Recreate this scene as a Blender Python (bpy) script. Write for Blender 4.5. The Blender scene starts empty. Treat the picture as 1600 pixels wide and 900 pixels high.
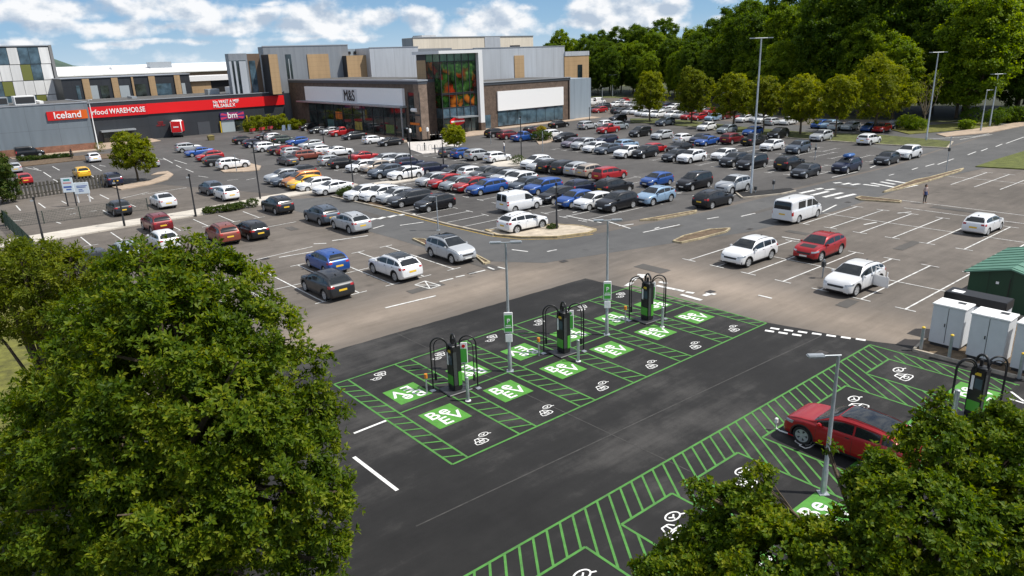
import bpy, bmesh, math, random
import numpy as np
from mathutils import Vector, Matrix
from mathutils.bvhtree import BVHTree

# ---------------------------------------------------------------- helpers
SC = bpy.context.scene
COL = SC.collection
R = math.radians
rnd = random.Random(7)


class MB:
    """Collects geometry for ONE mesh object."""
    def __init__(s):
        s.v, s.f, s.m = [], [], []

    def poly(s, pts, mi=0):
        b = len(s.v)
        s.v += [tuple(p) for p in pts]
        s.f.append(tuple(range(b, b + len(pts))))
        s.m.append(mi)
        return s

    def add(s, verts, faces, mi=0):
        b = len(s.v)
        s.v += [tuple(p) for p in verts]
        for f in faces:
            s.f.append(tuple(b + i for i in f))
            s.m.append(mi)
        return s

    def box(s, x0, y0, z0, x1, y1, z1, mi=0, rz=0, c=None):
        vs = [(x, y, z) for z in (z0, z1) for x, y in ((x0, y0), (x1, y0), (x1, y1), (x0, y1))]
        if rz:
            ca, sa = math.cos(rz), math.sin(rz)
            cx, cy = c or ((x0 + x1) / 2, (y0 + y1) / 2)
            vs = [(cx + (x - cx) * ca - (y - cy) * sa, cy + (x - cx) * sa + (y - cy) * ca, z) for x, y, z in vs]
        return s.add(vs, [(3, 2, 1, 0), (4, 5, 6, 7), (0, 1, 5, 4), (1, 2, 6, 5), (2, 3, 7, 6), (3, 0, 4, 7)], mi)

    def prism(s, pts, z0, z1, mi=0, mside=None):
        n = len(pts)
        a = sum(pts[i][0] * pts[(i + 1) % n][1] - pts[(i + 1) % n][0] * pts[i][1] for i in range(n))
        if a < 0:
            pts = pts[::-1]
        s.poly([(x, y, z1) for x, y in pts], mi)
        for i in range(n):
            (x, y), (u, w) = pts[i], pts[(i + 1) % n]
            s.poly([(x, y, z0), (u, w, z0), (u, w, z1), (x, y, z1)], mi if mside is None else mside)
        return s

    def flat(s, pts, z, mi=0):
        n = len(pts)
        a = sum(pts[i][0] * pts[(i + 1) % n][1] - pts[(i + 1) % n][0] * pts[i][1] for i in range(n))
        if a < 0:
            pts = pts[::-1]
        return s.poly([(x, y, z) for x, y in pts], mi)

    def line(s, p, q, w, z, mi=0):
        dx, dy = q[0] - p[0], q[1] - p[1]
        l = math.hypot(dx, dy) or 1
        nx, ny = -dy / l * w / 2, dx / l * w / 2
        s.k = (getattr(s, 'k', 0) + 1) % 11
        z += s.k * .0003
        return s.poly([(p[0] - nx, p[1] - ny, z), (q[0] - nx, q[1] - ny, z), (q[0] + nx, q[1] + ny, z), (p[0] + nx, p[1] + ny, z)], mi)

    def pline(s, pts, w, z, mi=0, closed=False):
        n = len(pts)
        for i in range(n if closed else n - 1):
            s.line(pts[i], pts[(i + 1) % n], w, z, mi)
        return s

    def tube(s, pts, r, n=8, mi=0, cap=True):
        pts = [Vector(p) for p in pts]
        rr = r if isinstance(r, (list, tuple)) else [r] * len(pts)
        b = len(s.v)
        up = Vector((0.013, 0.031, 1)).normalized()
        for i, p in enumerate(pts):
            t = (pts[min(i + 1, len(pts) - 1)] - pts[max(i - 1, 0)]).normalized()
            a = t.cross(up)
            if a.length < 0.08:
                a = t.cross(Vector((1, 0, 0)))
            a.normalize()
            c = t.cross(a)
            for k in range(n):
                w = 2 * math.pi * k / n
                s.v.append(tuple(p + (a * math.cos(w) + c * math.sin(w)) * rr[i]))
        for i in range(len(pts) - 1):
            for k in range(n):
                k2 = (k + 1) % n
                s.f.append((b + i * n + k, b + i * n + k2, b + (i + 1) * n + k2, b + (i + 1) * n + k))
                s.m.append(mi)
        if cap:
            s.f.append(tuple(b + k for k in range(n))); s.m.append(mi)
            e = b + (len(pts) - 1) * n
            s.f.append(tuple(e + k for k in reversed(range(n)))); s.m.append(mi)
        return s

    def build(s, name, mats, parent=None, smooth=None, loc=None):
        me = bpy.data.meshes.new(name)
        me.from_pydata(s.v, [], s.f)
        if not isinstance(mats, (list, tuple)):
            mats = [mats]
        for m in mats:
            me.materials.append(m)
        if any(s.m):
            me.polygons.foreach_set('material_index', s.m)
        me.update()
        if smooth is not None:
            bm = bmesh.new(); bm.from_mesh(me)
            bmesh.ops.remove_doubles(bm, verts=bm.verts, dist=1e-4)
            bmesh.ops.recalc_face_normals(bm, faces=bm.faces)
            bm.to_mesh(me); bm.free()
            me.polygons.foreach_set('use_smooth', [True] * len(me.polygons))
            me.set_sharp_from_angle(angle=R(smooth))
        return link(name, me, parent, loc)


def link(name, me, parent=None, loc=None):
    o = bpy.data.objects.new(name, me)
    COL.objects.link(o)
    if parent:
        o.parent = parent
    if loc:
        o.location = loc
    return o


def empty(name, loc=(0, 0, 0), rz=0):
    o = bpy.data.objects.new(name, None)
    o.empty_display_size = .3
    COL.objects.link(o)
    o.location = loc if len(loc) == 3 else (loc[0], loc[1], 0)
    o.rotation_euler = (0, 0, rz)
    return o


def tag(o, label=None, cat=None, group=None, kind=None):
    if label: o['label'] = label
    if cat: o['category'] = cat
    if group: o['group'] = group
    if kind: o['kind'] = kind
    return o


def struct(mb, name, mat, smooth=None):
    return tag(mb.build(name, mat, smooth=smooth), kind='structure')


def kids(o):
    return [c for c in o.children]


def copy_tree(o, parent=None):
    c = o.copy()
    COL.objects.link(c)
    if parent: c.parent = parent
    for ch in kids(o):
        copy_tree(ch, c)
    return c


def bevel_box(x0, y0, z0, x1, y1, z1, b=.02, seg=2):
    bm = bmesh.new()
    bmesh.ops.create_cube(bm, size=1)
    for v in bm.verts:
        v.co = Vector(((x0 + x1) / 2 + v.co.x * (x1 - x0), (y0 + y1) / 2 + v.co.y * (y1 - y0), (z0 + z1) / 2 + v.co.z * (z1 - z0)))
    bmesh.ops.bevel(bm, geom=list(bm.edges), offset=b, segments=seg, affect='EDGES')
    vs = [tuple(v.co) for v in bm.verts]
    bm.verts.index_update()
    fs = [tuple(v.index for v in f.verts) for f in bm.faces]
    bm.free()
    return vs, fs


# ---------------------------------------------------------------- materials
def new_mat(name):
    m = bpy.data.materials.new(name)
    m.use_nodes = True
    nt = m.node_tree
    b = nt.nodes['Principled BSDF']
    return m, nt, b


def N(nt, typ, **kw):
    n = nt.nodes.new(typ)
    for k, v in kw.items():
        if k in n.inputs:
            n.inputs[k].default_value = v
        else:
            setattr(n, k, v)
    return n


def mat(name, col, rough=.6, metal=0., spec=.5, var=0., scale=3., bump=0., bscale=20., coat=0., coords='Object'):
    """plain surface with an optional noise mottle and bump"""
    m, nt, b = new_mat(name)
    b.inputs['Base Color'].default_value = (*col, 1)
    b.inputs['Roughness'].default_value = rough
    b.inputs['Metallic'].default_value = metal
    b.inputs['Specular IOR Level'].default_value = spec
    b.inputs['Coat Weight'].default_value = coat
    if var or bump:
        tc = N(nt, 'ShaderNodeTexCoord')
    if var:
        no = N(nt, 'ShaderNodeTexNoise', Scale=scale, Detail=6., Roughness=.65)
        nt.links.new(tc.outputs[coords], no.inputs['Vector'])
        mr = N(nt, 'ShaderNodeMapRange')
        mr.inputs['From Min'].default_value = .3; mr.inputs['From Max'].default_value = .7
        mr.inputs['To Min'].default_value = 1 - var; mr.inputs['To Max'].default_value = 1 + var
        nt.links.new(no.outputs['Fac'], mr.inputs['Value'])
        mx = N(nt, 'ShaderNodeMix', data_type='RGBA', blend_type='MULTIPLY')
        mx.inputs['Factor'].default_value = 1
        mx.inputs[6].default_value = (*col, 1)
        nt.links.new(mr.outputs[0], mx.inputs[7])
        nt.links.new(mx.outputs[2], b.inputs['Base Color'])
    if bump:
        nb = N(nt, 'ShaderNodeTexNoise', Scale=bscale, Detail=4.)
        nt.links.new(tc.outputs[coords], nb.inputs['Vector'])
        bp = N(nt, 'ShaderNodeBump', Strength=bump, Distance=.02)
        nt.links.new(nb.outputs['Fac'], bp.inputs['Height'])
        nt.links.new(bp.outputs['Normal'], b.inputs['Normal'])
    return m


def ramp(nt, stops, interp='LINEAR'):
    n = nt.nodes.new('ShaderNodeValToRGB')
    cr = n.color_ramp
    cr.interpolation = interp
    while len(cr.elements) < len(stops):
        cr.elements.new(.5)
    for e, (p, c) in zip(cr.elements, stops):
        e.position = p
        e.color = (*c, 1)
    return n


def asphalt(name, dark, mid, light, big=.06, streak=.25, rough=.85, worn=None):
    """worn tarmac: broad tone drift, tyre-smear streaks, patches and stone grain"""
    m, nt, b = new_mat(name)
    L = nt.links.new
    tc = N(nt, 'ShaderNodeTexCoord')
    n1 = N(nt, 'ShaderNodeTexNoise', Scale=big, Detail=5., Roughness=.6)
    L(tc.outputs['Object'], n1.inputs['Vector'])
    mp = N(nt, 'ShaderNodeMapping')
    mp.inputs['Scale'].default_value = (.12, 1.1, 1)
    mp.inputs['Rotation'].default_value = (0, 0, .15)
    L(tc.outputs['Object'], mp.inputs['Vector'])
    n2 = N(nt, 'ShaderNodeTexNoise', Scale=.9, Detail=6., Roughness=.7)
    L(mp.outputs[0], n2.inputs['Vector'])
    n3 = N(nt, 'ShaderNodeTexNoise', Scale=60., Detail=3., Roughness=.8)
    L(tc.outputs['Object'], n3.inputs['Vector'])
    n4 = N(nt, 'ShaderNodeTexNoise', Scale=.55, Detail=8., Roughness=.72)
    L(tc.outputs['Object'], n4.inputs['Vector'])

    def madd(a, k, c):
        q = N(nt, 'ShaderNodeMath', operation='MULTIPLY_ADD')
        L(a, q.inputs[0]); q.inputs[1].default_value = k
        if isinstance(c, float): q.inputs[2].default_value = c
        else: L(c, q.inputs[2])
        return q.outputs[0]
    s = madd(n1.outputs['Fac'], .9, -.45 + .5 - (.9 * .0))
    s = madd(n2.outputs['Fac'], streak, s)
    s = madd(n4.outputs['Fac'], .55, s)
    s = madd(n3.outputs['Fac'], .22, s)
    s = madd(s, 1., -.5 * (streak + .55 + .22))
    rp = ramp(nt, [(.22, dark), (.5, mid), (.78, light)])
    L(s, rp.inputs[0])
    # oil drips: small dark spots
    vo = N(nt, 'ShaderNodeTexVoronoi', Scale=.42)
    L(tc.outputs['Object'], vo.inputs['Vector'])
    dr = N(nt, 'ShaderNodeMapRange')
    dr.inputs['From Min'].default_value = .04; dr.inputs['From Max'].default_value = .16
    dr.inputs['To Min'].default_value = .62; dr.inputs['To Max'].default_value = 1.
    L(vo.outputs['Distance'], dr.inputs['Value'])
    mx = N(nt, 'ShaderNodeMix', data_type='RGBA', blend_type='MULTIPLY')
    mx.inputs['Factor'].default_value = .8
    L(rp.outputs[0], mx.inputs[6]); L(dr.outputs[0], mx.inputs[7])
    L(mx.outputs[2], b.inputs['Base Color'])
    if worn:
        # lanes polished pale by traffic: (axis, centre, half width, limit on the other axis)
        sp = N(nt, 'ShaderNodeSeparateXYZ'); L(tc.outputs['Object'], sp.inputs[0]); tot = None
        for axn, cen, hw, lim in worn:
            q = N(nt, 'ShaderNodeMath', operation='SUBTRACT'); L(sp.outputs[axn], q.inputs[0]); q.inputs[1].default_value = cen
            q2 = N(nt, 'ShaderNodeMath', operation='ABSOLUTE'); L(q.outputs[0], q2.inputs[0])
            q3 = N(nt, 'ShaderNodeMath', operation='MULTIPLY_ADD'); L(n4.outputs['Fac'], q3.inputs[0]); q3.inputs[1].default_value = hw; L(q2.outputs[0], q3.inputs[2])
            m1 = N(nt, 'ShaderNodeMapRange', interpolation_type='SMOOTHSTEP'); L(q3.outputs[0], m1.inputs['Value']); m1.inputs['From Min'].default_value = hw * .5; m1.inputs['From Max'].default_value = hw * 1.7; m1.inputs['To Min'].default_value = 1; m1.inputs['To Max'].default_value = 0
            m2 = N(nt, 'ShaderNodeMapRange', interpolation_type='SMOOTHSTEP'); L(sp.outputs[1 - axn], m2.inputs['Value']); m2.inputs['From Min'].default_value = lim - 3; m2.inputs['From Max'].default_value = lim + 3; m2.inputs['To Min'].default_value = 1; m2.inputs['To Max'].default_value = 0
            mu = N(nt, 'ShaderNodeMath', operation='MULTIPLY'); L(m1.outputs[0], mu.inputs[0]); L(m2.outputs[0], mu.inputs[1])
            if tot is None: tot = mu.outputs[0]
            else:
                mxx = N(nt, 'ShaderNodeMath', operation='MAXIMUM'); L(tot, mxx.inputs[0]); L(mu.outputs[0], mxx.inputs[1]); tot = mxx.outputs[0]
        wm = N(nt, 'ShaderNodeMix', data_type='RGBA', blend_type='MULTIPLY'); L(tot, wm.inputs['Factor']); L(mx.outputs[2], wm.inputs[6]); wm.inputs[7].default_value = (1.7, 1.62, 1.52, 1)
        L(wm.outputs[2], b.inputs['Base Color'])
    b.inputs['Roughness'].default_value = rough
    b.inputs['Specular IOR Level'].default_value = .35
    bp = N(nt, 'ShaderNodeBump', Strength=.35, Distance=.01)
    L(n3.outputs['Fac'], bp.inputs['Height'])
    L(bp.outputs['Normal'], b.inputs['Normal'])
    return m


def paint_mat(name, col, wear=.5):
    """road paint scuffed through to the tarmac in places"""
    m, nt, b = new_mat(name)
    L = nt.links.new
    tc = N(nt, 'ShaderNodeTexCoord')
    n = N(nt, 'ShaderNodeTexNoise', Scale=2.2, Detail=10., Roughness=.75)
    L(tc.outputs['Object'], n.inputs['Vector'])
    rp = ramp(nt, [(.25 + .2 * wear, tuple(c * .35 + .03 for c in col)), (.38 + .2 * wear, tuple(c * .8 for c in col)), (.62, col)])
    L(n.outputs['Fac'], rp.inputs[0])
    L(rp.outputs[0], b.inputs['Base Color'])
    b.inputs['Roughness'].default_value = .7
    return m


def leaf_mat(name, cols, gloss=.42, transl=.35, patch=.9):
    m, nt, b = new_mat(name)
    L = nt.links.new
    g = N(nt, 'ShaderNodeNewGeometry')
    oi = N(nt, 'ShaderNodeObjectInfo')
    ad = N(nt, 'ShaderNodeMath', operation='MULTIPLY_ADD')
    L(g.outputs['Random Per Island'], ad.inputs[0]); ad.inputs[1].default_value = .8
    q = N(nt, 'ShaderNodeMath', operation='MULTIPLY'); L(oi.outputs['Random'], q.inputs[0]); q.inputs[1].default_value = .2
    L(q.outputs[0], ad.inputs[2])
    k = len(cols)
    rp = ramp(nt, [(i / max(1, k - 1), c) for i, c in enumerate(cols)])
    tcl = N(nt, 'ShaderNodeTexCoord'); nl = N(nt, 'ShaderNodeTexNoise', Scale=patch, Detail=3.); L(tcl.outputs['Object'], nl.inputs['Vector'])
    ml = N(nt, 'ShaderNodeMath', operation='MULTIPLY_ADD'); L(nl.outputs['Fac'], ml.inputs[0]); ml.inputs[1].default_value = 1.5; ml.inputs[2].default_value = -.75
    sl = N(nt, 'ShaderNodeMath', operation='ADD'); L(ad.outputs[0], sl.inputs[0]); L(ml.outputs[0], sl.inputs[1])
    L(sl.outputs[0], rp.inputs[0])
    L(rp.outputs[0], b.inputs['Base Color'])
    b.inputs['Roughness'].default_value = gloss
    b.inputs['Specular IOR Level'].default_value = .16
    tr = N(nt, 'ShaderNodeBsdfTranslucent')
    hs = N(nt, 'ShaderNodeHueSaturation', Saturation=1.1, Value=1.9)
    hs.inputs['Hue'].default_value = .485
    L(rp.outputs[0], hs.inputs['Color']); L(hs.outputs[0], tr.inputs['Color'])
    ms = N(nt, 'ShaderNodeMixShader'); ms.inputs[0].default_value = transl
    L(b.outputs[0], ms.inputs[1]); L(tr.outputs[0], ms.inputs[2])
    L(ms.outputs[0], nt.nodes['Material Output'].inputs['Surface'])
    return m


def brick_mat(name, c1, c2, mortar, sx=4.4, swap=False):
    m, nt, b = new_mat(name)
    L = nt.links.new
    tc = N(nt, 'ShaderNodeTexCoord')
    sp = N(nt, 'ShaderNodeSeparateXYZ'); L(tc.outputs['Object'], sp.inputs[0])
    ad = N(nt, 'ShaderNodeMath', operation='ADD'); L(sp.outputs[0], ad.inputs[0]); L(sp.outputs[1], ad.inputs[1])
    cb = N(nt, 'ShaderNodeCombineXYZ'); L(ad.outputs[0], cb.inputs[0]); L(sp.outputs[2], cb.inputs[1])
    bt = N(nt, 'ShaderNodeTexBrick')
    bt.inputs['Color1'].default_value = (*c1, 1); bt.inputs['Color2'].default_value = (*c2, 1); bt.inputs['Mortar'].default_value = (*mortar, 1)
    bt.inputs['Scale'].default_value = sx
    bt.inputs['Mortar Size'].default_value = .02
    L(cb.outputs[0], bt.inputs['Vector'])
    no = N(nt, 'ShaderNodeTexNoise', Scale=1.3, Detail=7., Roughness=.7); L(tc.outputs['Object'], no.inputs['Vector'])
    mr = N(nt, 'ShaderNodeMapRange'); L(no.outputs['Fac'], mr.inputs['Value'])
    mr.inputs['From Min'].default_value = .3; mr.inputs['From Max'].default_value = .7; mr.inputs['To Min'].default_value = .6; mr.inputs['To Max'].default_value = 1.35
    mx = N(nt, 'ShaderNodeMix', data_type='RGBA', blend_type='MULTIPLY'); mx.inputs['Factor'].default_value = 1
    L(bt.outputs['Color'], mx.inputs[6]); L(mr.outputs[0], mx.inputs[7]); L(mx.outputs[2], b.inputs['Base Color'])
    b.inputs['Roughness'].default_value = .9
    return m


def panel_mat(name, col, w=1.1, h=0., gap=.55, rough=.45, metal=.2, var=.06):
    """metal cladding in sheets: joints every w metres along the wall and h metres up it"""
    m, nt, b = new_mat(name)
    L = nt.links.new
    tc = N(nt, 'ShaderNodeTexCoord')
    sp = N(nt, 'ShaderNodeSeparateXYZ'); L(tc.outputs['Object'], sp.inputs[0])
    ad = N(nt, 'ShaderNodeMath', operation='ADD'); L(sp.outputs[0], ad.inputs[0]); L(sp.outputs[1], ad.inputs[1])
    prev = None
    for src, step in ((ad.outputs[0], w), (sp.outputs[2], h)):
        if not step: continue
        md = N(nt, 'ShaderNodeMath', operation='PINGPONG'); L(src, md.inputs[0]); md.inputs[1].default_value = step / 2
        mr = N(nt, 'ShaderNodeMapRange'); L(md.outputs[0], mr.inputs['Value'])
        mr.inputs['From Min'].default_value = .02; mr.inputs['From Max'].default_value = .05
        mr.inputs['To Min'].default_value = gap; mr.inputs['To Max'].default_value = 1
        if prev is None: prev = mr.outputs[0]
        else:
            mm = N(nt, 'ShaderNodeMath', operation='MULTIPLY'); L(prev, mm.inputs[0]); L(mr.outputs[0], mm.inputs[1]); prev = mm.outputs[0]
    # sheet to sheet tone
    fl = N(nt, 'ShaderNodeMath', operation='SNAP'); L(ad.outputs[0], fl.inputs[0]); fl.inputs[1].default_value = w
    wn = N(nt, 'ShaderNodeTexWhiteNoise', noise_dimensions='1D'); L(fl.outputs[0], wn.inputs['W'])
    mr = N(nt, 'ShaderNodeMapRange'); L(wn.outputs['Value'], mr.inputs['Value']); mr.inputs['To Min'].default_value = 1 - var; mr.inputs['To Max'].default_value = 1 + var
    mm = N(nt, 'ShaderNodeMath', operation='MULTIPLY'); L(prev, mm.inputs[0]); L(mr.outputs[0], mm.inputs[1])
    # rain staining running down the sheets
    mp = N(nt, 'ShaderNodeMapping'); mp.inputs['Scale'].default_value = (1.3, 1.3, .12); L(tc.outputs['Object'], mp.inputs['Vector'])
    no = N(nt, 'ShaderNodeTexNoise', Scale=1., Detail=6.); L(mp.outputs[0], no.inputs['Vector'])
    mr2 = N(nt, 'ShaderNodeMapRange'); L(no.outputs['Fac'], mr2.inputs['Value'])
    mr2.inputs['From Min'].default_value = .3; mr2.inputs['From Max'].default_value = .7; mr2.inputs['To Min'].default_value = .9; mr2.inputs['To Max'].default_value = 1.06
    m3 = N(nt, 'ShaderNodeMath', operation='MULTIPLY'); L(mm.outputs[0], m3.inputs[0]); L(mr2.outputs[0], m3.inputs[1])
    mx = N(nt, 'ShaderNodeMix', data_type='RGBA', blend_type='MULTIPLY'); mx.inputs['Factor'].default_value = 1
    mx.inputs[6].default_value = (*col, 1); L(m3.outputs[0], mx.inputs[7]); L(mx.outputs[2], b.inputs['Base Color'])
    b.inputs['Roughness'].default_value = rough
    b.inputs['Metallic'].default_value = metal
    return m


def glass_mat(name, col=(.02, .03, .035), rough=.06, var=.5, sc=.4):
    m, nt, b = new_mat(name)
    L = nt.links.new
    tc = N(nt, 'ShaderNodeTexCoord')
    no = N(nt, 'ShaderNodeTexNoise', Scale=sc, Detail=4.); L(tc.outputs['Object'], no.inputs['Vector'])
    rp = ramp(nt, [(.35, tuple(c * (1 - var) for c in col)), (.65, tuple(c * (1 + var) for c in col))]); L(no.outputs['Fac'], rp.inputs[0])
    L(rp.outputs[0], b.inputs['Base Color'])
    b.inputs['Roughness'].default_value = rough
    b.inputs['Specular IOR Level'].default_value = .8
    return m


M = {}
M['tarmac_old'] = asphalt('old_brown_tarmac', (.066, .058, .05), (.118, .103, .089), (.178, .155, .134), streak=.5, worn=[(1, 35.2, 3.4, 33), (0, 36.6, 3.4, 31)])
M['tarmac_mid'] = asphalt('grey_tarmac', (.05, .047, .045), (.078, .074, .071), (.115, .109, .104), streak=.4)
M['tarmac_road'] = asphalt('road_tarmac', (.062, .062, .063), (.088, .088, .088), (.12, .118, .116), streak=.35)
M['tarmac_dark'] = asphalt('new_black_tarmac', (.007, .0068, .0067), (.0155, .015, .0147), (.062, .059, .056), big=.1, streak=.55, rough=.8)
M['white_line'] = paint_mat('white_road_paint', (.72, .72, .7), .55)
M['white_fresh'] = paint_mat('fresh_white_paint', (.8, .8, .78), .2)
M['yellow_line'] = paint_mat('yellow_kerb_paint', (.5, .33, .05), .7)
M['green_line'] = paint_mat('green_road_paint', (.072, .245, .043), .4)
M['green_square'] = paint_mat('green_square_paint', (.08, .285, .034), .3)
M['kerb'] = mat('kerb_concrete', (.36, .32, .26), .9, var=.35, scale=1.2)
M['paving'] = panel_mat('pale_paving', (.5, .46, .4), w=1.2, gap=.75, rough=.9, metal=0, var=.08)
M['paving_tan'] = mat('tan_paving', (.36, .28, .21), .9, var=.25, scale=.9)
M['grass'] = mat('grass_blades', (.115, .115, .018), .9, var=.55, scale=1.6, bump=1., bscale=30)
M['earth'] = mat('bare_earth', (.11, .075, .045), .95, var=.5, scale=2.)
M['black_metal'] = mat('black_metal', (.012, .012, .013), .45)
M['galv'] = mat('galvanised_steel', (.42, .45, .47), .42, .6, var=.15, scale=5)
M['dark_trim'] = mat('dark_trim', (.03, .032, .035), .5)
M['white_paint'] = mat('white_paint', (.8, .8, .79), .5, var=.05)
M['glass_dark'] = glass_mat('dark_glass')
M['bark'] = mat('bark', (.1, .075, .05), .95, var=.4, scale=4, bump=.8)

# ---------------------------------------------------------------- camera
_rx, _ux, _bx, _lens = ([0.766079, -0.641936, -0.032264], [0.220098, 0.214839, 0.951526], [-0.603887, -0.736045, 0.305872], 25.4665)
cam = bpy.data.cameras.new('camera')
cam.sensor_width = 36; cam.lens = _lens; cam.clip_start = .2; cam.clip_end = 6000
camo = bpy.data.objects.new('camera', cam); COL.objects.link(camo)
camo.matrix_world = Matrix(((_rx[0], _ux[0], _bx[0], 0), (_rx[1], _ux[1], _bx[1], 0), (_rx[2], _ux[2], _bx[2], 14.0), (0, 0, 0, 1)))
SC.camera = camo
HEAD = 0.68709          # compass bearing the view faces, from +Y towards +X

# ---------------------------------------------------------------- sun and sky
SUN_EL = R(57)
SUN_AZ = HEAD + R(99)      # to the right of the view and a little behind it
sun = bpy.data.lights.new('sun', 'SUN')
sun.energy = 5.; sun.angle = R(.53); sun.color = (1., .955, .88)
suno = bpy.data.objects.new('sun', sun); COL.objects.link(suno)
sd = Vector((math.sin(SUN_AZ) * math.cos(SUN_EL), math.cos(SUN_AZ) * math.cos(SUN_EL), math.sin(SUN_EL)))
suno.rotation_euler = sd.to_track_quat('Z', 'Y').to_euler()
suno.location = sd * 200

W = bpy.data.worlds.new('World'); SC.world = W; W.use_nodes = True
nt = W.node_tree; L = nt.links.new
bg = nt.nodes['Background']; bg.inputs['Strength'].default_value = .075
sky = N(nt, 'ShaderNodeTexSky', sky_type='NISHITA')
sky.sun_disc = False; sky.sun_elevation = SUN_EL; sky.sun_rotation = SUN_AZ
sky.air_density = 1.; sky.dust_density = .3; sky.ozone_density = 2.2; sky.altitude = 100
tc = N(nt, 'ShaderNodeTexCoord')


def vm(op, a, b=None, out=0):
    n = N(nt, 'ShaderNodeVectorMath', operation=op)
    for i, x in enumerate((a, b)):
        if x is None: continue
        if isinstance(x, (tuple, list)): n.inputs[i].default_value = x
        else: L(x, n.inputs[i])
    return n.outputs['Value' if op in ('DOT_PRODUCT', 'DISTANCE', 'LENGTH') else 'Vector']


def mt(op, a, b=None, c=None):
    n = N(nt, 'ShaderNodeMath', operation=op)
    for i, x in enumerate((a, b, c)):
        if x is None: continue
        if isinstance(x, (int, float)): n.inputs[i].default_value = x
        else: L(x, n.inputs[i])
    return n.outputs[0]


def mrange(x, a, b, c, d, smooth=False):
    n = N(nt, 'ShaderNodeMapRange'); L(x, n.inputs['Value'])
    if smooth: n.interpolation_type = 'SMOOTHSTEP'
    for k, v in zip(('From Min', 'From Max', 'To Min', 'To Max'), (a, b, c, d)): n.inputs[k].default_value = v
    return n.outputs[0]


D = tc.outputs['Generated']
fx = vm('DOT_PRODUCT', D, (math.sin(HEAD), math.cos(HEAD), 0)); rx = vm('DOT_PRODUCT', D, (math.cos(HEAD), -math.sin(HEAD), 0))
u = mt('ARCTAN2', rx, fx); sep = N(nt, 'ShaderNodeSeparateXYZ'); L(D, sep.inputs[0])
v = mt('ARCSINE', sep.outputs[2])
cmb = N(nt, 'ShaderNodeCombineXYZ'); L(u, cmb.inputs[0]); L(v, cmb.inputs[1])
UVv = cmb.outputs[0]
wn = N(nt, 'ShaderNodeTexNoise', Scale=16., Detail=5., Roughness=.6)
L(vm('MULTIPLY', UVv, (1, 1.5, 1)), wn.inputs['Vector'])
warp = vm('MULTIPLY', vm('SUBTRACT', wn.outputs['Color'], (.5, .5, .5)), (.035, .022, 0))
UW = vm('ADD', UVv, warp)
# cumulus heaps low over the horizon: bearing, elevation, half width, half height (radians), weight
HEAPS = [((-0.5371,0.0625), .17, .02, .95), ((-0.4845,0.044), .085, .014, .9), ((-0.5217,0.0478), .05, .012, .9), ((-0.5678,0.0284), .07, .008, .7),
         ((-0.39,0.0648), .07, .02, 1.), ((-0.3541,0.0427), .085, .013, .95), ((-0.4097,0.0422), .03, .01, .9), ((-0.3047,0.0521), .035, .02, 1.), ((-0.4678,0.0277), .1, .006, .7),
         ((-0.2241,0.0506), .062, .026, 1.15), ((-0.2638,0.0439), .05, .014, 1.), ((-0.1605,0.0492), .035, .013, .95), ((-0.1024,0.043), .034, .018, 1.1),
         ((-0.0131,0.0435), .075, .028, 1.05), ((-0.0541,0.0525), .03, .012, .9), ((0.1435,0.0458), .075, .034, 1.2), ((0.2078,0.0463), .05, .022, 1.05), ((0.0944,0.0353), .04, .012, .9),
         ((0.2786,0.0342), .03, .006, .6), ((-0.2185,0.0291), .13, .007, .7), ((-0.3853,0.0273), .1, .006, .7), ((0.0287,0.0576), .04, .012, .7),
         ((-0.291,0.0703), .035, .006, .6), ((0.3281,0.0827), .2, .03, 1.), ((-0.2246,0.1167), .25, .03, 1.), ((-0.5015,0.1201), .2, .035, 1.)]
acc = None; low = None
for (a, e), w, h, k in HEAPS:
    q = vm('MULTIPLY', vm('SUBTRACT', UW, (a, e, 0)), (1 / w, 1 / h, 0))
    d = vm('LENGTH', q)
    x = mrange(d, 0., 1.45, k, 0.)
    acc = x if acc is None else mt('MAXIMUM', acc, x)


def fbm(vec, sc):
    n = N(nt, 'ShaderNodeTexNoise', Scale=sc, Detail=6., Roughness=.52)
    L(vec, n.inputs['Vector']); return n.outputs['Fac']


st = vm('MULTIPLY', UVv, (1, 1.45, 1))
f0 = fbm(st, 19.); f1 = fbm(vm('ADD', st, (.006, .016, 0)), 19.)
hi = mrange(v, .09, .2, 0., .42)          # scattered cloud over the rest of the dome
cov = mt('MAXIMUM', acc, mt('ADD', hi, mrange(v, .0, .05, .34, .12)))
dens = mt('ADD', mt('MULTIPLY', cov, .68), mt('MULTIPLY', mt('SUBTRACT', f0, .5), 1.15))
alpha = mrange(dens, .2, .5, 0., .97, True)
shade = mt('ADD', mt('MULTIPLY', mt('SUBTRACT', f0, f1), 5.), mrange(dens, .25, .8, .9, .3))
cr = ramp(nt, [(.08, (5.9, 7., 8.5)), (.5, (8.4, 9.2, 10.2)), (.95, (12., 12.1, 12.3))])
L(shade, cr.inputs[0])
mix = N(nt, 'ShaderNodeMix', data_type='RGBA')
L(alpha, mix.inputs['Factor']); L(cr.outputs[0], mix.inputs[7])
tint = N(nt, 'ShaderNodeMix', data_type='RGBA', blend_type='MULTIPLY'); tint.inputs['Factor'].default_value = 1
tint.inputs[7].default_value = (.72, .9, 1.15, 1)
L(sky.outputs[0], tint.inputs[6])
hz = N(nt, 'ShaderNodeMix', data_type='RGBA')      # pale blue summer air low over the horizon
L(mrange(v, .0, .16, .9, .0), hz.inputs['Factor']); L(tint.outputs[2], hz.inputs[6])
hc = ramp(nt, [(0., (6.6, 8.6, 10.4)), (.45, (3.8, 6.7, 10.2)), (1., (2.4, 5.3, 9.8))]); L(mrange(v, 0., .1, 0., 1.), hc.inputs[0]); L(hc.outputs[0], hz.inputs[7])
L(hz.outputs[2], mix.inputs[6])
L(mix.outputs[2], bg.inputs['Color'])

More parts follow.
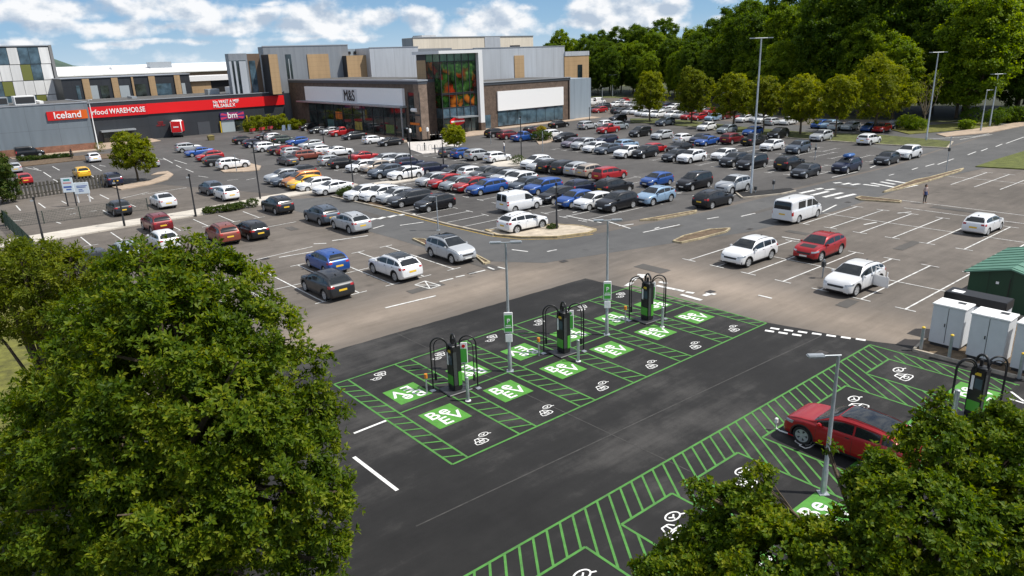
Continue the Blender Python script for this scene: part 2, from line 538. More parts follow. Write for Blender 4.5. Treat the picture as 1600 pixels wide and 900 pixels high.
SC.view_settings.view_transform = 'Standard'; SC.view_settings.look = 'None'
SC.view_settings.gamma = 1; SC.view_settings.use_curve_mapping = False
SC.view_settings.exposure = .12
SC.cycles.use_denoising = True
SC.cycles.max_bounces = 6; SC.cycles.transparent_max_bounces = 8
SC.cycles.sample_clamp_indirect = 6

# ---------------------------------------------------------------- ground, roads, pavements
def far_ground():
    m, nt, b = new_mat('countryside_grass')
    L = nt.links.new
    tc = N(nt, 'ShaderNodeTexCoord')
    n = N(nt, 'ShaderNodeTexNoise', Scale=.012, Detail=8.); L(tc.outputs['Object'], n.inputs['Vector'])
    n2 = N(nt, 'ShaderNodeTexNoise', Scale=1.5, Detail=6.); L(tc.outputs['Object'], n2.inputs['Vector'])
    a = N(nt, 'ShaderNodeMath', operation='MULTIPLY_ADD'); L(n2.outputs['Fac'], a.inputs[0]); a.inputs[1].default_value = .6; a.inputs[2].default_value = -.1
    s = N(nt, 'ShaderNodeMath', operation='MULTIPLY_ADD'); L(n.outputs['Fac'], s.inputs[0]); s.inputs[1].default_value = .6; L(a.outputs[0], s.inputs[2])
    rp = ramp(nt, [(.3, (.045, .06, .018)), (.5, (.085, .1, .025)), (.7, (.14, .125, .05))]); L(s.outputs[0], rp.inputs[0])
    L(rp.outputs[0], b.inputs['Base Color']); b.inputs['Roughness'].default_value = .95
    bp = N(nt, 'ShaderNodeBump', Strength=1., Distance=.06)
    n3 = N(nt, 'ShaderNodeTexNoise', Scale=22., Detail=5.); L(tc.outputs['Object'], n3.inputs['Vector']); L(n3.outputs['Fac'], bp.inputs['Height']); L(bp.outputs[0], b.inputs['Normal'])
    return m


mb = MB(); mb.flat([(-3500, -3500), (4500, -3500), (4500, 4500), (-3500, 4500)], -.05)
struct(mb, 'ground', far_ground())

mb = MB(); mb.flat([(4.6, -30), (150, -30), (152, 20), (146, 50), (141, 80), (150, 95), (178, 150), (176, 200), (-60, 200), (-60, 100), (2.0, 73.2), (6.6, 71.0), (6.0, 62), (4.6, 40)], -.02)
struct(mb, 'car_park_surface', M['tarmac_old'])

# newer, greyer surfacing of the main car park beyond the cross road
mb = MB(); mb.flat([(31.2, 79.2), (35.3, 72), (35.4, 52), (36.2, 45.5), (40.5, 42.5), (55.2, 39.2), (90, 37.8), (99.5, 38.4), (112, 55), (116, 80), (118, 105), (118, 117), (71, 117), (71, 166), (20, 166), (4, 140), (9, 108), (24, 98)], -.016)
struct(mb, 'main_parking_surface', M['tarmac_mid'])
# access roads
mb = MB()
mb.flat([(27.5, 77), (35.0, 72.5), (35.2, 52), (35.9, 45), (38, 41), (42.4, 39.7), (55, 38.3), (90, 37.4), (104, 38.5), (146, 41), (146, 33.5), (104, 28.0), (82, 30.6), (62, 30.2), (50, 31.4), (43.7, 33.4), (33, 36.5), (29.5, 41), (29.4, 51), (28.5, 72)], -.012)
struct(mb, 'access_road', M['tarmac_road'])
mb = MB(); mb.flat([(114, 30), (150, 40), (149, 48), (118, 120), (176, 160), (176, 150), (150, 95), (141, 80), (146, 50), (152, 20)], -.013)
mb = MB(); mb.flat([(99, 38.6), (146, 41.2), (151, 46), (128, 66), (128, 104), (122, 117), (117.5, 117), (119, 104), (116, 78), (112, 55)], -.0125)
struct(mb, 'estate_road', M['tarmac_road'])
# re-laid black surface of the charging area
def ragged(pts, amp=.035, step=.5):
    out = []
    for i, p in enumerate(pts):
        q = pts[(i + 1) % len(pts)]; l = math.dist(p, q); n = max(1, int(l / step)); nx, ny = -(q[1] - p[1]) / l, (q[0] - p[0]) / l
        for k in range(n):
            j = rnd.uniform(-amp, amp); out.append((p[0] + (q[0] - p[0]) * k / n + nx * j, p[1] + (q[1] - p[1]) * k / n + ny * j))
    return out


mb = MB(); mb.flat(ragged([(-6, 32.6), (13.7, 32.25), (32.35, 31.85), (32.75, 27.5), (33.35, 19.4), (34.6, 14.3), (36.0, 11.6), (34.6, 12.7), (34.7, 7.4), (44, 2), (44, -20), (-6, -20)]), -.008)
struct(mb, 'charging_area_surface', M['tarmac_dark'])
# thin brown ironwork seam and repair strips
mb = MB(); mb.line((9.8, 17.1), (33.5, 16.4), .06, -.004); mb.line((18.2, 32.), (18.6, 13.2), .05, -.004)
struct(mb, 'tarmac_seam', mat('seam_sealer', (.042, .04, .038), .8, var=.4))

# grass
mb = MB(); mb.flat([(-60, 33.2), (4.4, 33.2), (4.6, 47), (5.9, 62), (6.4, 70.6), (2.0, 72.8), (-60, 72.8)], -.015)
mb.flat([(-60, -30), (-6.2, -30), (-6.2, 33.1), (-60, 33.1)], 0.004)
struct(mb, 'grass_verge', M['grass'])
mb = MB(); mb.prism([[x, y] for x, y in [(94.44,30.18),(102.19,30.3),(111.05,30.2),(125.74,29.83),(96.03,19.97),(95.52,25.67)]], -.02, .1)
struct(mb, 'grass_bank', mat('mown_grass', (.09, .105, .02), .95, var=.4, scale=1.2, bump=1., bscale=25))
mb = MB(); mb.flat([(147, 40), (156, 38), (240, 40), (240, 240), (176, 240), (181, 188), (188, 158), (152, 96), (143, 80), (147.5, 52)], .02)
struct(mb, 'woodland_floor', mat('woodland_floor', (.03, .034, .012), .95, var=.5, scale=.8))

# pavements and kerbed islands: a real step above the tarmac
pav = MB()
pav.prism([(-30, 72.4), (4.2, 72.9), (7.7, 72.75), (14.6, 73.4), (21.3, 73.6), (27.4, 73.9), (31.0, 76.2), (40.4, 77.2), (40.4, 79.0), (30, 78.4), (20.5, 76.6), (13.8, 76.3), (6.6, 76.0), (-30, 75)], -.02, .11)
pav.prism([[x, y] for x, y in [(41.43,76.69),(47.68,76.26),(49.45,77.98),(47.75,74.66),(41.8,74.21)]], -.02, .11)
pav.prism([[x, y] for x, y in [(63.3,79.3),(67.45,79.07),(66.03,75.66),(63.52,73.06),(60.49,74.21),(58.54,75.82)]], -.02, .1)
struct(pav, 'pale_pavement', M['paving'])
pav = MB()
pav.prism([[x, y] for x, y in [(93.69,105.82),(89.83,97.51),(94.34,96.36),(83.33,89.84),(79.68,88.98),(83.62,94.34)]], -.02, .1)
pav.prism([[x, y] for x, y in [(33.74,105.96),(35.48,109.72),(39.03,108.26),(38.95,103.15),(37.25,99.55),(35.05,99.63),(33.03,101.3)]], -.02, .1)
pav.prism([[x, y] for x, y in [(18.96,100.5),(23.8,101.99),(27.26,106.81),(25.31,107.52),(26.63,109.41),(28.01,109.5),(27.63,105.47),(25.71,101.21),(23.23,98.9),(19.33,97.3)]], -.02, .1)
struct(pav, 'traffic_island', M['paving_tan'])
pav = MB()
pav.prism([(14, 149.2), (28.5, 150.3), (40, 157.5), (40, 163.9), (28.5, 163.9), (28, 152.6), (14, 152.2)], -.02, .1)
pav.prism([(66.5, 112), (71.6, 108.5), (91, 110), (90, 114.5), (122, 115.2), (123, 121), (115.5, 117.4), (89.5, 117.6), (75, 117.0), (71.9, 112), (71.9, 166), (68.5, 163.6), (67, 150)], -.02, .1)
struct(pav, 'shop_front_pavement', M['paving_tan'])
pav = MB()
pav.prism([[x, y] for x, y in [(77.03,125.79),(81.27,125.82),(78.52,115.05),(72.18,99.88),(64.78,93.45),(61,94.88),(62.86,101.48)]], -.02, .1)
struct(pav, 'entrance_plaza', mat('plaza_slabs', (.5, .47, .44), .9, var=.2, scale=1.5))
pav = MB()
pav.prism([[x, y] for x, y in [(125.12,46.16),(142.32,43.04),(152.07,42.17),(144.19,39.87),(130.78,40.69),(122.41,43.76)]], -.02, .1)
struct(pav, 'side_pavement', M['paving_tan'])


def kerb_run(pts, name, m, w=.16, h=.12, closed=False):
    mb = MB()
    for i in range(len(pts) if closed else len(pts) - 1):
        p, q = Vector(pts[i]), Vector(pts[(i + 1) % len(pts)])
        d = (q - p).normalized(); n = Vector((-d.y, d.x)) * w / 2
        mb.prism([tuple(p - n), tuple(q - n), tuple(q + n), tuple(p + n)], -.02, h + .003 * (i % 3))
    return struct(mb, name, m)


# the long kerb, its end island and the little kerb noses
isl = [(36.2, 47.4), (37.3, 45.5), (39.6, 45.2), (41.5, 44.6), (42.6, 42.6), (42.5, 40.6), (41.3, 40.3), (38.6, 41.2), (36.6, 43.2), (35.7, 45.2)]
mb = MB(); mb.prism(isl, -.02, .1); struct(mb, 'kerb_island', mat('island_paving', (.42, .36, .28), .9, var=.3, scale=1.5))
kerb_run(isl, 'island_kerb', mat('yellowed_kerb', (.34, .27, .15), .9, var=.5, scale=1.8), .14, .13, closed=True)
kerb_run([(34.6, 72.6), (35.25, 62), (35.3, 51.5), (35.65, 45.6)], 'long_kerb', M['kerb'], .22, .12)
mb = MB(); mb.pline([(34.9, 72.0), (35.02, 62), (35.05, 51.5), (35.35, 45.6), (36.3, 42.9), (38.5, 40.75), (41.4, 39.85)], .12, -.006)
struct(mb, 'kerb_side_line', M['yellow_line'])
mb = MB(); mb.prism([(34.95, 72.6), (36.3, 70.6), (36.4, 66.5), (35.35, 62), (35.35, 70)], -.02, .09); struct(mb, 'planted_bed', M['earth'])
for pts, nm in (([(43.71,33.64),(45.53,34.07),(48.61,33.89),(50.07,32.95),(48.94,32.54),(45.66,32.71),(43.79,32.98)], 'kerb_nose'), ([(68.43,31.51),(69.32,31.45),(69.54,27.83),(68.85,27.7),(67.84,30.75)], 'kerb_nose'),
                ([(72.82,30.92),(81.5,31.48),(83.96,31.05),(92.22,30.67),(90.17,30.26),(81.43,30.31),(74.9,30.6)], 'kerb_nose'), ([(30.28,49.41),(30.81,48.52),(30.36,46.29),(29.82,46.57)], 'kerb_nose'), ([(30.82,41.93),(30.65,41.07),(30.24,39.27),(29.79,39.28)], 'kerb_nose'), ([(47.63,40.28),(49.71,39.88),(53.99,39.1),(53.24,38.69),(48.77,39.39)], 'kerb_nose')):
    mb = MB(); mb.prism([(x, y) for x, y in pts], -.02, .07); struct(mb, 'kerb_nose_bed', M['earth'])
    kerb_run([(x, y) for x, y in pts], nm, mat('mossy_kerb', (.36, .3, .19), .9, var=.5, scale=1.8) if 'mossy_kerb' not in bpy.data.materials else bpy.data.materials['mossy_kerb'], .13, .12, closed=True)
mb = MB(); mb.prism([[x, y] for x, y in [(63.6,41.37),(65.31,40.42),(69.15,38.64),(68.2,37.53),(65.77,37.71),(61.72,39.4)]], -.02, .1); struct(mb, 'lamp_island', M['tarmac_dark'])
kerb_run([(x, y) for x, y in [(63.6,41.37),(61.72,39.4),(65.77,37.71),(68.2,37.53)]], 'lamp_island_kerb', M['kerb'])
# long planted strip under the row of park trees and its kerb
strip = [(x, y) for x, y in [(122.48,106.91),(125.46,101.45),(124.33,91.52),(119.78,78.8),(117.05,64.31),(119.34,51.76),(116.54,40.71),(109.11,38.63),(108.11,47.64),(108.46,60.24),(110.87,74.15),(115.32,86.3),(116.96,96.17),(115.76,101.02)]]
mb = MB(); mb.prism(strip, -.02, .12); struct(mb, 'tree_strip', mat('strip_turf', (.075, .085, .02), .95, var=.6, scale=1.2, bump=1., bscale=20))
kerb_run([(x, y) for x, y in [(116.54,40.71),(109.11,38.63),(108.11,47.64),(108.46,60.24),(110.87,74.15),(115.32,86.3)]], 'tree_strip_kerb', M['kerb'], .25, .13)
mb = MB(); mb.prism([(x, y) for x, y in [(130.36,56.7),(134.94,53.33),(148.74,48.09),(145.59,44.07),(139.52,43.55),(129.06,47),(123.03,49.43)]], -.02, .1); struct(mb, 'shrub_bed', M['grass'])
mb = MB(); mb.prism([(x, y) for x, y in [(13.2,141.14),(21.73,143.4),(33.14,140.35),(31.43,132.85),(20.65,136),(12.69,135.16)]], -.02, .1); struct(mb, 'hedge_bed', M['earth'])
# cabinet bed with a concrete edging, lower right
bed = [(36.2, 12.6), (34.75, 12.45), (34.85, 7.3), (41, 6.8), (41.5, 12.6)]
mb = MB(); mb.prism(bed, -.02, .07); struct(mb, 'cabinet_bed', mat('dry_soil', (.14, .1, .06), .95, var=.6, scale=3.))
kerb_run([(36.2, 12.6), (34.75, 12.45), (34.85, 7.3), (36.2, 7.2)], 'cabinet_bed_edging', M['kerb'], .12, .12)
mb = MB(); mb.prism([(42.8, 13.2), (43.1, 9.3), (50, 9), (50, 13.6)], -.02, .06); struct(mb, 'shed_base', M['kerb'])

# ---------------------------------------------------------------- painted markings
Z = -.001
wl = MB()
T = .1


def bayline(p, q, ends=(1, 1), w=.1):
    wl.line(p, q, w, Z)
    d = Vector((q[0] - p[0], q[1] - p[1])).normalized(); n = Vector((-d.y, d.x)) * .55
    for k, e in ((p, ends[0]), (q, ends[1])):
        if e:
            v = Vector(k) + d * (.05 if k is p else -.05)
            wl.line(tuple(v - n), tuple(v + n), .09, Z + .0006)


# left lot: two back-to-back rows along X
for k in range(8):
    x = 10.4 + k * 2.455
    bayline((x, 39.85), (x, 49.15))
wl.line((10.4, 44.55), (27.6, 44.55), .09, Z + .0012)
for k in range(9):
    x = 8.0 + k * 2.4
    if 14.0 < x < 16: continue
    bayline((x, 67.9), (x, 72.2), (1, 0))
wl.line((20.0, 63.0), (26.5, 63.4), .1, Z); wl.line((18.2, 52.8), (23.4, 53.4), .1, Z)
for a, b_ in (((570, 377), (610, 369)), ((620, 370), (650, 366)), ((436, 402), (487, 394)), ((602, 481), (681, 462)), ((687, 440), (708, 435)), ((712, 434), (727, 430)), ((735, 428), (758, 422))):
    pass
for seg in ([(25.43,54.03),(28.39,53.4)], [(23.87,54.18),(24.7,53.58)], [(20.13,52.22),(22.77,51.85)], [(19.9,36.15),(23.34,35.89)], [(25.19,38.16),(26.23,38.11)], [(26.52,38.22),(27.21,38.14)], [(27.6,38.17),(28.93,38.1)], [(29.54,38.6),(29.46,37.78)], [(30.04,38.08),(30.11,37.32)]):
    wl.line(seg[0], seg[1], .16, Z)
box = [(23.64,38.76),(24.58,38.99),(24.74,37.43),(23.89,37.35)]
wl.pline(box, .1, Z, closed=True); wl.line(box[0], box[2], .08, Z + .0006); wl.line(box[1], box[3], .08, Z + .0012)
# right lots: rows along Y
for Y in (15.2, 17.65, 20.1, 22.55, 25.0, 27.4, 29.7):
    bayline((40.35, Y), (50.0, Y), (1, 1)); bayline((55.6, Y), (65.0, Y), (1, 1))
wl.line((45.1, 11.2), (45.1, 29.7), .09, Z + .0012); wl.line((60.4, 13), (60.4, 30.4), .09, Z + .0012)
for Y in (23.5, 25.75, 27.9):
    bayline((81.2, Y), (91.2, Y), (0, 1))
wl.line((86.1, 21.5), (86.1, 30.3), .09, Z + .0012)
wl.line((70.0, 14), (70.2, 28), .1, Z); wl.line((66.8, 16), (67.0, 26.5), .1, Z)
# main lot: bay lines between the parked cars
for x0, x1, y0, y1 in ((35.8, 40.2, 47.6, 68.), (44.2, 54.6, 43.9, 97.), (59.9, 65.2, 41., 96.), (65.2, 66.2, 60., 61.), (76.8, 86.2, 41., 84.), (91.5, 97.2, 41., 72.), (97.2, 101, 50, 72)):
    n = int((y1 - y0) / 2.45)
    for k in range(n + 1):
        y = y0 + k * 2.45
        bayline((x0, y), (x1, y), (x0 > 40, 1), .09)
for x, y0, y1 in ((49.4, 44, 97), (81.4, 41, 84)):
    wl.line((x, y0), (x, y1), .09, Z + .0012)
# zebra stripes and road lines
for grp in ([(31.29,58.57),(32.61,59.13)], [(32.14,58.43),(33.48,58.99)], [(33.23,58.44),(34.69,58.9)], [(34.38,58.4),(35.67,58.66)], [(35.11,57.99),(36.09,57.75)]):
    p_, q_ = Vector(grp[0]), Vector(grp[1]); wl.line(p_.lerp(q_, .12), p_.lerp(q_, .8), .5, Z)
for grp in ([(67.54,36.67),(70.01,36.47)], [(67.32,35.34),(70.19,35.15)], [(67.15,34.01),(70.4,33.81)], [(67.28,32.87),(70.53,32.59)], [(74.96,37),(75.76,36.64)], [(74.76,36),(76,35.72)], [(74.96,35.15),(76.19,34.86)], [(70.41,36.55),(71.47,36.43)], [(70.67,35.67),(71.88,35.35)],
            [(76.07,34.4),(75.98,32.72)], [(77.31,34.12),(76.27,31.19)], [(78.61,33.78),(77.99,32.06)], [(76.23,30.68),(78.93,30.31)], [(80.11,33.85),(79.39,31.57)]):
    wl.line(grp[0], grp[1], .45, Z)
for seg in ([(91.72,34.52),(94.29,34.53)], [(93.99,34.06),(99.81,34.44)], [(88.49,34.69),(90.26,34.78)], [(104.21,34.39),(107.85,34.68)], [(108.83,34.41),(111.89,34.67)], [(114.52,34.52),(117.83,34.79)], [(118.83,34.63),(128.02,35.15)], [(83.08,34.89),(84.25,34.85)],
            [(44.57,37.34),(48.7,36.88)], [(46.84,37.54),(46.23,37.52)], [(52.01,36.51),(53.29,36.23)], [(54.76,34.97),(56.67,34.8)], [(44.86,46.55),(44.88,42.23)], [(44.97,40.32),(46.33,39.88)], [(46.21,47.11),(48.13,47.1)], [(45.61,42.16),(44.9,38.99)], [(35.18,38.61),(36.05,38.49)], [(33.74,40.97),(34.2,39.66)], [(32.33,54.71),(34.49,54.21)], [(30.03,55.42),(31.34,55.8)],
            [(97.57,40.4),(87.14,38.82)], [(78.22,38.89),(83.6,38.63)], [(117.38,45.24),(125.22,41.03)], [(120.19,41.01),(129.21,39.74)], [(124.38,40.74),(129.88,40.4)], [(37.02,22.14),(37.04,21.27)], [(58.47,26.02),(60.02,25.7)], [(64.44,25.97),(65.7,25.34)], [(60.89,30.82),(64.5,31.39)], [(50.55,28.59),(50.55,27.11)]):
    wl.line(seg[0], seg[1], .16, Z)
for seg in ([(13.99,133.47),(15.17,126.85)], [(14.85,132.36),(15.06,128.99)], [(17.25,131.38),(17.22,125.22)], [(21.88,127.51),(21.52,118.73)], [(22.73,126.4),(23.08,123.8)], [(15.14,124.94),(15.03,117.8)], [(14.9,115.42),(14.93,111.34)], [(19.41,116.73),(19.33,108.3)], [(8.34,95.82),(8.27,91.76)], [(10.43,95.59),(10.48,91.25)], [(12.56,94.8),(12.67,92.43)], [(15.55,96.65),(15.47,93.13)], [(16.69,95.93),(16.74,91.64)], [(9.99,81.57),(10.2,80.51)], [(11.96,88.53),(12.81,88.57)], [(11.76,84.89),(12.29,85.24)], [(13.4,84.92),(14.19,85)],
            [(17.89,90.87),(21.28,93)], [(20.25,91.7),(25.52,92.57)], [(32.57,122.5),(32.49,115.78)], [(32.11,126.77),(31.25,118.51)], [(30.91,115.71),(30.56,112.03)], [(30.59,110.02),(30.31,105.65)], [(31.15,126.82),(31.87,123.43)], [(29.61,101.26),(30.12,98.96)], [(30.9,94.01),(32.25,93.89)], [(32.78,92.45),(34.25,93)], [(6.91,85.88),(7.66,85.46)], [(17.59,86.73),(17.71,83.97)], [(14.71,84.89),(14.72,81.53)]):
    wl.line(seg[0], seg[1], .13, Z)
# scuffed arrows beside the far charger
for seg in ([(35.29,29.97),(35.64,29.39)], [(35.52,29.73),(34.92,29.32)], [(32.91,28.85),(33.79,29.1)], [(34.13,29.34),(34.96,29.68)], [(34.33,27.58),(34.59,25.67)], [(33.96,25.42),(33.93,23.93)], [(34.71,24.32),(35.43,24.28)], [(35.32,24.57),(35.38,23.98)], [(34.57,25.51),(34.69,25.03)], [(35.07,27.97),(35.08,27.38)]):
    wl.line(seg[0], seg[1], .3, Z)
struct(wl, 'white_bay_lines', M['white_line'])

# fresh white paint on the black surface
wf = MB()
wf.line([(11.22,23.82),(12.79,23.86)][0], [(11.22,23.82),(12.79,23.86)][1], .12, Z); wf.line([(10.36,22.21),(10.41,19.22)][0], [(10.36,22.21),(10.41,19.22)][1], .14, Z)
for k in range(7):
    y = 18.75 - k * .62
    if k < 3: wf.line((32.25 + k * .24, y), (32.4 + k * .24, y - .42), .22, Z)
    wf.line((32.75 + k * .27, y), (32.9 + k * .27, y - .42), .22, Z)
for seg in ([(32.44,7.82),(32.39,7.24)], [(33.18,7.93),(32.57,7.29)]):
    wf.line(seg[0], seg[1], .1, Z)
struct(wf, 'fresh_white_lines', M['white_fresh'])

# ---- the two charging rows: green outlines, hatching, squares with lettering, car-and-plug marks
gl = MB()
G = .09
S = 3.335                       # pitch of bay + hatched strip
strips = [(12.62 + S * k, 13.5 + S * k) if k else (12.75, 13.45) for k in range(7)]
strips[6] = (32.55, 33.25)
YT, YM, YB = 28.55, 24.02, 19.28
gl.line((strips[0][0], YT), (33.25, YT), G, Z); gl.line((strips[0][0], YB), (33.25, YB), G, Z)
for i, (a, b_) in enumerate(strips):
    gl.line((a, YB), (a, YT), G, Z + .0005); gl.line((b_, YB), (b_, YT), G, Z + .0005)
    n = 13
    for k in range(n):
        y = YB + .25 + (YT - YB - .4) * k / n
        if i in (1, 3, 5) and abs(y - YM) < .75: continue
        gl.line((a, y + .42), (b_, y), .08, Z + .001)
for k in range(6):
    gl.line((strips[k][1], YM), (strips[k + 1][0], YM), .09, Z + .001)
# near row by the cabinets, bays 2.4 m wide with wedge hatching between them
lows = [(30.72, 33.0), (26.5, 28.92), (22.45, 24.7), (18.42, 20.86), (14.6, 17.08), (10.6, 13.0)]
YL0, YL1, YLB = 14.2, 12.82, 8.0
gl.line((9.5, YL0), (34.1, YL0), G, Z); gl.line((34.1, YL0), (34.1, YLB - .1), G, Z + .0005)
for i, (a, b_) in enumerate(lows):
    gl.line((a, YL1), (b_, YL1), G, Z); gl.line((a, YL1), (a, YLB), G, Z + .0005); gl.line((b_, YL1), (b_, YLB), G, Z + .0005)
# slanting strokes: short ones in the band before each bay, long ones through the gaps
SL = .72
gaps = [(lows[i][1], lows[i - 1][0] if i else 34.1) for i in range(len(lows))]
k = 0
while 9.9 + k * .56 < 38.5:
    t = 9.9 + k * .56; k += 1
    xb = t - SL * (YL0 - YL1)
    if t < 34.1: gl.line((t, YL0), (xb, YL1), .08, Z + .001)
    for b_, a in gaps:
        x0, x1 = max(b_, t - SL * (YL0 - YLB)), min(a, xb)
        if x1 - x0 > .1: gl.line((x1, YL0 - (t - x1) / SL), (x0, YL0 - (t - x0) / SL), .08, Z + .0015)
struct(gl, 'green_bay_lines', M['green_line'])


def text_obj(name, s, size, m, ext=0., bold=0., parent=None, align='CENTER', sx=1., space=1.):
    cu = bpy.data.curves.new(name, 'FONT')
    cu.body = s; cu.size = size; cu.extrude = ext; cu.bevel_depth = bold * .55; cu.bevel_resolution = 0; cu.align_x = align; cu.align_y = 'CENTER'
    cu.space_line = .8; cu.space_character = space
    t = bpy.data.objects.new(name, cu); COL.objects.link(t)
    bpy.context.view_layer.update()
    me = bpy.data.meshes.new_from_object(t.evaluated_get(bpy.context.evaluated_depsgraph_get()))
    bpy.data.objects.remove(t); bpy.data.curves.remove(cu)
    me.materials.clear(); me.materials.append(m)
    if ext == 0: me.transform(Matrix.Diagonal((1, 1, .02, 1)))
    if sx != 1: me.transform(Matrix.Diagonal((sx, 1, 1, 1)))
    o = link(name, me, parent)
    return o


def emblem(x, y, rot):
    mb = MB(); mb.flat([(-.8, -.79), (.8, -.79), (.8, .79), (-.8, .79)], 0)
    o = mb.build('charging_bay_square', M['green_square'], loc=(x, y, Z + .002)); o.rotation_euler[2] = rot
    tag(o, kind='structure')
    # lettering Be / EV with the small e raised
    for s, px, py, size, sq in (('B', -.4, .3, .9, 1.05), ('e', .16, .38, .9, 1.1), ('E', -.22, -.38, .88, 1.1), ('V', .4, -.26, .9, 1.1)):
        t = text_obj('lettering', s, size, M['white_fresh'], 0, .035, o, sx=sq); t.location = (px, py, .002)
    return o


def plug_icon(x, y, rot, s=1.):
    mb = MB()

    def arc(cx, cy, rx, ry, a0, a1, n=12):
        return [(cx + rx * math.cos(R(a0 + (a1 - a0) * i / n)), cy + ry * math.sin(R(a0 + (a1 - a0) * i / n))) for i in range(n + 1)]
    w = .062
    # a little car seen from the front
    mb.pline([(-.62, -.2), (-.5, .12), (-.16, .12), (.06, -.2)], w, 0)
    mb.pline([(-.7, -.2), (.12, -.2), (.16, -.48), (-.02, -.56), (-.54, -.56), (-.74, -.48)], w, .0004, closed=True)
    mb.line((-.28, -.2), (-.28, .12), w, .0008)
    mb.pline(arc(-.28, -.36, .2, .09, 0, 360), w * .8, .0012)
    # and a plug in a ring above it
    mb.pline(arc(.34, .3, .34, .2, 0, 360, 16), w, .0004)
    mb.pline([(.16, .34), (.3, .24), (.46, .36)], w, .0008); mb.line((.3, .24), (.3, .16), w, .0012)
    mb.pline([(.64, .2), (.82, .12)], w, .0008)
    mb.v = [(a * s, b * s, c) for a, b, c in mb.v]
    o = mb.build('car_and_plug_mark', M['white_fresh'], loc=(x, y, Z + .001)); o.rotation_euler[2] = rot
    return tag(o, kind='structure')


bx = [(strips[k][1] + strips[k + 1][0]) / 2 for k in range(6)]
for x in bx:
    emblem(x, 22.53, 0); emblem(x, 25.42, math.pi)
    plug_icon(x, 20.05, 0, .62); plug_icon(x, 27.88, math.pi, .62)
for a, b_ in lows:
    x = (a + b_) / 2
    plug_icon(x - .05, 11.75, 0, .88)
    emblem(x + .1, 8.9, 0)

# ---- repairs, ironwork and stains in the surfacing
pm = asphalt('patch_tarmac', (.045, .042, .039), (.078, .073, .068), (.11, .103, .096))
mb = MB(); g = random.Random(9)
for x, y, w, h in ((22.5, 37.3, 2.6, .8), (29.2, 37.5, .9, 3.2), (36.5, 29, 1.1, 2.4), (38.4, 17.5, 1.6, .7), (52.6, 20.5, 3.2, .7), (52.2, 27.6, .8, 1.8), (12.5, 36.8, 1.4, 1.1), (68.5, 21, 1.1, 4.), (56.5, 34.6, 5., .6), (73, 33.8, .8, 2.2), (32.4, 58, .9, 5.), (47.5, 36.4, 1.2, .9), (15, 56.4, 3.4, .7), (24.6, 60.2, .8, 1.6)):
    mb.flat(ragged([(x, y), (x + w, y + .03), (x + w - .02, y + h), (x + .03, y + h)], .03, .3), -.0065 + .0004 * len(mb.f))
struct(mb, 'tarmac_repair', pm)
mb = MB()
for x, y in ((27.9, 38.2), (34.2, 35.8), (35.6, 24.5), (51.2, 31.8), (19.2, 52.6), (29.1, 62.), (66.3, 31.2), (52.3, 14.2), (31.5, 15.3)):
    mb.flat([(x - .3, y - .22), (x + .3, y - .22), (x + .3, y + .22), (x - .3, y + .22)], .0005)
    for k in range(5): mb.flat([(x - .26, y - .17 + k * .08), (x + .26, y - .17 + k * .08), (x + .26, y - .14 + k * .08), (x - .26, y - .14 + k * .08)], .004, 1)
tag(mb.build('drain_cover', [mat('cast_iron', (.06, .052, .045), .6), M['black_metal']]), kind='structure')

# ---------------------------------------------------------------- vehicles
def car_paint():
    m, nt, b = new_mat('car_paint')
    oi = N(nt, 'ShaderNodeObjectInfo')
    tc = N(nt, 'ShaderNodeTexCoord'); no = N(nt, 'ShaderNodeTexNoise', Scale=2.5, Detail=5.)
    nt.links.new(tc.outputs['Object'], no.inputs['Vector'])
    mr = N(nt, 'ShaderNodeMapRange'); nt.links.new(no.outputs['Fac'], mr.inputs['Value'])
    mr.inputs['To Min'].default_value = .9; mr.inputs['To Max'].default_value = 1.06
    mx = N(nt, 'ShaderNodeMix', data_type='RGBA', blend_type='MULTIPLY'); mx.inputs['Factor'].default_value = 1
    nt.links.new(oi.outputs['Color'], mx.inputs[6]); nt.links.new(mr.outputs[0], mx.inputs[7]); nt.links.new(mx.outputs[2], b.inputs['Base Color'])
    b.inputs['Roughness'].default_value = .38; b.inputs['Metallic'].default_value = .25; b.inputs['Coat Weight'].default_value = .5; b.inputs['Coat Roughness'].default_value = .06
    return m


M['car_paint'] = car_paint()
M['car_glass'] = mat('car_glass', (.014, .017, .019), .09, spec=.6)
M['car_black'] = mat('car_black_plastic', (.018, .018, .019), .6)
M['tyre'] = mat('tyre_rubber', (.016, .016, .016), .85)
M['alloy'] = mat('alloy_rim', (.42, .43, .44), .35, .3)
M['headlight'] = mat('headlight_glass', (.4, .43, .46), .06, .5, coat=.6)
M['tail_light'] = mat('tail_light_red', (.36, .008, .006), .15, coat=.6)
M['plate_yellow'] = mat('yellow_number_plate', (.72, .46, .03), .5)
M['plate_white'] = mat('white_number_plate', (.75, .75, .72), .5)


def pchip(xs, ys):
    xs = np.array(xs, float); ys = np.array(ys, float)
    h = np.diff(xs); d = np.diff(ys) / h
    m_ = np.zeros_like(xs)
    for i in range(1, len(xs) - 1):
        if d[i - 1] * d[i] > 0:
            w1 = 2 * h[i] + h[i - 1]; w2 = h[i] + 2 * h[i - 1]
            m_[i] = (w1 + w2) / (w1 / d[i - 1] + w2 / d[i])
    m_[0] = d[0]; m_[-1] = d[-1]

    def f(x):
        x = min(max(x, xs[0]), xs[-1]); i = min(max(int(np.searchsorted(xs, x)) - 1, 0), len(h) - 1)
        t = (x - xs[i]) / h[i]
        return ((1 + 2 * t) * (1 - t) ** 2 * ys[i] + t * (1 - t) ** 2 * h[i] * m_[i] + t * t * (3 - 2 * t) * ys[i + 1] + t * t * (t - 1) * h[i] * m_[i + 1])
    return f


FRONT = [(.44, .86), (.47, .76), (.49, .64), (.5, .5)]
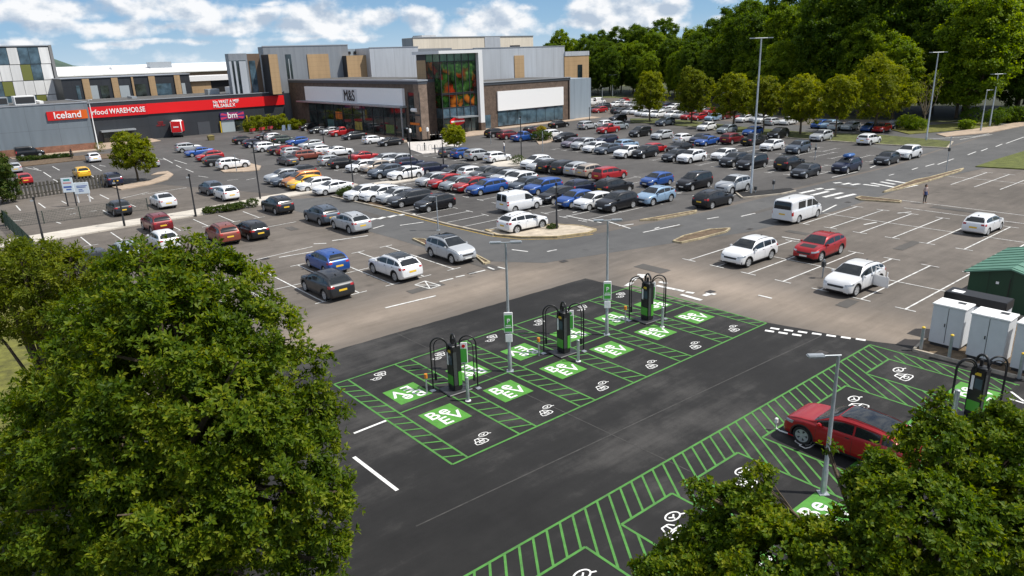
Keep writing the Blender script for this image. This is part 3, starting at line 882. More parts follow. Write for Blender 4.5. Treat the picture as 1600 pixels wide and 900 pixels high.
# length, width, height, wheel radius, axle positions, top line, belt line, window edges (rear, pillars.., front), cladding height
CARS = {
    'hatch': dict(L=4.1, W=1.76, H=1.47, r=.31, ax=(-.305, .31), top=[(-.5, .58), (-.492, .8), (-.478, .96), (-.45, 1.08), (-.395, 1.3), (-.335, 1.4), (-.21, 1.455), (-.07, 1.47), (.04, 1.43), (.14, 1.26), (.255, 1.0), (.36, .93)] + FRONT,
                  belt=[(-.5, .56), (-.48, .93), (-.42, 1.0), (-.1, .96), (.2, .92), (.3, .9), (.4, .84), (.47, .7), (.5, .48)], win=(-.405, -.13, .205), clad=.0, roofw=.70),
    'suv': dict(L=4.4, W=1.84, H=1.65, r=.35, ax=(-.3, .305), top=[(-.5, .66), (-.492, .95), (-.475, 1.1), (-.44, 1.32), (-.39, 1.51), (-.29, 1.605), (-.1, 1.65), (.02, 1.61), (.12, 1.43), (.235, 1.14), (.35, 1.07), (.43, .99), (.475, .84), (.493, .7), (.5, .56)],
                belt=[(-.5, .64), (-.48, 1.04), (-.42, 1.1), (-.1, 1.06), (.2, 1.03), (.3, 1.02), (.42, .93), (.475, .78), (.5, .54)], win=(-.42, -.3, -.1, .19), clad=.4, roofw=.72),
    'crossover': dict(L=4.5, W=1.86, H=1.6, r=.36, ax=(-.3, .31), top=[(-.5, .7), (-.492, .95), (-.475, 1.06), (-.43, 1.22), (-.355, 1.44), (-.22, 1.565), (-.06, 1.6), (.05, 1.54), (.14, 1.36), (.25, 1.1), (.36, 1.03), (.44, .93), (.476, .8), (.493, .68), (.5, .55)],
                      belt=[(-.5, .66), (-.48, 1.0), (-.42, 1.1), (-.1, 1.05), (.2, 1.0), (.3, .98), (.42, .89), (.475, .75), (.5, .53)], win=(-.41, -.29, -.09, .2), clad=.3, roofw=.70),
    'saloon': dict(L=4.6, W=1.8, H=1.44, r=.32, ax=(-.29, .31), top=[(-.5, .62), (-.494, .84), (-.48, .98), (-.4, 1.04), (-.33, 1.09), (-.24, 1.3), (-.15, 1.41), (-.04, 1.44), (.06, 1.4), (.15, 1.22), (.255, .98), (.36, .92)] + [(.44, .85), (.475, .74), (.492, .62), (.5, .48)],
                   belt=[(-.5, .6), (-.48, .92), (-.38, .98), (-.1, .95), (.2, .91), (.3, .89), (.42, .81), (.475, .68), (.5, .46)], win=(-.29, -.08, .2), clad=0, roofw=.68),
    'estate': dict(L=4.65, W=1.8, H=1.5, r=.33, ax=(-.29, .31), top=[(-.5, .6), (-.494, .84), (-.48, 1.02), (-.45, 1.25), (-.41, 1.41), (-.28, 1.48), (-.06, 1.5), (.05, 1.45), (.14, 1.26), (.25, 1.0), (.36, .94)] + [(.44, .86), (.475, .75), (.492, .63), (.5, .5)],
                   belt=[(-.5, .58), (-.485, .95), (-.42, 1.0), (-.1, .96), (.2, .93), (.3, .91), (.42, .83), (.475, .7), (.5, .48)], win=(-.43, -.27, -.07, .205), clad=0, roofw=.70),
    'mpv': dict(L=4.5, W=1.84, H=1.72, r=.33, ax=(-.3, .32), top=[(-.5, .64), (-.494, .9), (-.485, 1.08), (-.465, 1.36), (-.435, 1.6), (-.3, 1.69), (-.05, 1.72), (.06, 1.66), (.17, 1.42), (.29, 1.1), (.38, 1.0), (.44, .92), (.477, .8), (.493, .68), (.5, .54)],
                belt=[(-.5, .62), (-.485, 1.02), (-.42, 1.06), (-.1, 1.02), (.2, .99), (.3, .97), (.42, .88), (.477, .74), (.5, .52)], win=(-.45, -.28, -.04, .24), clad=0, roofw=.76),
    'van': dict(L=4.4, W=1.82, H=1.84, r=.32, ax=(-.29, .31), top=[(-.5, .6), (-.497, 1.0), (-.492, 1.5), (-.478, 1.76), (-.4, 1.83), (-.02, 1.84), (.08, 1.77), (.18, 1.46), (.29, 1.1), (.38, 1.0), (.44, .92), (.477, .8), (.493, .66), (.5, .52)],
                belt=[(-.5, .58), (-.495, .98), (-.42, 1.04), (-.1, 1.04), (.2, 1.0), (.3, .96), (.42, .88), (.477, .74), (.5, .5)], win=(.0, .24), clad=0, roofw=.84),
    'minibus': dict(L=4.95, W=1.92, H=1.98, r=.34, ax=(-.27, .33), top=[(-.5, .7), (-.497, 1.2), (-.49, 1.6), (-.475, 1.88), (-.42, 1.96), (0, 1.98), (.16, 1.93), (.25, 1.66), (.35, 1.24), (.42, 1.1), (.46, 1.0), (.483, .85), (.495, .7), (.5, .56)],
                    belt=[(-.5, .66), (-.495, 1.08), (-.42, 1.16), (-.1, 1.16), (.2, 1.12), (.3, 1.08), (.42, 1.0), (.48, .82), (.5, .54)], win=(-.03, .13, .33), clad=0, roofw=.86),
    'pickup': dict(L=5.0, W=1.84, H=1.72, r=.37, ax=(-.3, .31), top=[(-.5, .7), (-.497, 1.0), (-.49, 1.08), (-.3, 1.09), (-.16, 1.1), (-.145, 1.4), (-.12, 1.66), (-.02, 1.72), (.06, 1.66), (.14, 1.42), (.23, 1.14), (.34, 1.08), (.44, 1.0), (.477, .86), (.493, .72), (.5, .6)],
                   belt=[(-.5, .68), (-.49, .98), (-.42, 1.02), (-.1, 1.06), (.2, 1.04), (.3, 1.02), (.42, .94), (.477, .8), (.5, .58)], win=(-.12, .02, .18), clad=.0, roofw=.7),
}
for k, c in CARS.items():
    c['wid'] = [(-.5, .8), (-.485, .9), (-.45, .955), (-.36, .99), (-.2, 1.), (.2, 1.), (.35, .985), (.43, .95), (.47, .87), (.49, .77), (.5, .66)] if k not in ('van', 'minibus') else [(-.5, .93), (-.48, .98), (-.4, 1), (.3, 1), (.42, .97), (.47, .9), (.49, .8), (.5, .68)]
    c['bot'] = [(-.5, .42), (-.47, .27), (-.36, .21), (.36, .2), (.46, .22), (.5, .34)] if c['clad'] or k == 'pickup' else [(-.5, .36), (-.47, .24), (-.36, .17), (.36, .17), (.46, .19), (.5, .3)]


WS = dict(hatch=(.06, .235), suv=(.045, .215), crossover=(.06, .23), saloon=(.08, .235), estate=(.07, .23), mpv=(.085, .26), van=(.1, .26), minibus=(.18, .33), pickup=(.08, .21))


class Car:
    def __init__(s, kind):
        s.k = kind; c = s.c = CARS[kind]
        s.L, s.Wd, s.Hh, s.r = c['L'], c['W'], c['H'], c['r']
        s.T, s.B, s.Wf, s.Z0 = (pchip(*zip(*c[q])) for q in ('top', 'belt', 'wid', 'bot'))
        s.axles = [a * s.L for a in c['ax']]
        s.body()

    def section(s, t):
        w = s.Wf(t) * s.Wd / 2; zb = s.Z0(t); T = s.T(t); B = min(s.B(t), T - .012)
        g = T - B; full = min(1, g / .42)
        wr = w * (.9 + (s.c['roofw'] - .9) * full)
        h = B - zb
        pts = [(0, zb), (.8 * w, zb), (.93 * w, zb + .03 * h), (.985 * w, zb + .16 * h), (w, zb + .42 * h), (w * .992, zb + .62 * h), (w * .975, zb + .86 * h), (w * .955, zb + .95 * h), (w * .925, B)]
        ws = w * .915
        for q in (.12, .3, .5, .68, .8):
            pts.append((ws + (wr - ws) * q * .82, B + g * q))
        pts += [(wr * .985, B + g * .885), (wr * .94, B + g * .945), (wr * .84, B + g * .978), (wr * .6, B + g * .992), (wr * .3, B + g * .999), (0, T)]
        return pts

    def body(s):
        ts = np.unique(np.concatenate([np.linspace(-.5, -.44, 10), np.linspace(-.44, -.34, 10), np.linspace(-.34, .02, 18), np.linspace(.02, .3, 18), np.linspace(.3, .44, 9), np.linspace(.44, .5, 11)]).round(5))
        V, F = [], []
        n = None
        for t in ts:
            h = s.section(t)
            ring = [(t * s.L, y, z) for y, z in h] + [(t * s.L, -y, z) for y, z in h[-2:0:-1]]
            n = len(ring); V += ring
        for i in range(len(ts) - 1):
            for k in range(n):
                k2 = (k + 1) % n
                F.append((i * n + k, i * n + k2, (i + 1) * n + k2, (i + 1) * n + k))
        F.append(tuple(range(n))[::-1]); e = (len(ts) - 1) * n; F.append(tuple(range(e, e + n)))
        me = bpy.data.meshes.new('body_' + s.k); me.from_pydata(V, [], F)
        bm = bmesh.new(); bm.from_mesh(me); bmesh.ops.recalc_face_normals(bm, faces=bm.faces); bm.to_mesh(me)
        s.bvh = BVHTree.FromBMesh(bm); bm.free()
        # wheel openings cut through the flanks
        cut = MB()
        for ax in s.axles:
            for sg in (-1, 1):
                y0, y1 = sg * (s.Wd / 2 - .3), sg * (s.Wd / 2 + .3)
                ra = s.r * 1.13
                ring = [(ax + ra * math.cos(a), s.r + .01 + ra * math.sin(a)) for a in [2 * math.pi * q / 28 for q in range(28)]]
                b0 = len(cut.v)
                cut.v += [(x, y0, z) for x, z in ring] + [(x, y1, z) for x, z in ring]
                for q in range(28):
                    q2 = (q + 1) % 28; cut.f.append((b0 + q, b0 + q2, b0 + 28 + q2, b0 + 28 + q)); cut.m.append(0)
                cut.f.append(tuple(b0 + q for q in range(28))); cut.f.append(tuple(b0 + 28 + q for q in reversed(range(28)))); cut.m += [0, 0]
        co = cut.build('cutter', M['car_black'], smooth=30)
        bo = link('tmp_body', me)
        md = bo.modifiers.new('b', 'BOOLEAN'); md.operation = 'DIFFERENCE'; md.object = co; md.solver = 'EXACT'
        bpy.context.view_layer.update()
        out = bpy.data.meshes.new_from_object(bo.evaluated_get(bpy.context.evaluated_depsgraph_get()))
        bpy.data.objects.remove(bo); bpy.data.objects.remove(co)
        out.materials.clear()
        out.materials.append(M['car_paint']); out.materials.append(M['car_black'])
        for p in out.polygons:
            c = p.center; mi = 0
            for ax in s.axles:
                if math.hypot(c.x - ax, c.z - s.r - .01) < s.r * 1.125 and abs(c.y) < s.Wd / 2 - .03 and abs(p.normal.z) + abs(p.normal.x) + (abs(c.y) < s.Wd / 2 - .2) > .5: mi = 1
            if c.z < (s.c['clad'] or .25) and mi == 0: mi = 1
            if p.normal.z < -.7: mi = 1
            p.material_index = mi
        out.polygons.foreach_set('use_smooth', [True] * len(out.polygons))
        out.set_sharp_from_angle(angle=R(32))
        out.name = 'body_' + s.k
        s.body_me = out

    def cast(s, o, d):
        h = s.bvh.ray_cast(Vector(o), Vector(d))
        return (h[0], h[1]) if h[0] else (None, None)

    def patch(s, grid, d, off=.006):
        """grid[i][j] = ray origin; drops a thin panel on to the bodywork"""
        V, ok = [], []
        for row in grid:
            for o in row:
                p, n = s.cast(o, d)
                if p is None: V.append((0, 0, 0)); ok.append(False)
                else: V.append(tuple(p - Vector(d) * off)); ok.append(True)
        m = len(grid[0]); F = []
        for i in range(len(grid) - 1):
            for j in range(m - 1):
                q = (i * m + j, i * m + j + 1, (i + 1) * m + j + 1, (i + 1) * m + j)
                if all(ok[k] for k in q): F.append(q)
        return V, F

    def quad(s, corners, d, nu=6, nv=4, off=.006):
        a, b, c, e = [Vector(x) for x in corners]
        g = [[a.lerp(b, i / nu).lerp(e.lerp(c, i / nu), j / nv) for j in range(nv + 1)] for i in range(nu + 1)]
        return s.patch(g, d, off)

    def part(s, pieces, mat_, smooth=True):
        mb = MB()
        for V, F in pieces: mb.add(V, F)
        me = bpy.data.meshes.new('p'); me.from_pydata(mb.v, [], mb.f); me.materials.append(mat_)
        if smooth: me.polygons.foreach_set('use_smooth', [True] * len(me.polygons))
        return me

    def side_glass(s, t0, t1, sg):
        n = 8; g = []
        for i in range(n + 1):
            t = t0 + (t1 - t0) * i / n
            lo = s.B(t) + .035; hi = s.B(t) + (s.T(t) - s.B(t)) * .86 - .01
            hi = max(hi, lo + .001)
            g.append([(t * s.L, sg * 3, lo + (hi - lo) * j / 4) for j in range(5)])
        return s.patch(g, (0, -sg, 0))

    def top_glass(s, t0, t1, f0=.84, f1=.9):
        n = 14; g = []
        for i in range(n + 1):
            t = t0 + (t1 - t0) * i / n; k = i / n
            sec = s.section(t); yb = sec[8][0]; wr = sec[14][0]
            y = (f0 * yb) * (1 - k) + f1 * wr * k if t0 > t1 else (f0 * yb) * (1 - k) + f1 * wr * k
            g.append([(t * s.L, -y + 2 * y * j / 16, 5) for j in range(17)])
        return s.patch(g, (0, 0, -1), .012)

    def wheel(s):
        r, w = s.r, .21
        prof = [(r * .68, -w / 2 + .02), (r * .9, -w / 2), (r * .985, -w / 2 + .03), (r, -w / 2 + .06), (r, w / 2 - .06), (r * .985, w / 2 - .03), (r * .9, w / 2), (r * .68, w / 2 - .02)]
        n = 24; V, F = [], []
        for k in range(n):
            a = 2 * math.pi * k / n
            V += [(p[0] * math.cos(a), p[1], p[0] * math.sin(a)) for p in prof]
        m = len(prof)
        for k in range(n):
            k2 = (k + 1) % n
            for j in range(m - 1): F.append((k * m + j, k * m + j + 1, k2 * m + j + 1, k2 * m + j))
        ty = MB().add(V, F)
        rim = MB(); yo = w / 2 - .035
        # barrel, five pairs of spokes, hub
        V, F = [], []
        for k in range(n):
            a = 2 * math.pi * k / n
            for rr, y in ((r * .7, yo + .02), (r * .6, yo + .015), (r * .57, yo - .06), (r * .1, yo - .07)):
                V.append((rr * math.cos(a), y, rr * math.sin(a)))
        for k in range(n):
            k2 = (k + 1) % n
            F.append((k * 4, k * 4 + 1, k2 * 4 + 1, k2 * 4)); F.append((k * 4 + 1, k * 4 + 2, k2 * 4 + 2, k2 * 4 + 1))
        rim.add(V, F, 0)
        F = [(k * 4 + 2, k * 4 + 3, ((k + 1) % n) * 4 + 3, ((k + 1) % n) * 4 + 2) for k in range(n)]
        rim.add(V, F, 1)
        for k in range(5):
            a = 2 * math.pi * k / 5
            for da in (-.16, .16):
                c, q = math.cos(a + da), math.sin(a + da)
                h = .034
                p0, p1 = r * .12, r * .63
                vs = [(p0 * c - h * q, yo + .008, p0 * q + h * c), (p1 * c - h * 1.3 * q, yo + .012, p1 * q + h * 1.3 * c), (p1 * c + h * 1.3 * q, yo + .012, p1 * q - h * 1.3 * c), (p0 * c + h * q, yo + .008, p0 * q - h * c)]
                vs += [(x, y - .045, z) for x, y, z in vs]
                rim.add(vs, [(0, 1, 2, 3), (7, 6, 5, 4), (0, 4, 5, 1), (2, 6, 7, 3)], 0)
        rim.tube([(0, yo - .05, 0), (0, yo + .014, 0)], r * .17, 10, 0)
        return ty, rim

    def make(s, level):
        """level 2: every part; level 1: the parts one can still make out from afar; level 0: one mesh"""
        L, Wd = s.L, s.Wd
        c = s.c; H = s.Hh
        parts = []     # (name, mesh, per-part sub parts)
        win = c['win']
        # windscreen: from cowl to header
        th, tc_ = WS[s.k]
        G = M['car_glass']
        ws = s.part([s.top_glass(tc_, th, .9, .9)], G)
        # rear window
        if s.k == 'saloon': r0, r1 = -.318, -.165
        elif s.k == 'pickup': r0, r1 = -.152, -.127
        else:
            zr = [t for t, z in c['top'] if t < -.3 and z > s.B(t) + .06]
            r0 = min(zr); r1 = max(t for t in zr if s.T(t) < H * .955) if any(s.T(t) < H * .955 for t in zr) else r0 + .05
        zb_, zt_ = s.B(r0) + .07, s.B(r1) + (s.T(r1) - s.B(r1)) * .97
        if s.k in ('saloon', 'pickup'):
            rw = s.part([s.top_glass(r0, r1, .8, .9)], G)
        else:
            yb_ = s.section(-.45)[8][0] * (.84 if s.k != 'minibus' else .86); yt_ = s.Wd / 2 * c['roofw'] * .9
            zt_ = H * .925; zb_ = s.B(-.45) + .06
            q = s.quad([(-5, -yb_, zb_), (-5, yb_, zb_), (-5, yt_, zt_), (-5, -yt_, zt_)], (1, 0, 0), 8, 6)
            rw = s.part([q] if s.k != 'van' else [s.quad([(-5, .06, zb_), (-5, yb_, zb_), (-5, yt_, zt_), (-5, .06, zt_)], (1, 0, 0), 4, 6), s.quad([(-5, -yb_, zb_), (-5, -.06, zb_), (-5, -.06, zt_), (-5, -yt_, zt_)], (1, 0, 0), 4, 6)], G)
        parts += [('windscreen', ws), ('rear_window', rw)]
        sides = []
        for sg in (1, -1):
            for i in range(len(win) - 1):
                a, b = win[i] + (.008 if i else 0), win[i + 1] - .008
                if i == len(win) - 2: b = win[i + 1] + .004
                sides.append(('side_window', s.part([s.side_glass(a, b, sg)], G)))
        zb = s.B(.46); zl = max(.5, s.T(.47) - .2)
        hl = []
        for sg in (1, -1):
            d = Vector((-1, -sg * .75, -.1)).normalized()
            y0, y1 = Wd / 2 * .5, Wd / 2 * .99
            zt = s.T(.462) - .03; z0 = zt - .15
            base = L * .47
            cs = [(base, sg * y0, z0 - .0), (base - .32, sg * y1 * .97, z0 + .06), (base - .36, sg * y1 * .96, zt + .03), (base - .02, sg * y0, zt - .045)]
            hl.append(('headlight', s.part([s.quad([tuple(Vector(q) - d * 2) for q in cs], d, 6, 3, .007)], M['headlight'])))
        tl = []
        zt = s.B(-.47) + (.0 if s.k not in ('van', 'minibus') else -.0)
        for sg in (1, -1):
            d = Vector((1, -sg * .8, 0)).normalized()
            if s.k in ('van', 'minibus'):
                cs = [(-L * .49, sg * Wd / 2 * .86, .75), (-L * .46, sg * Wd / 2 * .995, .75), (-L * .46, sg * Wd / 2 * .99, 1.12), (-L * .49, sg * Wd / 2 * .86, 1.12)]
            else:
                cs = [(-L * .49, sg * Wd / 2 * .56, zt - .12), (-L * .44, sg * Wd / 2 * .985, zt - .16), (-L * .43, sg * Wd / 2 * .975, zt + .03), (-L * .485, sg * Wd / 2 * .6, zt - .0)]
            tl.append(('tail_light', s.part([s.quad([tuple(Vector(q) - d * 2) for q in cs], d, 5, 3, .007)], M['tail_light'])))
        zp = s.B(-.47) - .3 if s.k not in ('van', 'minibus') else .82
        plr = ('rear_plate', s.part([s.quad([(-5, -.27, zp - .06), (-5, .27, zp - .06), (-5, .27, zp + .06), (-5, -.27, zp + .06)], (1, 0, 0), 4, 1, .012)], M['plate_yellow']))
        plf = ('front_plate', s.part([s.quad([(5, -.27, .4), (5, .27, .4), (5, .27, .51), (5, -.27, .51)], (-1, 0, 0), 4, 1, .014)], M['plate_white']))
        zg = s.T(.47) - .13
        gr = ('grille', s.part([s.quad([(5, -Wd * .24, zg - .12), (5, Wd * .24, zg - .12), (5, Wd * .27, zg), (5, -Wd * .27, zg)], (-1, 0, 0), 6, 2, .008),
                               s.quad([(5, -Wd * .3, .29), (5, Wd * .3, .29), (5, Wd * .26, .385), (5, -Wd * .26, .385)], (-1, 0, 0), 6, 2, .008)], M['car_black']))
        ty, rim = s.wheel()
        wheels = []
        for ax in s.axles:
            for sg in (1, -1):
                wheels.append((ax, sg))
        seams = []
        if level:
            # shut lines of doors and bonnet, thin dark strips
            for sg in (1, -1):
                for t in list(win[1:-1]) + [win[-1] - .0]:
                    g = [[((t + dx) * L, sg * 3, .34 + (s.B(t) + .02 - .34) * j / 8) for j in range(9)] for dx in (-.0013, .0013)]
                    seams.append(s.patch(g, (0, -sg, 0), .003))
                if level == 2:
                    for t in win[1:-1]:     # door handles below
                        g = [[((t + .02 + .035 * i) * L, sg * 3, s.B(t) - .12 + .035 * j) for j in range(2)] for i in range(2)]
                        seams.append(s.patch(g, (0, -sg, 0), .014))
        arch = []
        if c['clad'] and level:
            for ax in s.axles:
                for sg in (1, -1):
                    g = [[(ax + s.r * rr * math.cos(a_), sg * 3, s.r + .01 + s.r * rr * math.sin(a_)) for rr in (1.14, 1.2, 1.27)] for a_ in [R(-18 + 216 * q / 20) for q in range(21)]]
                    arch.append(s.patch(g, (0, -sg, 0), .01))
        body = s.body_me
        if level == 0:
            mb = MB()
            mats = [M['car_paint'], M['car_black'], G, M['tyre'], M['alloy'], M['headlight'], M['tail_light']]
            mb.add([tuple(v.co) for v in body.vertices], [])
            for p in body.polygons: mb.f.append(tuple(p.vertices)); mb.m.append(p.material_index)
            for nm, me in [('', ws), ('', rw)] + sides + hl + tl:
                mi = {'headlight': 5, 'tail_light': 6}.get(nm, 2)
                mb.add([tuple(v.co) for v in me.vertices], [tuple(p.vertices) for p in me.polygons], mi)
            for ax, sg in wheels:
                V = [(x + ax, y * sg + sg * (Wd / 2 - .13), z + s.r) for x, y, z in ty.v]; mb.add(V, ty.f, 3)
                V = [(x + ax, y * sg + sg * (Wd / 2 - .13), z + s.r) for x, y, z in rim.v]
                b = len(mb.v); mb.v += V
                for f, m_ in zip(rim.f, rim.m): mb.f.append(tuple(b + i for i in f)); mb.m.append(4 if m_ == 0 else 1)
            me = bpy.data.meshes.new('far_car'); me.from_pydata(mb.v, [], mb.f)
            for m_ in mats: me.materials.append(m_)
            me.polygons.foreach_set('material_index', mb.m); me.polygons.foreach_set('use_smooth', [True] * len(me.polygons)); me.set_sharp_from_angle(angle=R(32))
            return link('parked_car', me)
        root = empty('parked_car')
        link('body', body, root)
        for pc in seams: link('door_seam', s.part([pc], M['car_black']), root)
        for pc in arch: link('wheel_arch', s.part([pc], M['car_black']), root)
        for nm, me in parts + sides + hl + tl + [plr, plf, gr]:
            link(nm, me, root)
        tme = None
        for ax, sg in wheels:
            if tme is None:
                if level == 2:
                    o = ty.build('tyre', M['tyre'], smooth=40); tme = o.data; bpy.data.objects.remove(o)
                    o = rim.build('rim', [M['alloy'], M['car_black']], smooth=30); rme = o.data; bpy.data.objects.remove(o)
                else:
                    b = len(ty.v); ty.v += rim.v; ty.f += [tuple(b + i for i in f) for f in rim.f]; ty.m += [1 if q == 0 else 2 for q in rim.m]
                    o = ty.build('wheel', [M['tyre'], M['alloy'], M['car_black']], smooth=35); tme = o.data; bpy.data.objects.remove(o)
            o = link('wheel', tme, root, (ax, sg * (Wd / 2 - .13), s.r))
            if sg < 0: o.rotation_euler[2] = math.pi
            if level == 2: link('rim', rme, o)
        # mirrors
        tm = win[-1] - .03
        for sg in (1, -1):
            p, n = s.cast((tm * L, sg * 3, s.B(tm) + .03), (0, -sg, 0))
            y = (p.y if p else sg * Wd / 2)
            V, F = bevel_box(tm * L - .07, y + sg * .02 - .09 + sg * .09, s.B(tm) + .0, tm * L + .09, y + sg * .02 + .09 + sg * .09, s.B(tm) + .15, .04, 2)
            mm = MB().add(V, F)
            o = mm.build('wing_mirror', M['car_paint'] if level == 2 else M['car_black'], root, smooth=60)
        if level == 2 and c['clad']:
            for sg in (1, -1):
                pts = []
                for i in range(9):
                    t = win[0] + .05 + (.03 - win[0] - .05) * i / 8
                    y = s.Wd / 2 * c['roofw'] * .9
                    p, n = s.cast((t * L, sg * y, 5), (0, 0, -1))
                    pts.append(p + Vector((0, 0, .035 if 0 < i < 8 else -.005)))
                mr_ = MB().tube(pts, .016, 6); mr_.build('roof_rail', M['car_black'], root, smooth=60)
        if level == 2:
            t = -.3 if s.k != 'saloon' else -.17
            p, n = s.cast((t * L, 0, 5), (0, 0, -1))
            MB().add(*bevel_box(t * L - .1, -.025, p.z - .02, t * L + .06, .025, p.z + .06, .015, 1)).build('roof_aerial', M['car_black'], root, smooth=50)
        return root


KINDS = {k: Car(k) for k in CARS}
PROTO = {}


def proto(kind, level):
    if (kind, level) not in PROTO:
        PROTO[kind, level] = [KINDS[kind].make(level), False]
    p = PROTO[kind, level]
    if not p[1]:
        p[1] = True
        return p[0]
    return copy_tree(p[0])


COLS = dict(white=(.78, .79, .8), silver=(.42, .44, .46), grey=(.085, .092, .1), steel=(.06, .08, .11), charcoal=(.017, .02, .025), black=(.0045, .0045, .006), blue=(.015, .075, .3),
            navy=(.008, .013, .04), palegrey=(.26, .3, .33), lightblue=(.24, .36, .5), red=(.36, .008, .012), darkred=(.15, .008, .012), rust=(.2, .05, .03), orange=(.5, .17, .03), yellow=(.75, .43, .015), green=(.03, .05, .04), beige=(.4, .34, .28), mauve=(.13, .11, .15))
CNAME = dict(steel='slate blue', palegrey='pale grey', lightblue='light blue', darkred='dark red', rust='rust red', navy='navy blue', green='dark green', mauve='dusky purple')
TNAME = dict(hatch='hatchback', suv='SUV', saloon='saloon', estate='estate car', mpv='people carrier', van='panel van', minibus='van', pickup='pickup', crossover='SUV')
HEADING = dict(L=math.pi, R=0., U=math.pi / 2, D=-math.pi / 2)


def put_car(kind, col, hd, x, y, level):
    o = proto(kind, level)
    o.name = {'van': 'parked_van', 'minibus': 'parked_van', 'pickup': 'pickup_truck'}.get(kind, 'parked_car')
    o.location = (x, y, -.004)
    o.rotation_euler = (0, 0, HEADING[hd] + R(rnd.uniform(-1.6, 1.6)))
    k = rnd.uniform(.97, 1.03)
    o.scale = (k, rnd.uniform(.98, 1.02), rnd.uniform(.97, 1.03))
    c = COLS[col]; j = rnd.uniform(.93, 1.07)
    rgba = (c[0] * j, c[1] * j, c[2] * j, 1)
    o.color = rgba
    for ch in o.children_recursive: ch.color = rgba
    return o


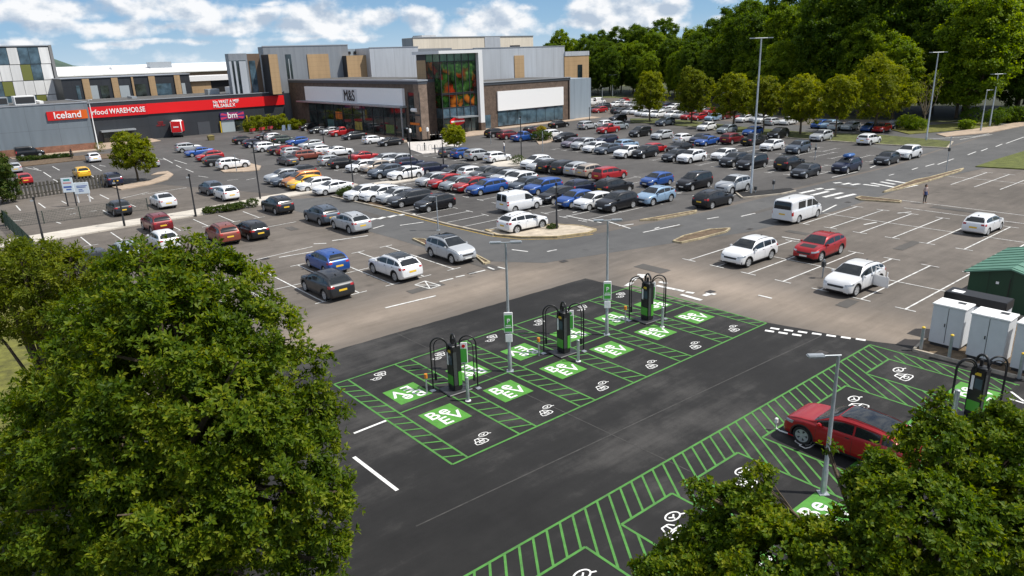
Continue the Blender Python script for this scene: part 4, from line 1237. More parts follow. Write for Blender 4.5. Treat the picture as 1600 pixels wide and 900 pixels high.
# kind, colour, nose direction, row, x, y, label (when it has one of its own)
FLEET = [
('van','black','R','n',16.88,150.43,'black van parked against the grey store wall'),
('hatch','white','U','n',23.12,132.25,'white rounded hatchback seen from behind below the entrance canopy'),
('hatch','yellow','U','n',18.21,114.21,'yellow hatchback in the far left bays behind the notice boards'),
('hatch','red','U','n',11.42,114.17,'red hatchback beside the dark evergreen at the left edge'),
('hatch','silver','U','n',12.11,128.8,'silver hatchback half hidden by the evergreen at the left edge'),
('suv','navy','U','n',19.47,102.57,'dark blue SUV beside the small roundabout tree'),
('hatch','silver','U','n',27.93,117.56,'silver hatchback behind the small roundabout tree'),
('suv','silver','R','n',37.85,132.48,'silver SUV first of the short row facing the red delivery lorry'),
('saloon','blue','L','n',37.2,124.66,'blue saloon between a silver SUV and a red car in the short row'),
('hatch','red','L','n',36.27,116.82,'red hatchback in the middle of the short row by the tan island'),
('hatch','charcoal','R','n',35.24,110.03,'dark hatchback squeezed beside the white SUV in the short row'),
('suv','white','R','n',35.47,104.39,'white SUV at the tan island end of the short row'),
('hatch','charcoal','U','n',15.58,81.31,'dark hatchback alone between two black lamp posts'),
('saloon','white','U','n',19.97,81.9,'white saloon with yellow plate alone above the pale pavement'),
('hatch','steel','U','n',26.22,85.76,'slate blue hatchback beside a white hatchback above the pavement'),
('hatch','white','U','n',26.22,80.76,'white hatchback with its tail to the pale pavement'),
('suv','darkred','U','n',16.13,69.75,'dark red SUV parked against the pale pavement'),
('suv','charcoal','U','n',27.24,69.3,'charcoal SUV parked at the pavement bushes'),
('hatch','charcoal','U','n',9.15,59.65,'black hatchback just above the yellowish tree'),
('hatch','palegrey','U','n',11.5,60.63,'pale grey hatchback half hidden by the large dark tree'),
('hatch','white','U','n',14.71,62.53,'white hatchback with only its roof above the large dark tree'),
('suv','rust','U','n',18.94,60.85,'rust red SUV with its tail to the large tree'),
('hatch','black','U','n',21.3,60.66,'black hatchback beside the rust red SUV'),
('suv','steel','U','n',28.16,61.46,'slate grey SUV next to the silver crossover by the zebra stripes'),
('crossover','silver','U','n',28.41,56.41,'silver crossover at the end of its row by the zebra stripes'),
('hatch','blue','U','n',21.32,46.53,'bright blue hatchback directly behind a dark grey hatchback'),
('crossover','charcoal','U','n',18.76,41.35,'dark grey crossover nearest the black tarmac'),
('crossover','white','U','n',23.92,41.66,'white crossover with a black sunroof and yellow plate'),
('suv','silver','D','n',29.08,42.35,'silver SUV facing the camera with a black sunroof'),
('van','white','R','n',43.83,51.83,'small white panel van with rear windows standing in the aisle'),
('crossover','white','R','n',38.63,45.34,'white crossover parked against the sandy kerb island'),
('minibus','white','R','n',56.88,30.94,'white van with side windows in the right lot'),
('suv','white','L','n',43.02,26.66,'white SUV with a black grille facing left in the right lot'),
('crossover','red','L','n',47.44,23.96,'red crossover with a black bonnet patch in the right lot'),
('crossover','white','L','n',42.11,18.94,'white crossover standing with its side door open'),
('hatch','white','R','n',62.14,18.69,'white hatchback alone at the far right of the right lot'),
('crossover','red','U','n',23.93,10.21,'large red SUV with a black roof plugged in beside the lower lamp post'),
('crossover','black','R','n',57,39.43,'black crossover with a yellow plate behind the lamp island'),
('suv','silver','L','n',64.13,42.15,'silver SUV beside the lamp island'),
('mpv','black','L','n',63.29,46.26,'black people carrier between a blue hatchback and the silver SUV'),
('hatch','blue','L','n',62.11,50.33,'blue hatchback alone beside the black people carrier'),
('crossover','lightblue','L','n',54.62,44.4,'light blue crossover at the end of the row beside a black SUV'),
('suv','navy','L','n',82.74,39.56,'blue SUV with a roof box on the far right bays'),
('hatch','charcoal','L','n',91.23,38.8,'charcoal hatchback next to the white SUV by the estate road'),
('suv','white','L','n',97.04,38.78,'white SUV at the corner of the estate road'),
('suv','white','R','n',108.07,48.81,'white SUV with its tail to the camera below the large park tree'),
('hatch','charcoal','L','n',77.06,41.42,'charcoal hatchback in front of a black SUV on the far right bays'),
('suv','black','R','n',80.79,45.51,'black SUV seen from behind beside a charcoal hatchback'),
('suv','steel','L','n',94.1,51.97,'slate blue SUV to the right of the tall lamp column'),
('suv','silver','L','n',108.29,56.22,'silver SUV below the third park tree from the right'),
('hatch','white','L','n',94.63,56.26,'white hatchback just right of the tall lamp column'),
('hatch','white','L','kerb',36.43,68.67,''),
('crossover','white','L','kerb',37.42,66.71,''),
('hatch','silver','L','kerb',37.91,64.56,''),
('estate','charcoal','L','kerb',38.1,62.18,''),
('hatch','black','L','kerb',38.45,58.23,''),
('suv','silver','L','yel',35.23,86.79,''),
('hatch','charcoal','L','yel',38.55,89.14,''),
('hatch','steel','L','yel',34.81,84.31,''),
('mpv','orange','L','yel',35.75,82.35,''),
('hatch','yellow','L','yel',35.26,80.26,''),
('hatch','white','L','yel',35.51,78.3,''),
('saloon','white','L','yel',35.93,74.63,''),
('hatch','silver','R','mid',46.55,95.98,''),
('hatch','black','R','mid',46.21,92.23,''),
('hatch','white','L','mid',46.32,87.19,''),
('hatch','beige','L','mid',47.28,84.99,''),
('suv','steel','L','mid',45.75,79.93,''),
('crossover','white','L','mid',46.52,76.51,''),
('saloon','red','R','mid',51.6,95.87,''),
('estate','silver','L','mid',51.62,90.24,''),
('suv','silver','L','mid',52.05,87.54,''),
('hatch','navy','R','mid',52.13,84.38,''),
('estate','navy','R','mid',51.37,77.86,''),
('hatch','silver','L','cen',46.22,70.09,''),
('hatch','red','L','cen',46.35,67.83,''),
('hatch','palegrey','L','cen',46.57,65.67,''),
('hatch','red','L','cen',46.9,63.71,''),
('estate','blue','L','cen',47.16,61.18,''),
('hatch','black','L','cen',52.11,73.46,''),
('hatch','white','R','cen',52.63,70.76,''),
('hatch','grey','L','cen',52.84,68.81,''),
('hatch','charcoal','L','cen',53.21,66.86,''),
('hatch','silver','L','cen',52.98,64.91,''),
('crossover','white','L','cen',52.3,61.85,''),
('hatch','steel','L','cen',51.04,59.22,''),
('estate','blue','L','cen',51.2,56.7,''),
('hatch','black','L','low',48.88,52.07,''),
('hatch','blue','L','low',48.62,49.29,''),
('hatch','white','L','low',49.08,47.27,''),
('suv','black','L','low',49.95,45.12,''),
('hatch','navy','R','low',53.83,53.51,''),
('suv','black','R','low',55.7,50.63,''),
('hatch','grey','R','lft',62.54,89.2,''),
('hatch','blue','R','lft',62.75,86.44,''),
('suv','silver','R','lft',62.74,82.91,''),
('hatch','white','R','lft',63.06,79.1,''),
('suv','white','L','tai',62.56,70.55,''),
('hatch','silver','L','tai',61.49,68.28,''),
('suv','black','R','tai',61.58,66.32,''),
('suv','charcoal','R','tai',61.97,64.12,''),
('crossover','silver','R','tai',62.24,62.08,''),
('suv','beige','R','tai',62.06,59.88,''),
('estate','red','R','tai',61.91,56.99,''),
('crossover','black','R','b1',83.31,104.6,''),
('crossover','darkred','R','b1',82.48,99.97,''),
('pickup','blue','R','b1',81.89,95.33,''),
('hatch','charcoal','R','b1',90.95,102.91,''),
('hatch','darkred','R','b1',90.14,99.88,''),
('hatch','white','R','b1',88.24,94.77,''),
('saloon','black','L','b1',85.84,89.22,''),
('saloon','black','R','b1',101.4,107.19,''),
('hatch','mauve','L','b2',80.76,82.22,''),
('suv','silver','L','b2',79.94,79.03,''),
('hatch','white','L','b2',78.66,75.38,''),
('saloon','steel','L','b2',78.64,72.8,''),
('hatch','navy','L','b2',86.88,80.87,''),
('hatch','lightblue','R','b2',84.22,74.19,''),
('suv','white','L','b2',77.04,67.73,''),
('suv','black','L','b2',78.47,65.73,''),
('hatch','red','R','b2',83.08,67.73,''),
('suv','silver','R','b3',102.1,99.89,''),
('hatch','white','R','b3',106.59,99.09,''),
('pickup','red','L','b3',99.07,91.77,''),
('suv','palegrey','R','b3',104.51,94.2,''),
('suv','black','L','b3',115.77,104.55,''),
('mpv','black','L','b3',97.93,83.27,''),
('hatch','silver','L','b3',96.76,77.61,''),
('suv','steel','L','b3',114.92,91.5,''),
('hatch','white','R','b3',95.01,71.76,''),
('hatch','navy','L','b3',95.64,69.19,''),
('saloon','blue','L','b3',94.35,66.99,''),
('suv','darkred','R','b3',98.06,65.03,''),
('hatch','white','L','b3',111.74,79.58,''),
('hatch','palegrey','L','b3',109.84,74.01,''),
('hatch','blue','L','b3',109.38,68.73,''),
('pickup','black','R','b3',98.64,61.56,''),
('suv','black','L','b3',108.11,63.31,''),
('hatch','charcoal','L','b4',78.28,60.45,''),
('crossover','white','L','b4',78.5,57.99,''),
('hatch','white','L','b4',83.01,56.16,''),
('suv','charcoal','L','b4',79.24,52.12,''),
('mpv','black','L','b4',78.65,49.22,''),
('saloon','black','L','b4',85.62,65.38,''),
('suv','black','L','sho',68.34,150.25,''),
('saloon','charcoal','L','sho',66.82,142.45,''),
('hatch','silver','L','sho',66.85,137.6,''),
('pickup','red','L','sho',66.95,132.85,''),
('saloon','charcoal','L','sho',65.39,124.71,''),
('hatch','white','R','sho',64.19,115.2,''),
('saloon','black','L','sho',64.34,109.8,''),
('hatch','black','R','lef',48.96,136.36,''),
('hatch','navy','R','lef',48.09,128.84,''),
('suv','white','R','lef',47.12,120.7,''),
('hatch','black','L','lef',54.44,139.69,''),
('hatch','white','R','lef',55.1,136.64,''),
('estate','green','R','lef',54.18,130.34,''),
('hatch','blue','L','lef',54.22,124.89,''),
('hatch','silver','L','lef',53.43,117.75,''),
('hatch','charcoal','R','lef',46.98,115.08,''),
('hatch','red','R','lef',47.54,112.89,''),
('hatch','silver','R','lef',47.21,110.21,''),
('estate','rust','R','lef',46.91,104.69,''),
('saloon','grey','U','lef',42.33,101.63,''),
('hatch','white','R','lef',51.55,109.07,''),
('saloon','white','R','lef',52.17,105.02,''),
('van','white','R','far',149.99,145.27,''),
('van','white','R','far',154.91,147.01,''),
('hatch','charcoal','L','far',143.52,134.54,''),
('hatch','white','L','far',147.86,134.57,''),
('hatch','silver','L','far',153.38,137.89,''),
('hatch','red','L','far',159.86,142.51,''),
('hatch','white','R','far',150.3,132.61,''),
('hatch','silver','L','far',148.99,129.7,''),
('hatch','charcoal','R','far',157.34,134.69,''),
('hatch','charcoal','L','far',139.01,130.35,''),
('hatch','navy','L','far',133.3,127.79,''),
('hatch','red','L','far',132.26,125.29,''),
('hatch','charcoal','R','far',132.74,119.79,''),
('hatch','charcoal','L','far',131.87,117.84,''),
('hatch','silver','L','far',132.4,115.89,''),
('hatch','white','L','far',133.07,113.93,''),
('hatch','silver','L','far',129.54,109.53,''),
('hatch','white','L','far',128.9,106.96,''),
('hatch','white','L','far',128.39,104.22,''),
('hatch','silver','L','far',138.98,110.95,''),
('hatch','silver','L','far',150.66,125.73,''),
('hatch','white','R','far',146.15,119.84,''),
('hatch','navy','R','far',149.04,117.88,''),
('hatch','white','L','far',148.02,115.24,''),
('hatch','white','L','far',129.84,101.36,''),
('hatch','silver','L','far',129.33,98.75,''),
('hatch','red','L','far',127.52,95.38,''),
('hatch','red','L','far',127.18,92.72,''),
('hatch','lightblue','L','far',127.33,89.25,''),
('hatch','silver','R','far',145.63,110.52,''),
('hatch','steel','L','far',143.3,106.19,''),
('hatch','white','R','far',142.68,103.05,''),
('hatch','red','L','far',140.34,99.47,''),
('hatch','darkred','L','far',132.2,89.72,''),
('hatch','red','L','far',131.24,85.01,''),
('hatch','white','L','far',128.12,82.6,''),
('hatch','silver','L','far',129.82,80.64,''),
('hatch','white','L','far',128.14,78.69,''),
('hatch','silver','R','far',125.96,75,''),
('hatch','white','L','far',127.95,73.04,''),
('hatch','blue','L','far',125.35,65.53,''),
('hatch','lightblue','L','far',125.15,63.57,''),
('hatch','white','R','far',123.84,61.61,''),
('hatch','silver','L','far',124.6,59.65,''),
('hatch','blue','L','far',124.27,56.26,''),
('hatch','red','L','far',124.24,54.25,''),
('hatch','navy','L','far',130.11,54.97,''),
]
ROWS = dict(kerb='the front row along the yellow-edged kerb', yel='the row with the yellow and orange cars', mid='the rows right of the yellow car row', cen='the block behind the small white van',
            low='the row in front of the light blue crossover', lft='the short row under the plaza tree', tai='the row ending at the bright red estate', b1='the bays opposite the white panelled brick wing',
            b2='the rows right of the planted island', b3='the rows below the park trees', b4='the bays left of the tall lamp column', sho='the row in front of the brick store', lef='the block by the trolleys and hedge', far='the far car park beyond the park trees')
ORD = ['', 'second ', 'third ', 'fourth ', 'fifth ', 'sixth ', 'seventh ', 'eighth ', 'ninth ', 'tenth ', 'eleventh ', 'twelfth ', 'thirteenth ', 'fourteenth ', 'fifteenth ']
_hx, _hy = math.sin(HEAD), math.cos(HEAD)


def across(x, y):
    return math.atan2(x * _hy - y * _hx, x * _hx + y * _hy)


_groups = {}
for f in FLEET:
    _groups.setdefault((f[3], CNAME.get(f[1], f[1]), TNAME[f[0]]), []).append(f)
CAR_AT = {}
for f in FLEET:
    kind, col, hd, row, x, y, lab = f
    lvl = 0 if row == 'far' else (2 if (row in ('n', 'kerb', 'yel', 'low') and math.hypot(x, y) < 100) else 1)
    o = put_car(kind, col, hd, x, y, lvl)
    cn, tn = CNAME.get(col, col), TNAME[kind]
    if not lab:
        g = sorted(_groups[row, cn, tn], key=lambda q: across(q[4], q[5]))
        i = g.index(f)
        o_ = '' if len(g) == 1 else (('leftmost ' if i == 0 else 'rightmost ' if i == len(g) - 1 else ORD[i]))
        lab = f'{o_}{cn} {tn}' + (' from the left' if o_ and 0 < i < len(g) - 1 else '') + f' in {ROWS[row]}'
    tag(o, lab, {'van': 'van', 'minibus': 'van', 'pickup': 'pickup'}.get(kind, 'car'), 'vehicles parked around the car park')
    CAR_AT[lab] = o
for (k, l), (o, used) in list(PROTO.items()):
    assert used, (k, l)


def car_extra(key, kindname):
    return next(o for l, o in CAR_AT.items() if l.startswith(key)), KINDS[kindname]


# panoramic roofs, an open door, a bonnet patch, a roof box, side windows of vans
for key, kn, a, b in (('white crossover with a black', 'crossover', -.3, .03), ('silver SUV facing', 'suv', -.3, .02), ('large red SUV', 'crossover', -.34, .05)):
    o, c = car_extra(key, kn)
    y = c.Wd / 2 * c.c['roofw'] * .86
    g = [[((a + (b - a) * i / 12) * c.L, -y + 2 * y * j / 8, 5) for j in range(9)] for i in range(13)]
    link('sunroof', c.part([c.patch(g, (0, 0, -1), .007)], M['car_glass']), o)
o, c = car_extra('red crossover with a black bonnet', 'crossover')
g = [[((.29 + .12 * i / 6) * c.L, -.52 + 1.04 * j / 6, 5) for j in range(7)] for i in range(7)]
link('bonnet_patch', c.part([c.patch(g, (0, 0, -1), .006)], M['car_black']), o)
o, c = car_extra('white van with side', 'minibus')
for sg in (1, -1):
    link('side_window', c.part([c.side_glass(-.3, -.08, sg)], M['car_glass']), o)
o, c = car_extra('white crossover standing with its', 'crossover')
dm = MB().add(*bevel_box(-.04, 0, .32, .04, .95, 1.0, .03, 2)); dm.box(-.03, .05, 1.0, .03, .1, 1.45); dm.box(-.03, .8, 1.0, .03, .85, 1.3); dm.box(-.03, .05, 1.42, .03, .5, 1.47)
d = dm.build('open_door', M['white_paint'], o, loc=(-.1 * c.L, .92, 0)); d.rotation_euler[2] = R(-8)
d.color = (1, 1, 1, 1)
o, c = car_extra('blue SUV with a roof box', 'suv')
MB().add(*bevel_box(-1.2, -.4, 1.7, .5, .35, 2.02, .1, 3)).build('roof_box', mat('roof_box_blue', (.06, .16, .42), .3, coat=.5), o, smooth=60)

# ---------------------------------------------------------------- buildings
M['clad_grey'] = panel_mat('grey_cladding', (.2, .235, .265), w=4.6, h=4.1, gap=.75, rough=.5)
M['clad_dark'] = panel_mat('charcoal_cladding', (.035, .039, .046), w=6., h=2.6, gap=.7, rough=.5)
M['clad_mid'] = panel_mat('mid_grey_cladding', (.24, .26, .285), w=3.0, gap=.82, rough=.45)
M['clad_silver'] = panel_mat('silver_cladding', (.47, .5, .54), w=5.6, h=0, gap=.6, rough=.45, var=.03)
M['clad_blue'] = panel_mat('blue_grey_cladding', (.3, .36, .42), w=5., h=0, gap=.7, rough=.45)
M['clad_tan'] = panel_mat('tan_cladding', (.4, .27, .145), w=2.0, h=1.0, gap=.84, rough=.6, metal=0., var=.04)
M['clad_cream'] = panel_mat('cream_cladding', (.66, .6, .5), w=5.2, h=0, gap=.75, rough=.6, metal=0)
M['brick'] = brick_mat('dark_brown_brick', (.1, .068, .05), (.145, .1, .074), (.09, .075, .065))
M['brick_sunlit'] = brick_mat('sunlit_brown_brick', (.2, .145, .11), (.25, .18, .135), (.16, .13, .11))  # paler copy of the brick, sunlight put into the colour of the turned pier
M['brick_red'] = brick_mat('red_brick', (.2, .085, .05), (.26, .11, .065), (.2, .15, .12))
M['roof_grey'] = mat('roof_membrane', (.085, .083, .08), .9, var=.35, scale=.35)
M['sign_red'] = mat('sign_red', (.62, .006, .01), .45)
M['white_sign'] = mat('sign_white', (.82, .82, .82), .5)
M['black_sign'] = mat('sign_black', (.01, .01, .01), .5)
M['glass_shop'] = glass_mat('shop_glass', (.025, .034, .034), .05, .8, .5)
M['glass_blue'] = glass_mat('blue_glass', (.06, .1, .13), .06, .5, .6)
M['parapet'] = mat('parapet_trim', (.4, .42, .45), .4, .4)


def bpart(parent, name, m, *boxes, **kw):
    mb = MB()
    for b in boxes: mb.box(*b)
    return mb.build(name, m, parent, **kw)


def rebase(o):
    """put a part's coordinates relative to its building's base"""
    for c in o.children:
        c.matrix_parent_inverse = o.matrix_world.inverted()


def sign_text(parent, s, size, m, loc, rot, bold=.02, sx=1., align='CENTER', ext=.03):
    t = text_obj('lettering', s, size, m, ext, bold, parent, align, sx)
    t.location = loc; t.rotation_euler = rot
    return t


FACE_S = (R(90), 0, 0)              # sign on a wall that faces -Y
FACE_W = (R(90), 0, R(-90))         # sign on a wall that faces -X

# --- grey shed with the red and orange sign
b = empty('grey_store')
tag(b, 'grey clad store with a red and orange sign over a brick base', 'building')
X0, X1, YF, YB, HZ = 12.6, 27.5, 152.5, 172, 8.35
bpart(b, 'wall', M['clad_grey'], (X0, YF, 1.25, X1, YB, HZ))
bpart(b, 'brick_base', M['brick_red'], (X0 - .04, YF - .05, -.1, X1 + .02, YB - .2, 1.25))
bpart(b, 'side_wall_shade', M['clad_dark'], (X0 - .06, YF + .03, 1.27, X0 - .003, YB - .1, HZ - .1))  # charcoal sheet over the left side wall, its shade put into the colour
bpart(b, 'roof', M['roof_grey'], (X0 + .3, YF + .3, HZ, X1 - .3, YB - .3, HZ + .05))
bpart(b, 'parapet', M['parapet'], (X0 - .08, YF - .08, HZ, X1 + .05, YF + .25, HZ + .16), (X0 - .08, YF + .25, HZ, X0 + .25, YB, HZ + .16), (X1 - .28, YF + .25, HZ, X1 + .05, YB, HZ + .16))
(sx0, sz0), (sx1, sz1) = (20.86,5.63), (27.17,7.16)
mgrad, nt, pb = new_mat('red_orange_sign'); tcn = N(nt, 'ShaderNodeTexCoord'); spn = N(nt, 'ShaderNodeSeparateXYZ'); nt.links.new(tcn.outputs['Generated'], spn.inputs[0])
rpn = ramp(nt, [(.0, (.6, .008, .012)), (.6, (.62, .04, .008)), (1., (.68, .14, .01))]); nt.links.new(spn.outputs[0], rpn.inputs[0]); nt.links.new(rpn.outputs[0], pb.inputs['Base Color']); pb.inputs['Roughness'].default_value = .4
s = bpart(b, 'sign_board', mgrad, (sx0, YF - .25, sz0, sx1, YF - .05, sz1))
sign_text(s, 'Iceland', (sz1 - sz0) * 1.04, M['white_sign'], ((sx0 + sx1) / 2, YF - .27, (sz0 + sz1) / 2), FACE_S, .04, .98)
for q, (x0, y0, x1, y1, h) in enumerate(((14.6, 159, 16.4, 162.5, 1.4), (17.2, 157.5, 20.4, 161, 1.5))):
    u_ = bpart(b, 'roof_unit', M['galv'] if q == 0 else M['white_paint'], (x0, y0, HZ + .05, x1, y1, HZ + .05 + h))
    bpart(u_, 'vent_grille', M['dark_trim'], (x0 + .15, y0 - .06, HZ + .3, x1 - .15, y0 - .004, HZ + h - .12))
bpart(b, 'roof_duct', M['white_paint'], (21, 158, HZ + .05, 21.6, 166, HZ + .5))

# --- charcoal discount store with the long red fascia
b = empty('charcoal_store')
tag(b, 'long charcoal discount store with a bright red fascia band', 'building')
X0, X1, YF, YB, HZ = 27.9, 69.2, 164., 185., 7.75
bpart(b, 'wall', M['clad_dark'], (X0, YF, -.1, X1, YB, HZ))
bpart(b, 'roof', M['roof_grey'], (X0 + .3, YF + .3, HZ, X1 - .2, YB - .3, HZ + .06))
bpart(b, 'parapet', M['parapet'], (X0 - .06, YF - .07, HZ, X1, YF + .25, HZ + .13))
FZ0, FZ1 = 4.95, 7.0
mred = M['sign_red']
s1 = bpart(b, 'fascia_sign', mred, (X0 + .15, YF - .3, FZ0, X0 + 12.2, YF - .02, FZ1))
s2 = bpart(b, 'fascia_sign', mat('bright_sign_red', (.72, .008, .01), .4), (X0 + 12.21, YF - .24, FZ0 + .02, X1, YF - .02, FZ1 + .02))
t = sign_text(s1, 'rfood', 1.35, M['white_sign'], (X0 + 2.05, YF - .33, 5.95), FACE_S, .02, .95, 'LEFT')
t = sign_text(s1, 'WAREHO0.SE', 1.4, M['white_sign'], (X0 + 5.2, YF - .33, 5.95), FACE_S, .03, .78, 'LEFT')
t = sign_text(s2, 'No WAST A MEF', .95, M['white_sign'], (X0 + 25.4, YF - .27, 6.42), FACE_S, .035, .8, 'LEFT')
t = sign_text(s2, 'MIL.SABLE.X', .95, M['white_sign'], (X0 + 25.4, YF - .27, 5.6), FACE_S, .035, .92, 'LEFT')
(cx0, cz), (cx1, _) = (30.8,2.16), (37.05,1.98)
bpart(b, 'entrance_recess', M['black_sign'], (cx0 + .3, YF - .03, -.05, cx1 - .5, YF + .02, cz - .05))
bpart(b, 'canopy', M['galv'], (cx0, YF - 1.6, cz, cx1, YF - .01, cz + .3))
for q in range(3):
    w_ = (cx1 - cx0 - 1.4) / 3
    bpart(b, 'entrance_door', M['glass_shop'], (cx0 + .5 + q * w_, YF - .09, .05, cx0 + .4 + (q + 1) * w_, YF - .04, 2.3))
(dx0, dz1), (dx1, _) = (49.5,2.58), (52.03,2.51)
bpart(b, 'service_door', mat('service_door_grey', (.06, .065, .075), .5), (dx0, YF - .06, -.02, dx1, YF - .005, dz1))
(rx0, rz1), (rx1, rz0) = (41.58,3.47), (42.86,2.2)
for q, w_ in enumerate((1., .75, .9, 1.1)):
    z = rz1 - (rz1 - rz0) * (q + .5) / 4
    pass
t = sign_text(b, 'LOWER\nPRICES\nEVERY DAY', .42, mat('dull_red_letter', (.3, .02, .025), .6), ((rx0 + rx1) / 2, YF - .03, (rz0 + rz1) / 2), FACE_S, .01, .8); t.name = 'wall_lettering'
# union-flag sign over the second entrance
(ux0, uz0), (ux1, uz1) = (54.4,2.61), (59.66,4.12)
s = bpart(b, 'sign_board', mat('sign_purple', (.06, .025, .16), .5), (ux0, YF - .3, uz0, ux1, YF - .02, uz1))
mb = MB(); cx, cz_ = (ux0 + ux1) / 2, (uz0 + uz1) / 2; hw, hh = (ux1 - ux0) / 2 - .05, (uz1 - uz0) / 2 - .04


def onrect(a):
    c, q = math.cos(a), math.sin(a); k = min(hw / max(1e-6, abs(c)), hh / max(1e-6, abs(q))); return (cx + c * k, YF - .305, cz_ + q * k)


for q in range(16):
    a = 2 * math.pi * (q + .2) / 16
    mb.poly([(cx, YF - .305, cz_), onrect(a), onrect(a + .2)], 0)
mb.build('sunburst', mat('sign_pink_red', (.55, .04, .1), .5), s)
sign_text(s, 'bm', 1.75, M['white_sign'], (cx, YF - .34, cz_ + .08), FACE_S, .04, 1.0)
bpart(b, 'shutter', mat('shutter_grey', (.35, .4, .42), .5), (ux0 + .1, YF - .05, 0, (ux0 + ux1) / 2 + .3, YF - .004, uz0 - .1))
bpart(b, 'entrance_door', M['glass_shop'], ((ux0 + ux1) / 2 + .5, YF - .06, 0, ux1 - .1, YF - .004, uz0 - .15))
for q, x in enumerate((ux0 - .3, ux1 + .35)):
    bpart(b, 'door_post', mat('yellow_post', (.6, .42, .03), .5) if q == 0 else bpy.data.materials['yellow_post'], (x, YF - .4, 0, x + .2, YF - .15, 3.2 if q else 2.4))
for q, (x0, y0, x1, y1, h) in enumerate(((59.5, 170, 63, 173, 1.5), (55, 171, 57.5, 173.5, 1.2), (66, 172, 68.6, 175, 1.3), (40, 174, 41, 178, .5))):
    bpart(b, 'roof_unit', [M['white_paint'], M['galv'], M['dark_trim'], M['galv']][q], (x0, y0, HZ + .06, x1, y1, HZ + h))

# --- brick supermarket with the white fascia
b = empty('brick_supermarket')
tag(b, 'dark brick supermarket with a long white fascia and black lettering', 'building')
XF, YN, YS, HZ = 72., 112., 166.5, 10.4
bpart(b, 'brick_wall', M['brick'], (XF, 118.2, -.1, XF + 15.8, YS, HZ - .75), (XF, YN + 1.4, -.1, XF + 1.6, 118.2, HZ - .75))
bpart(b, 'corner_pier', M['brick_sunlit'], (XF - .06, YN - .3, -.1, XF + 1.7, YN + 1.4, HZ - .75))
bpart(b, 'parapet', mat('slate_band', (.06, .068, .08), .5), (XF - .12, YN - .35, HZ - .75, XF + 1.8, 118.2, HZ - .25), (XF - .12, 118.2, HZ - .75, XF + 16, YS + .1, HZ - .25))
bpart(b, 'coping', M['parapet'], (XF - .25, YN - .45, HZ - .25, XF + 1.9, 118.2, HZ), (XF - .25, 118.2, HZ - .25, XF + .4, YS + .2, HZ))
bpart(b, 'roof', M['roof_grey'], (XF + .4, 118.25, HZ - .25, XF + 16, YS + .1, HZ - .2))
(fy0, fz1), (fy1, fz0) = (157.28,9.03), (116.46,5.64)
fz1 = 8.9
f = bpart(b, 'fascia', mat('fascia_white', (.88, .88, .88), .5, var=.03), (XF - .55, fy1, fz0 + .25, XF - .02, fy0, fz1))
bpart(b, 'canopy', M['galv'], (XF - 1.5, fy1 - .4, fz0 - .1, XF - .01, fy0 + 3, fz0 + .2))
bpart(b, 'canopy_post', M['galv'], (XF - 1.3, fy1 - .4, 0, XF - 1.1, fy1 - .2, fz0 - .1))
(ty_, tz_) = (136.59,7.24)
bpart(f, 'lettering_panel', mat('panel_grey_white', (.66, .67, .69), .5), (XF - .58, ty_ - 3.2, tz_ - 1.45, XF - .553, ty_ + 3.0, tz_ + 1.35))
sign_text(f, 'M&S', 3.0, M['black_sign'], (XF - .62, ty_, tz_), FACE_W, .035, .82)
# shop front glazing under the canopy
n = 10
for q in range(n):
    a = fy1 + (fy0 - fy1) * q / n; c = fy1 + (fy0 - fy1) * (q + 1) / n
    w_ = bpart(b, 'shop_window', M['glass_shop'], (XF - .06, a + .12, .35, XF - .012, c - .12, fz0 - .35))
    bpart(w_, 'frame', M['dark_trim'], (XF - .16, a - .06, .0, XF - .005, a + .1, fz0 - .2), (XF - .1, a + .1, fz0 * .62, XF - .062, c - .1, fz0 * .62 + .1))
    if q in (1, 4, 6, 7):
        bpart(w_, 'window_poster', mat('poster_%s' % ('green', 'yellow', 'orange', 'teal')[(1, 4, 6, 7).index(q)], [(.1, .16, .04), (.3, .24, .05), (.5, .13, .02), (.05, .12, .12)][(1, 4, 6, 7).index(q)], .5, var=.7, scale=1.5), (XF - .075, a + .5, .6 if q != 6 else 2.4, XF - .062, c - .6, 2.2 if q != 6 else 3.9))
(gy0, gz1), (gy1, _) = (115.24,8.39), (111.71,8.12)
w_ = bpart(b, 'corner_window', M['glass_shop'], (XF - .05, gy1, .4, XF - .01, gy0, 8.2))
bpart(w_, 'frame', M['dark_trim'], (XF - .12, gy1 - .1, 0, XF - .004, gy1, 8.3), (XF - .12, gy0, 0, XF - .004, gy0 + .1, 8.3), (XF - .1, gy1, 4.2, XF - .055, gy0, 4.5))
mb = MB(); mb.tube([(XF - .08, (gy0 + gy1) / 2 + .8, 5.2), (XF - .08, (gy0 + gy1) / 2 - .8, 5.2)], .35, 10); mb.build('cup_mark', M['white_sign'], w_, smooth=40)
bpart(w_, 'orange_sign', mat('orange_sign', (.65, .16, .01), .5), (XF - .2, gy1 + .3, 2.6, XF - .13, gy0 - .2, 3.0))

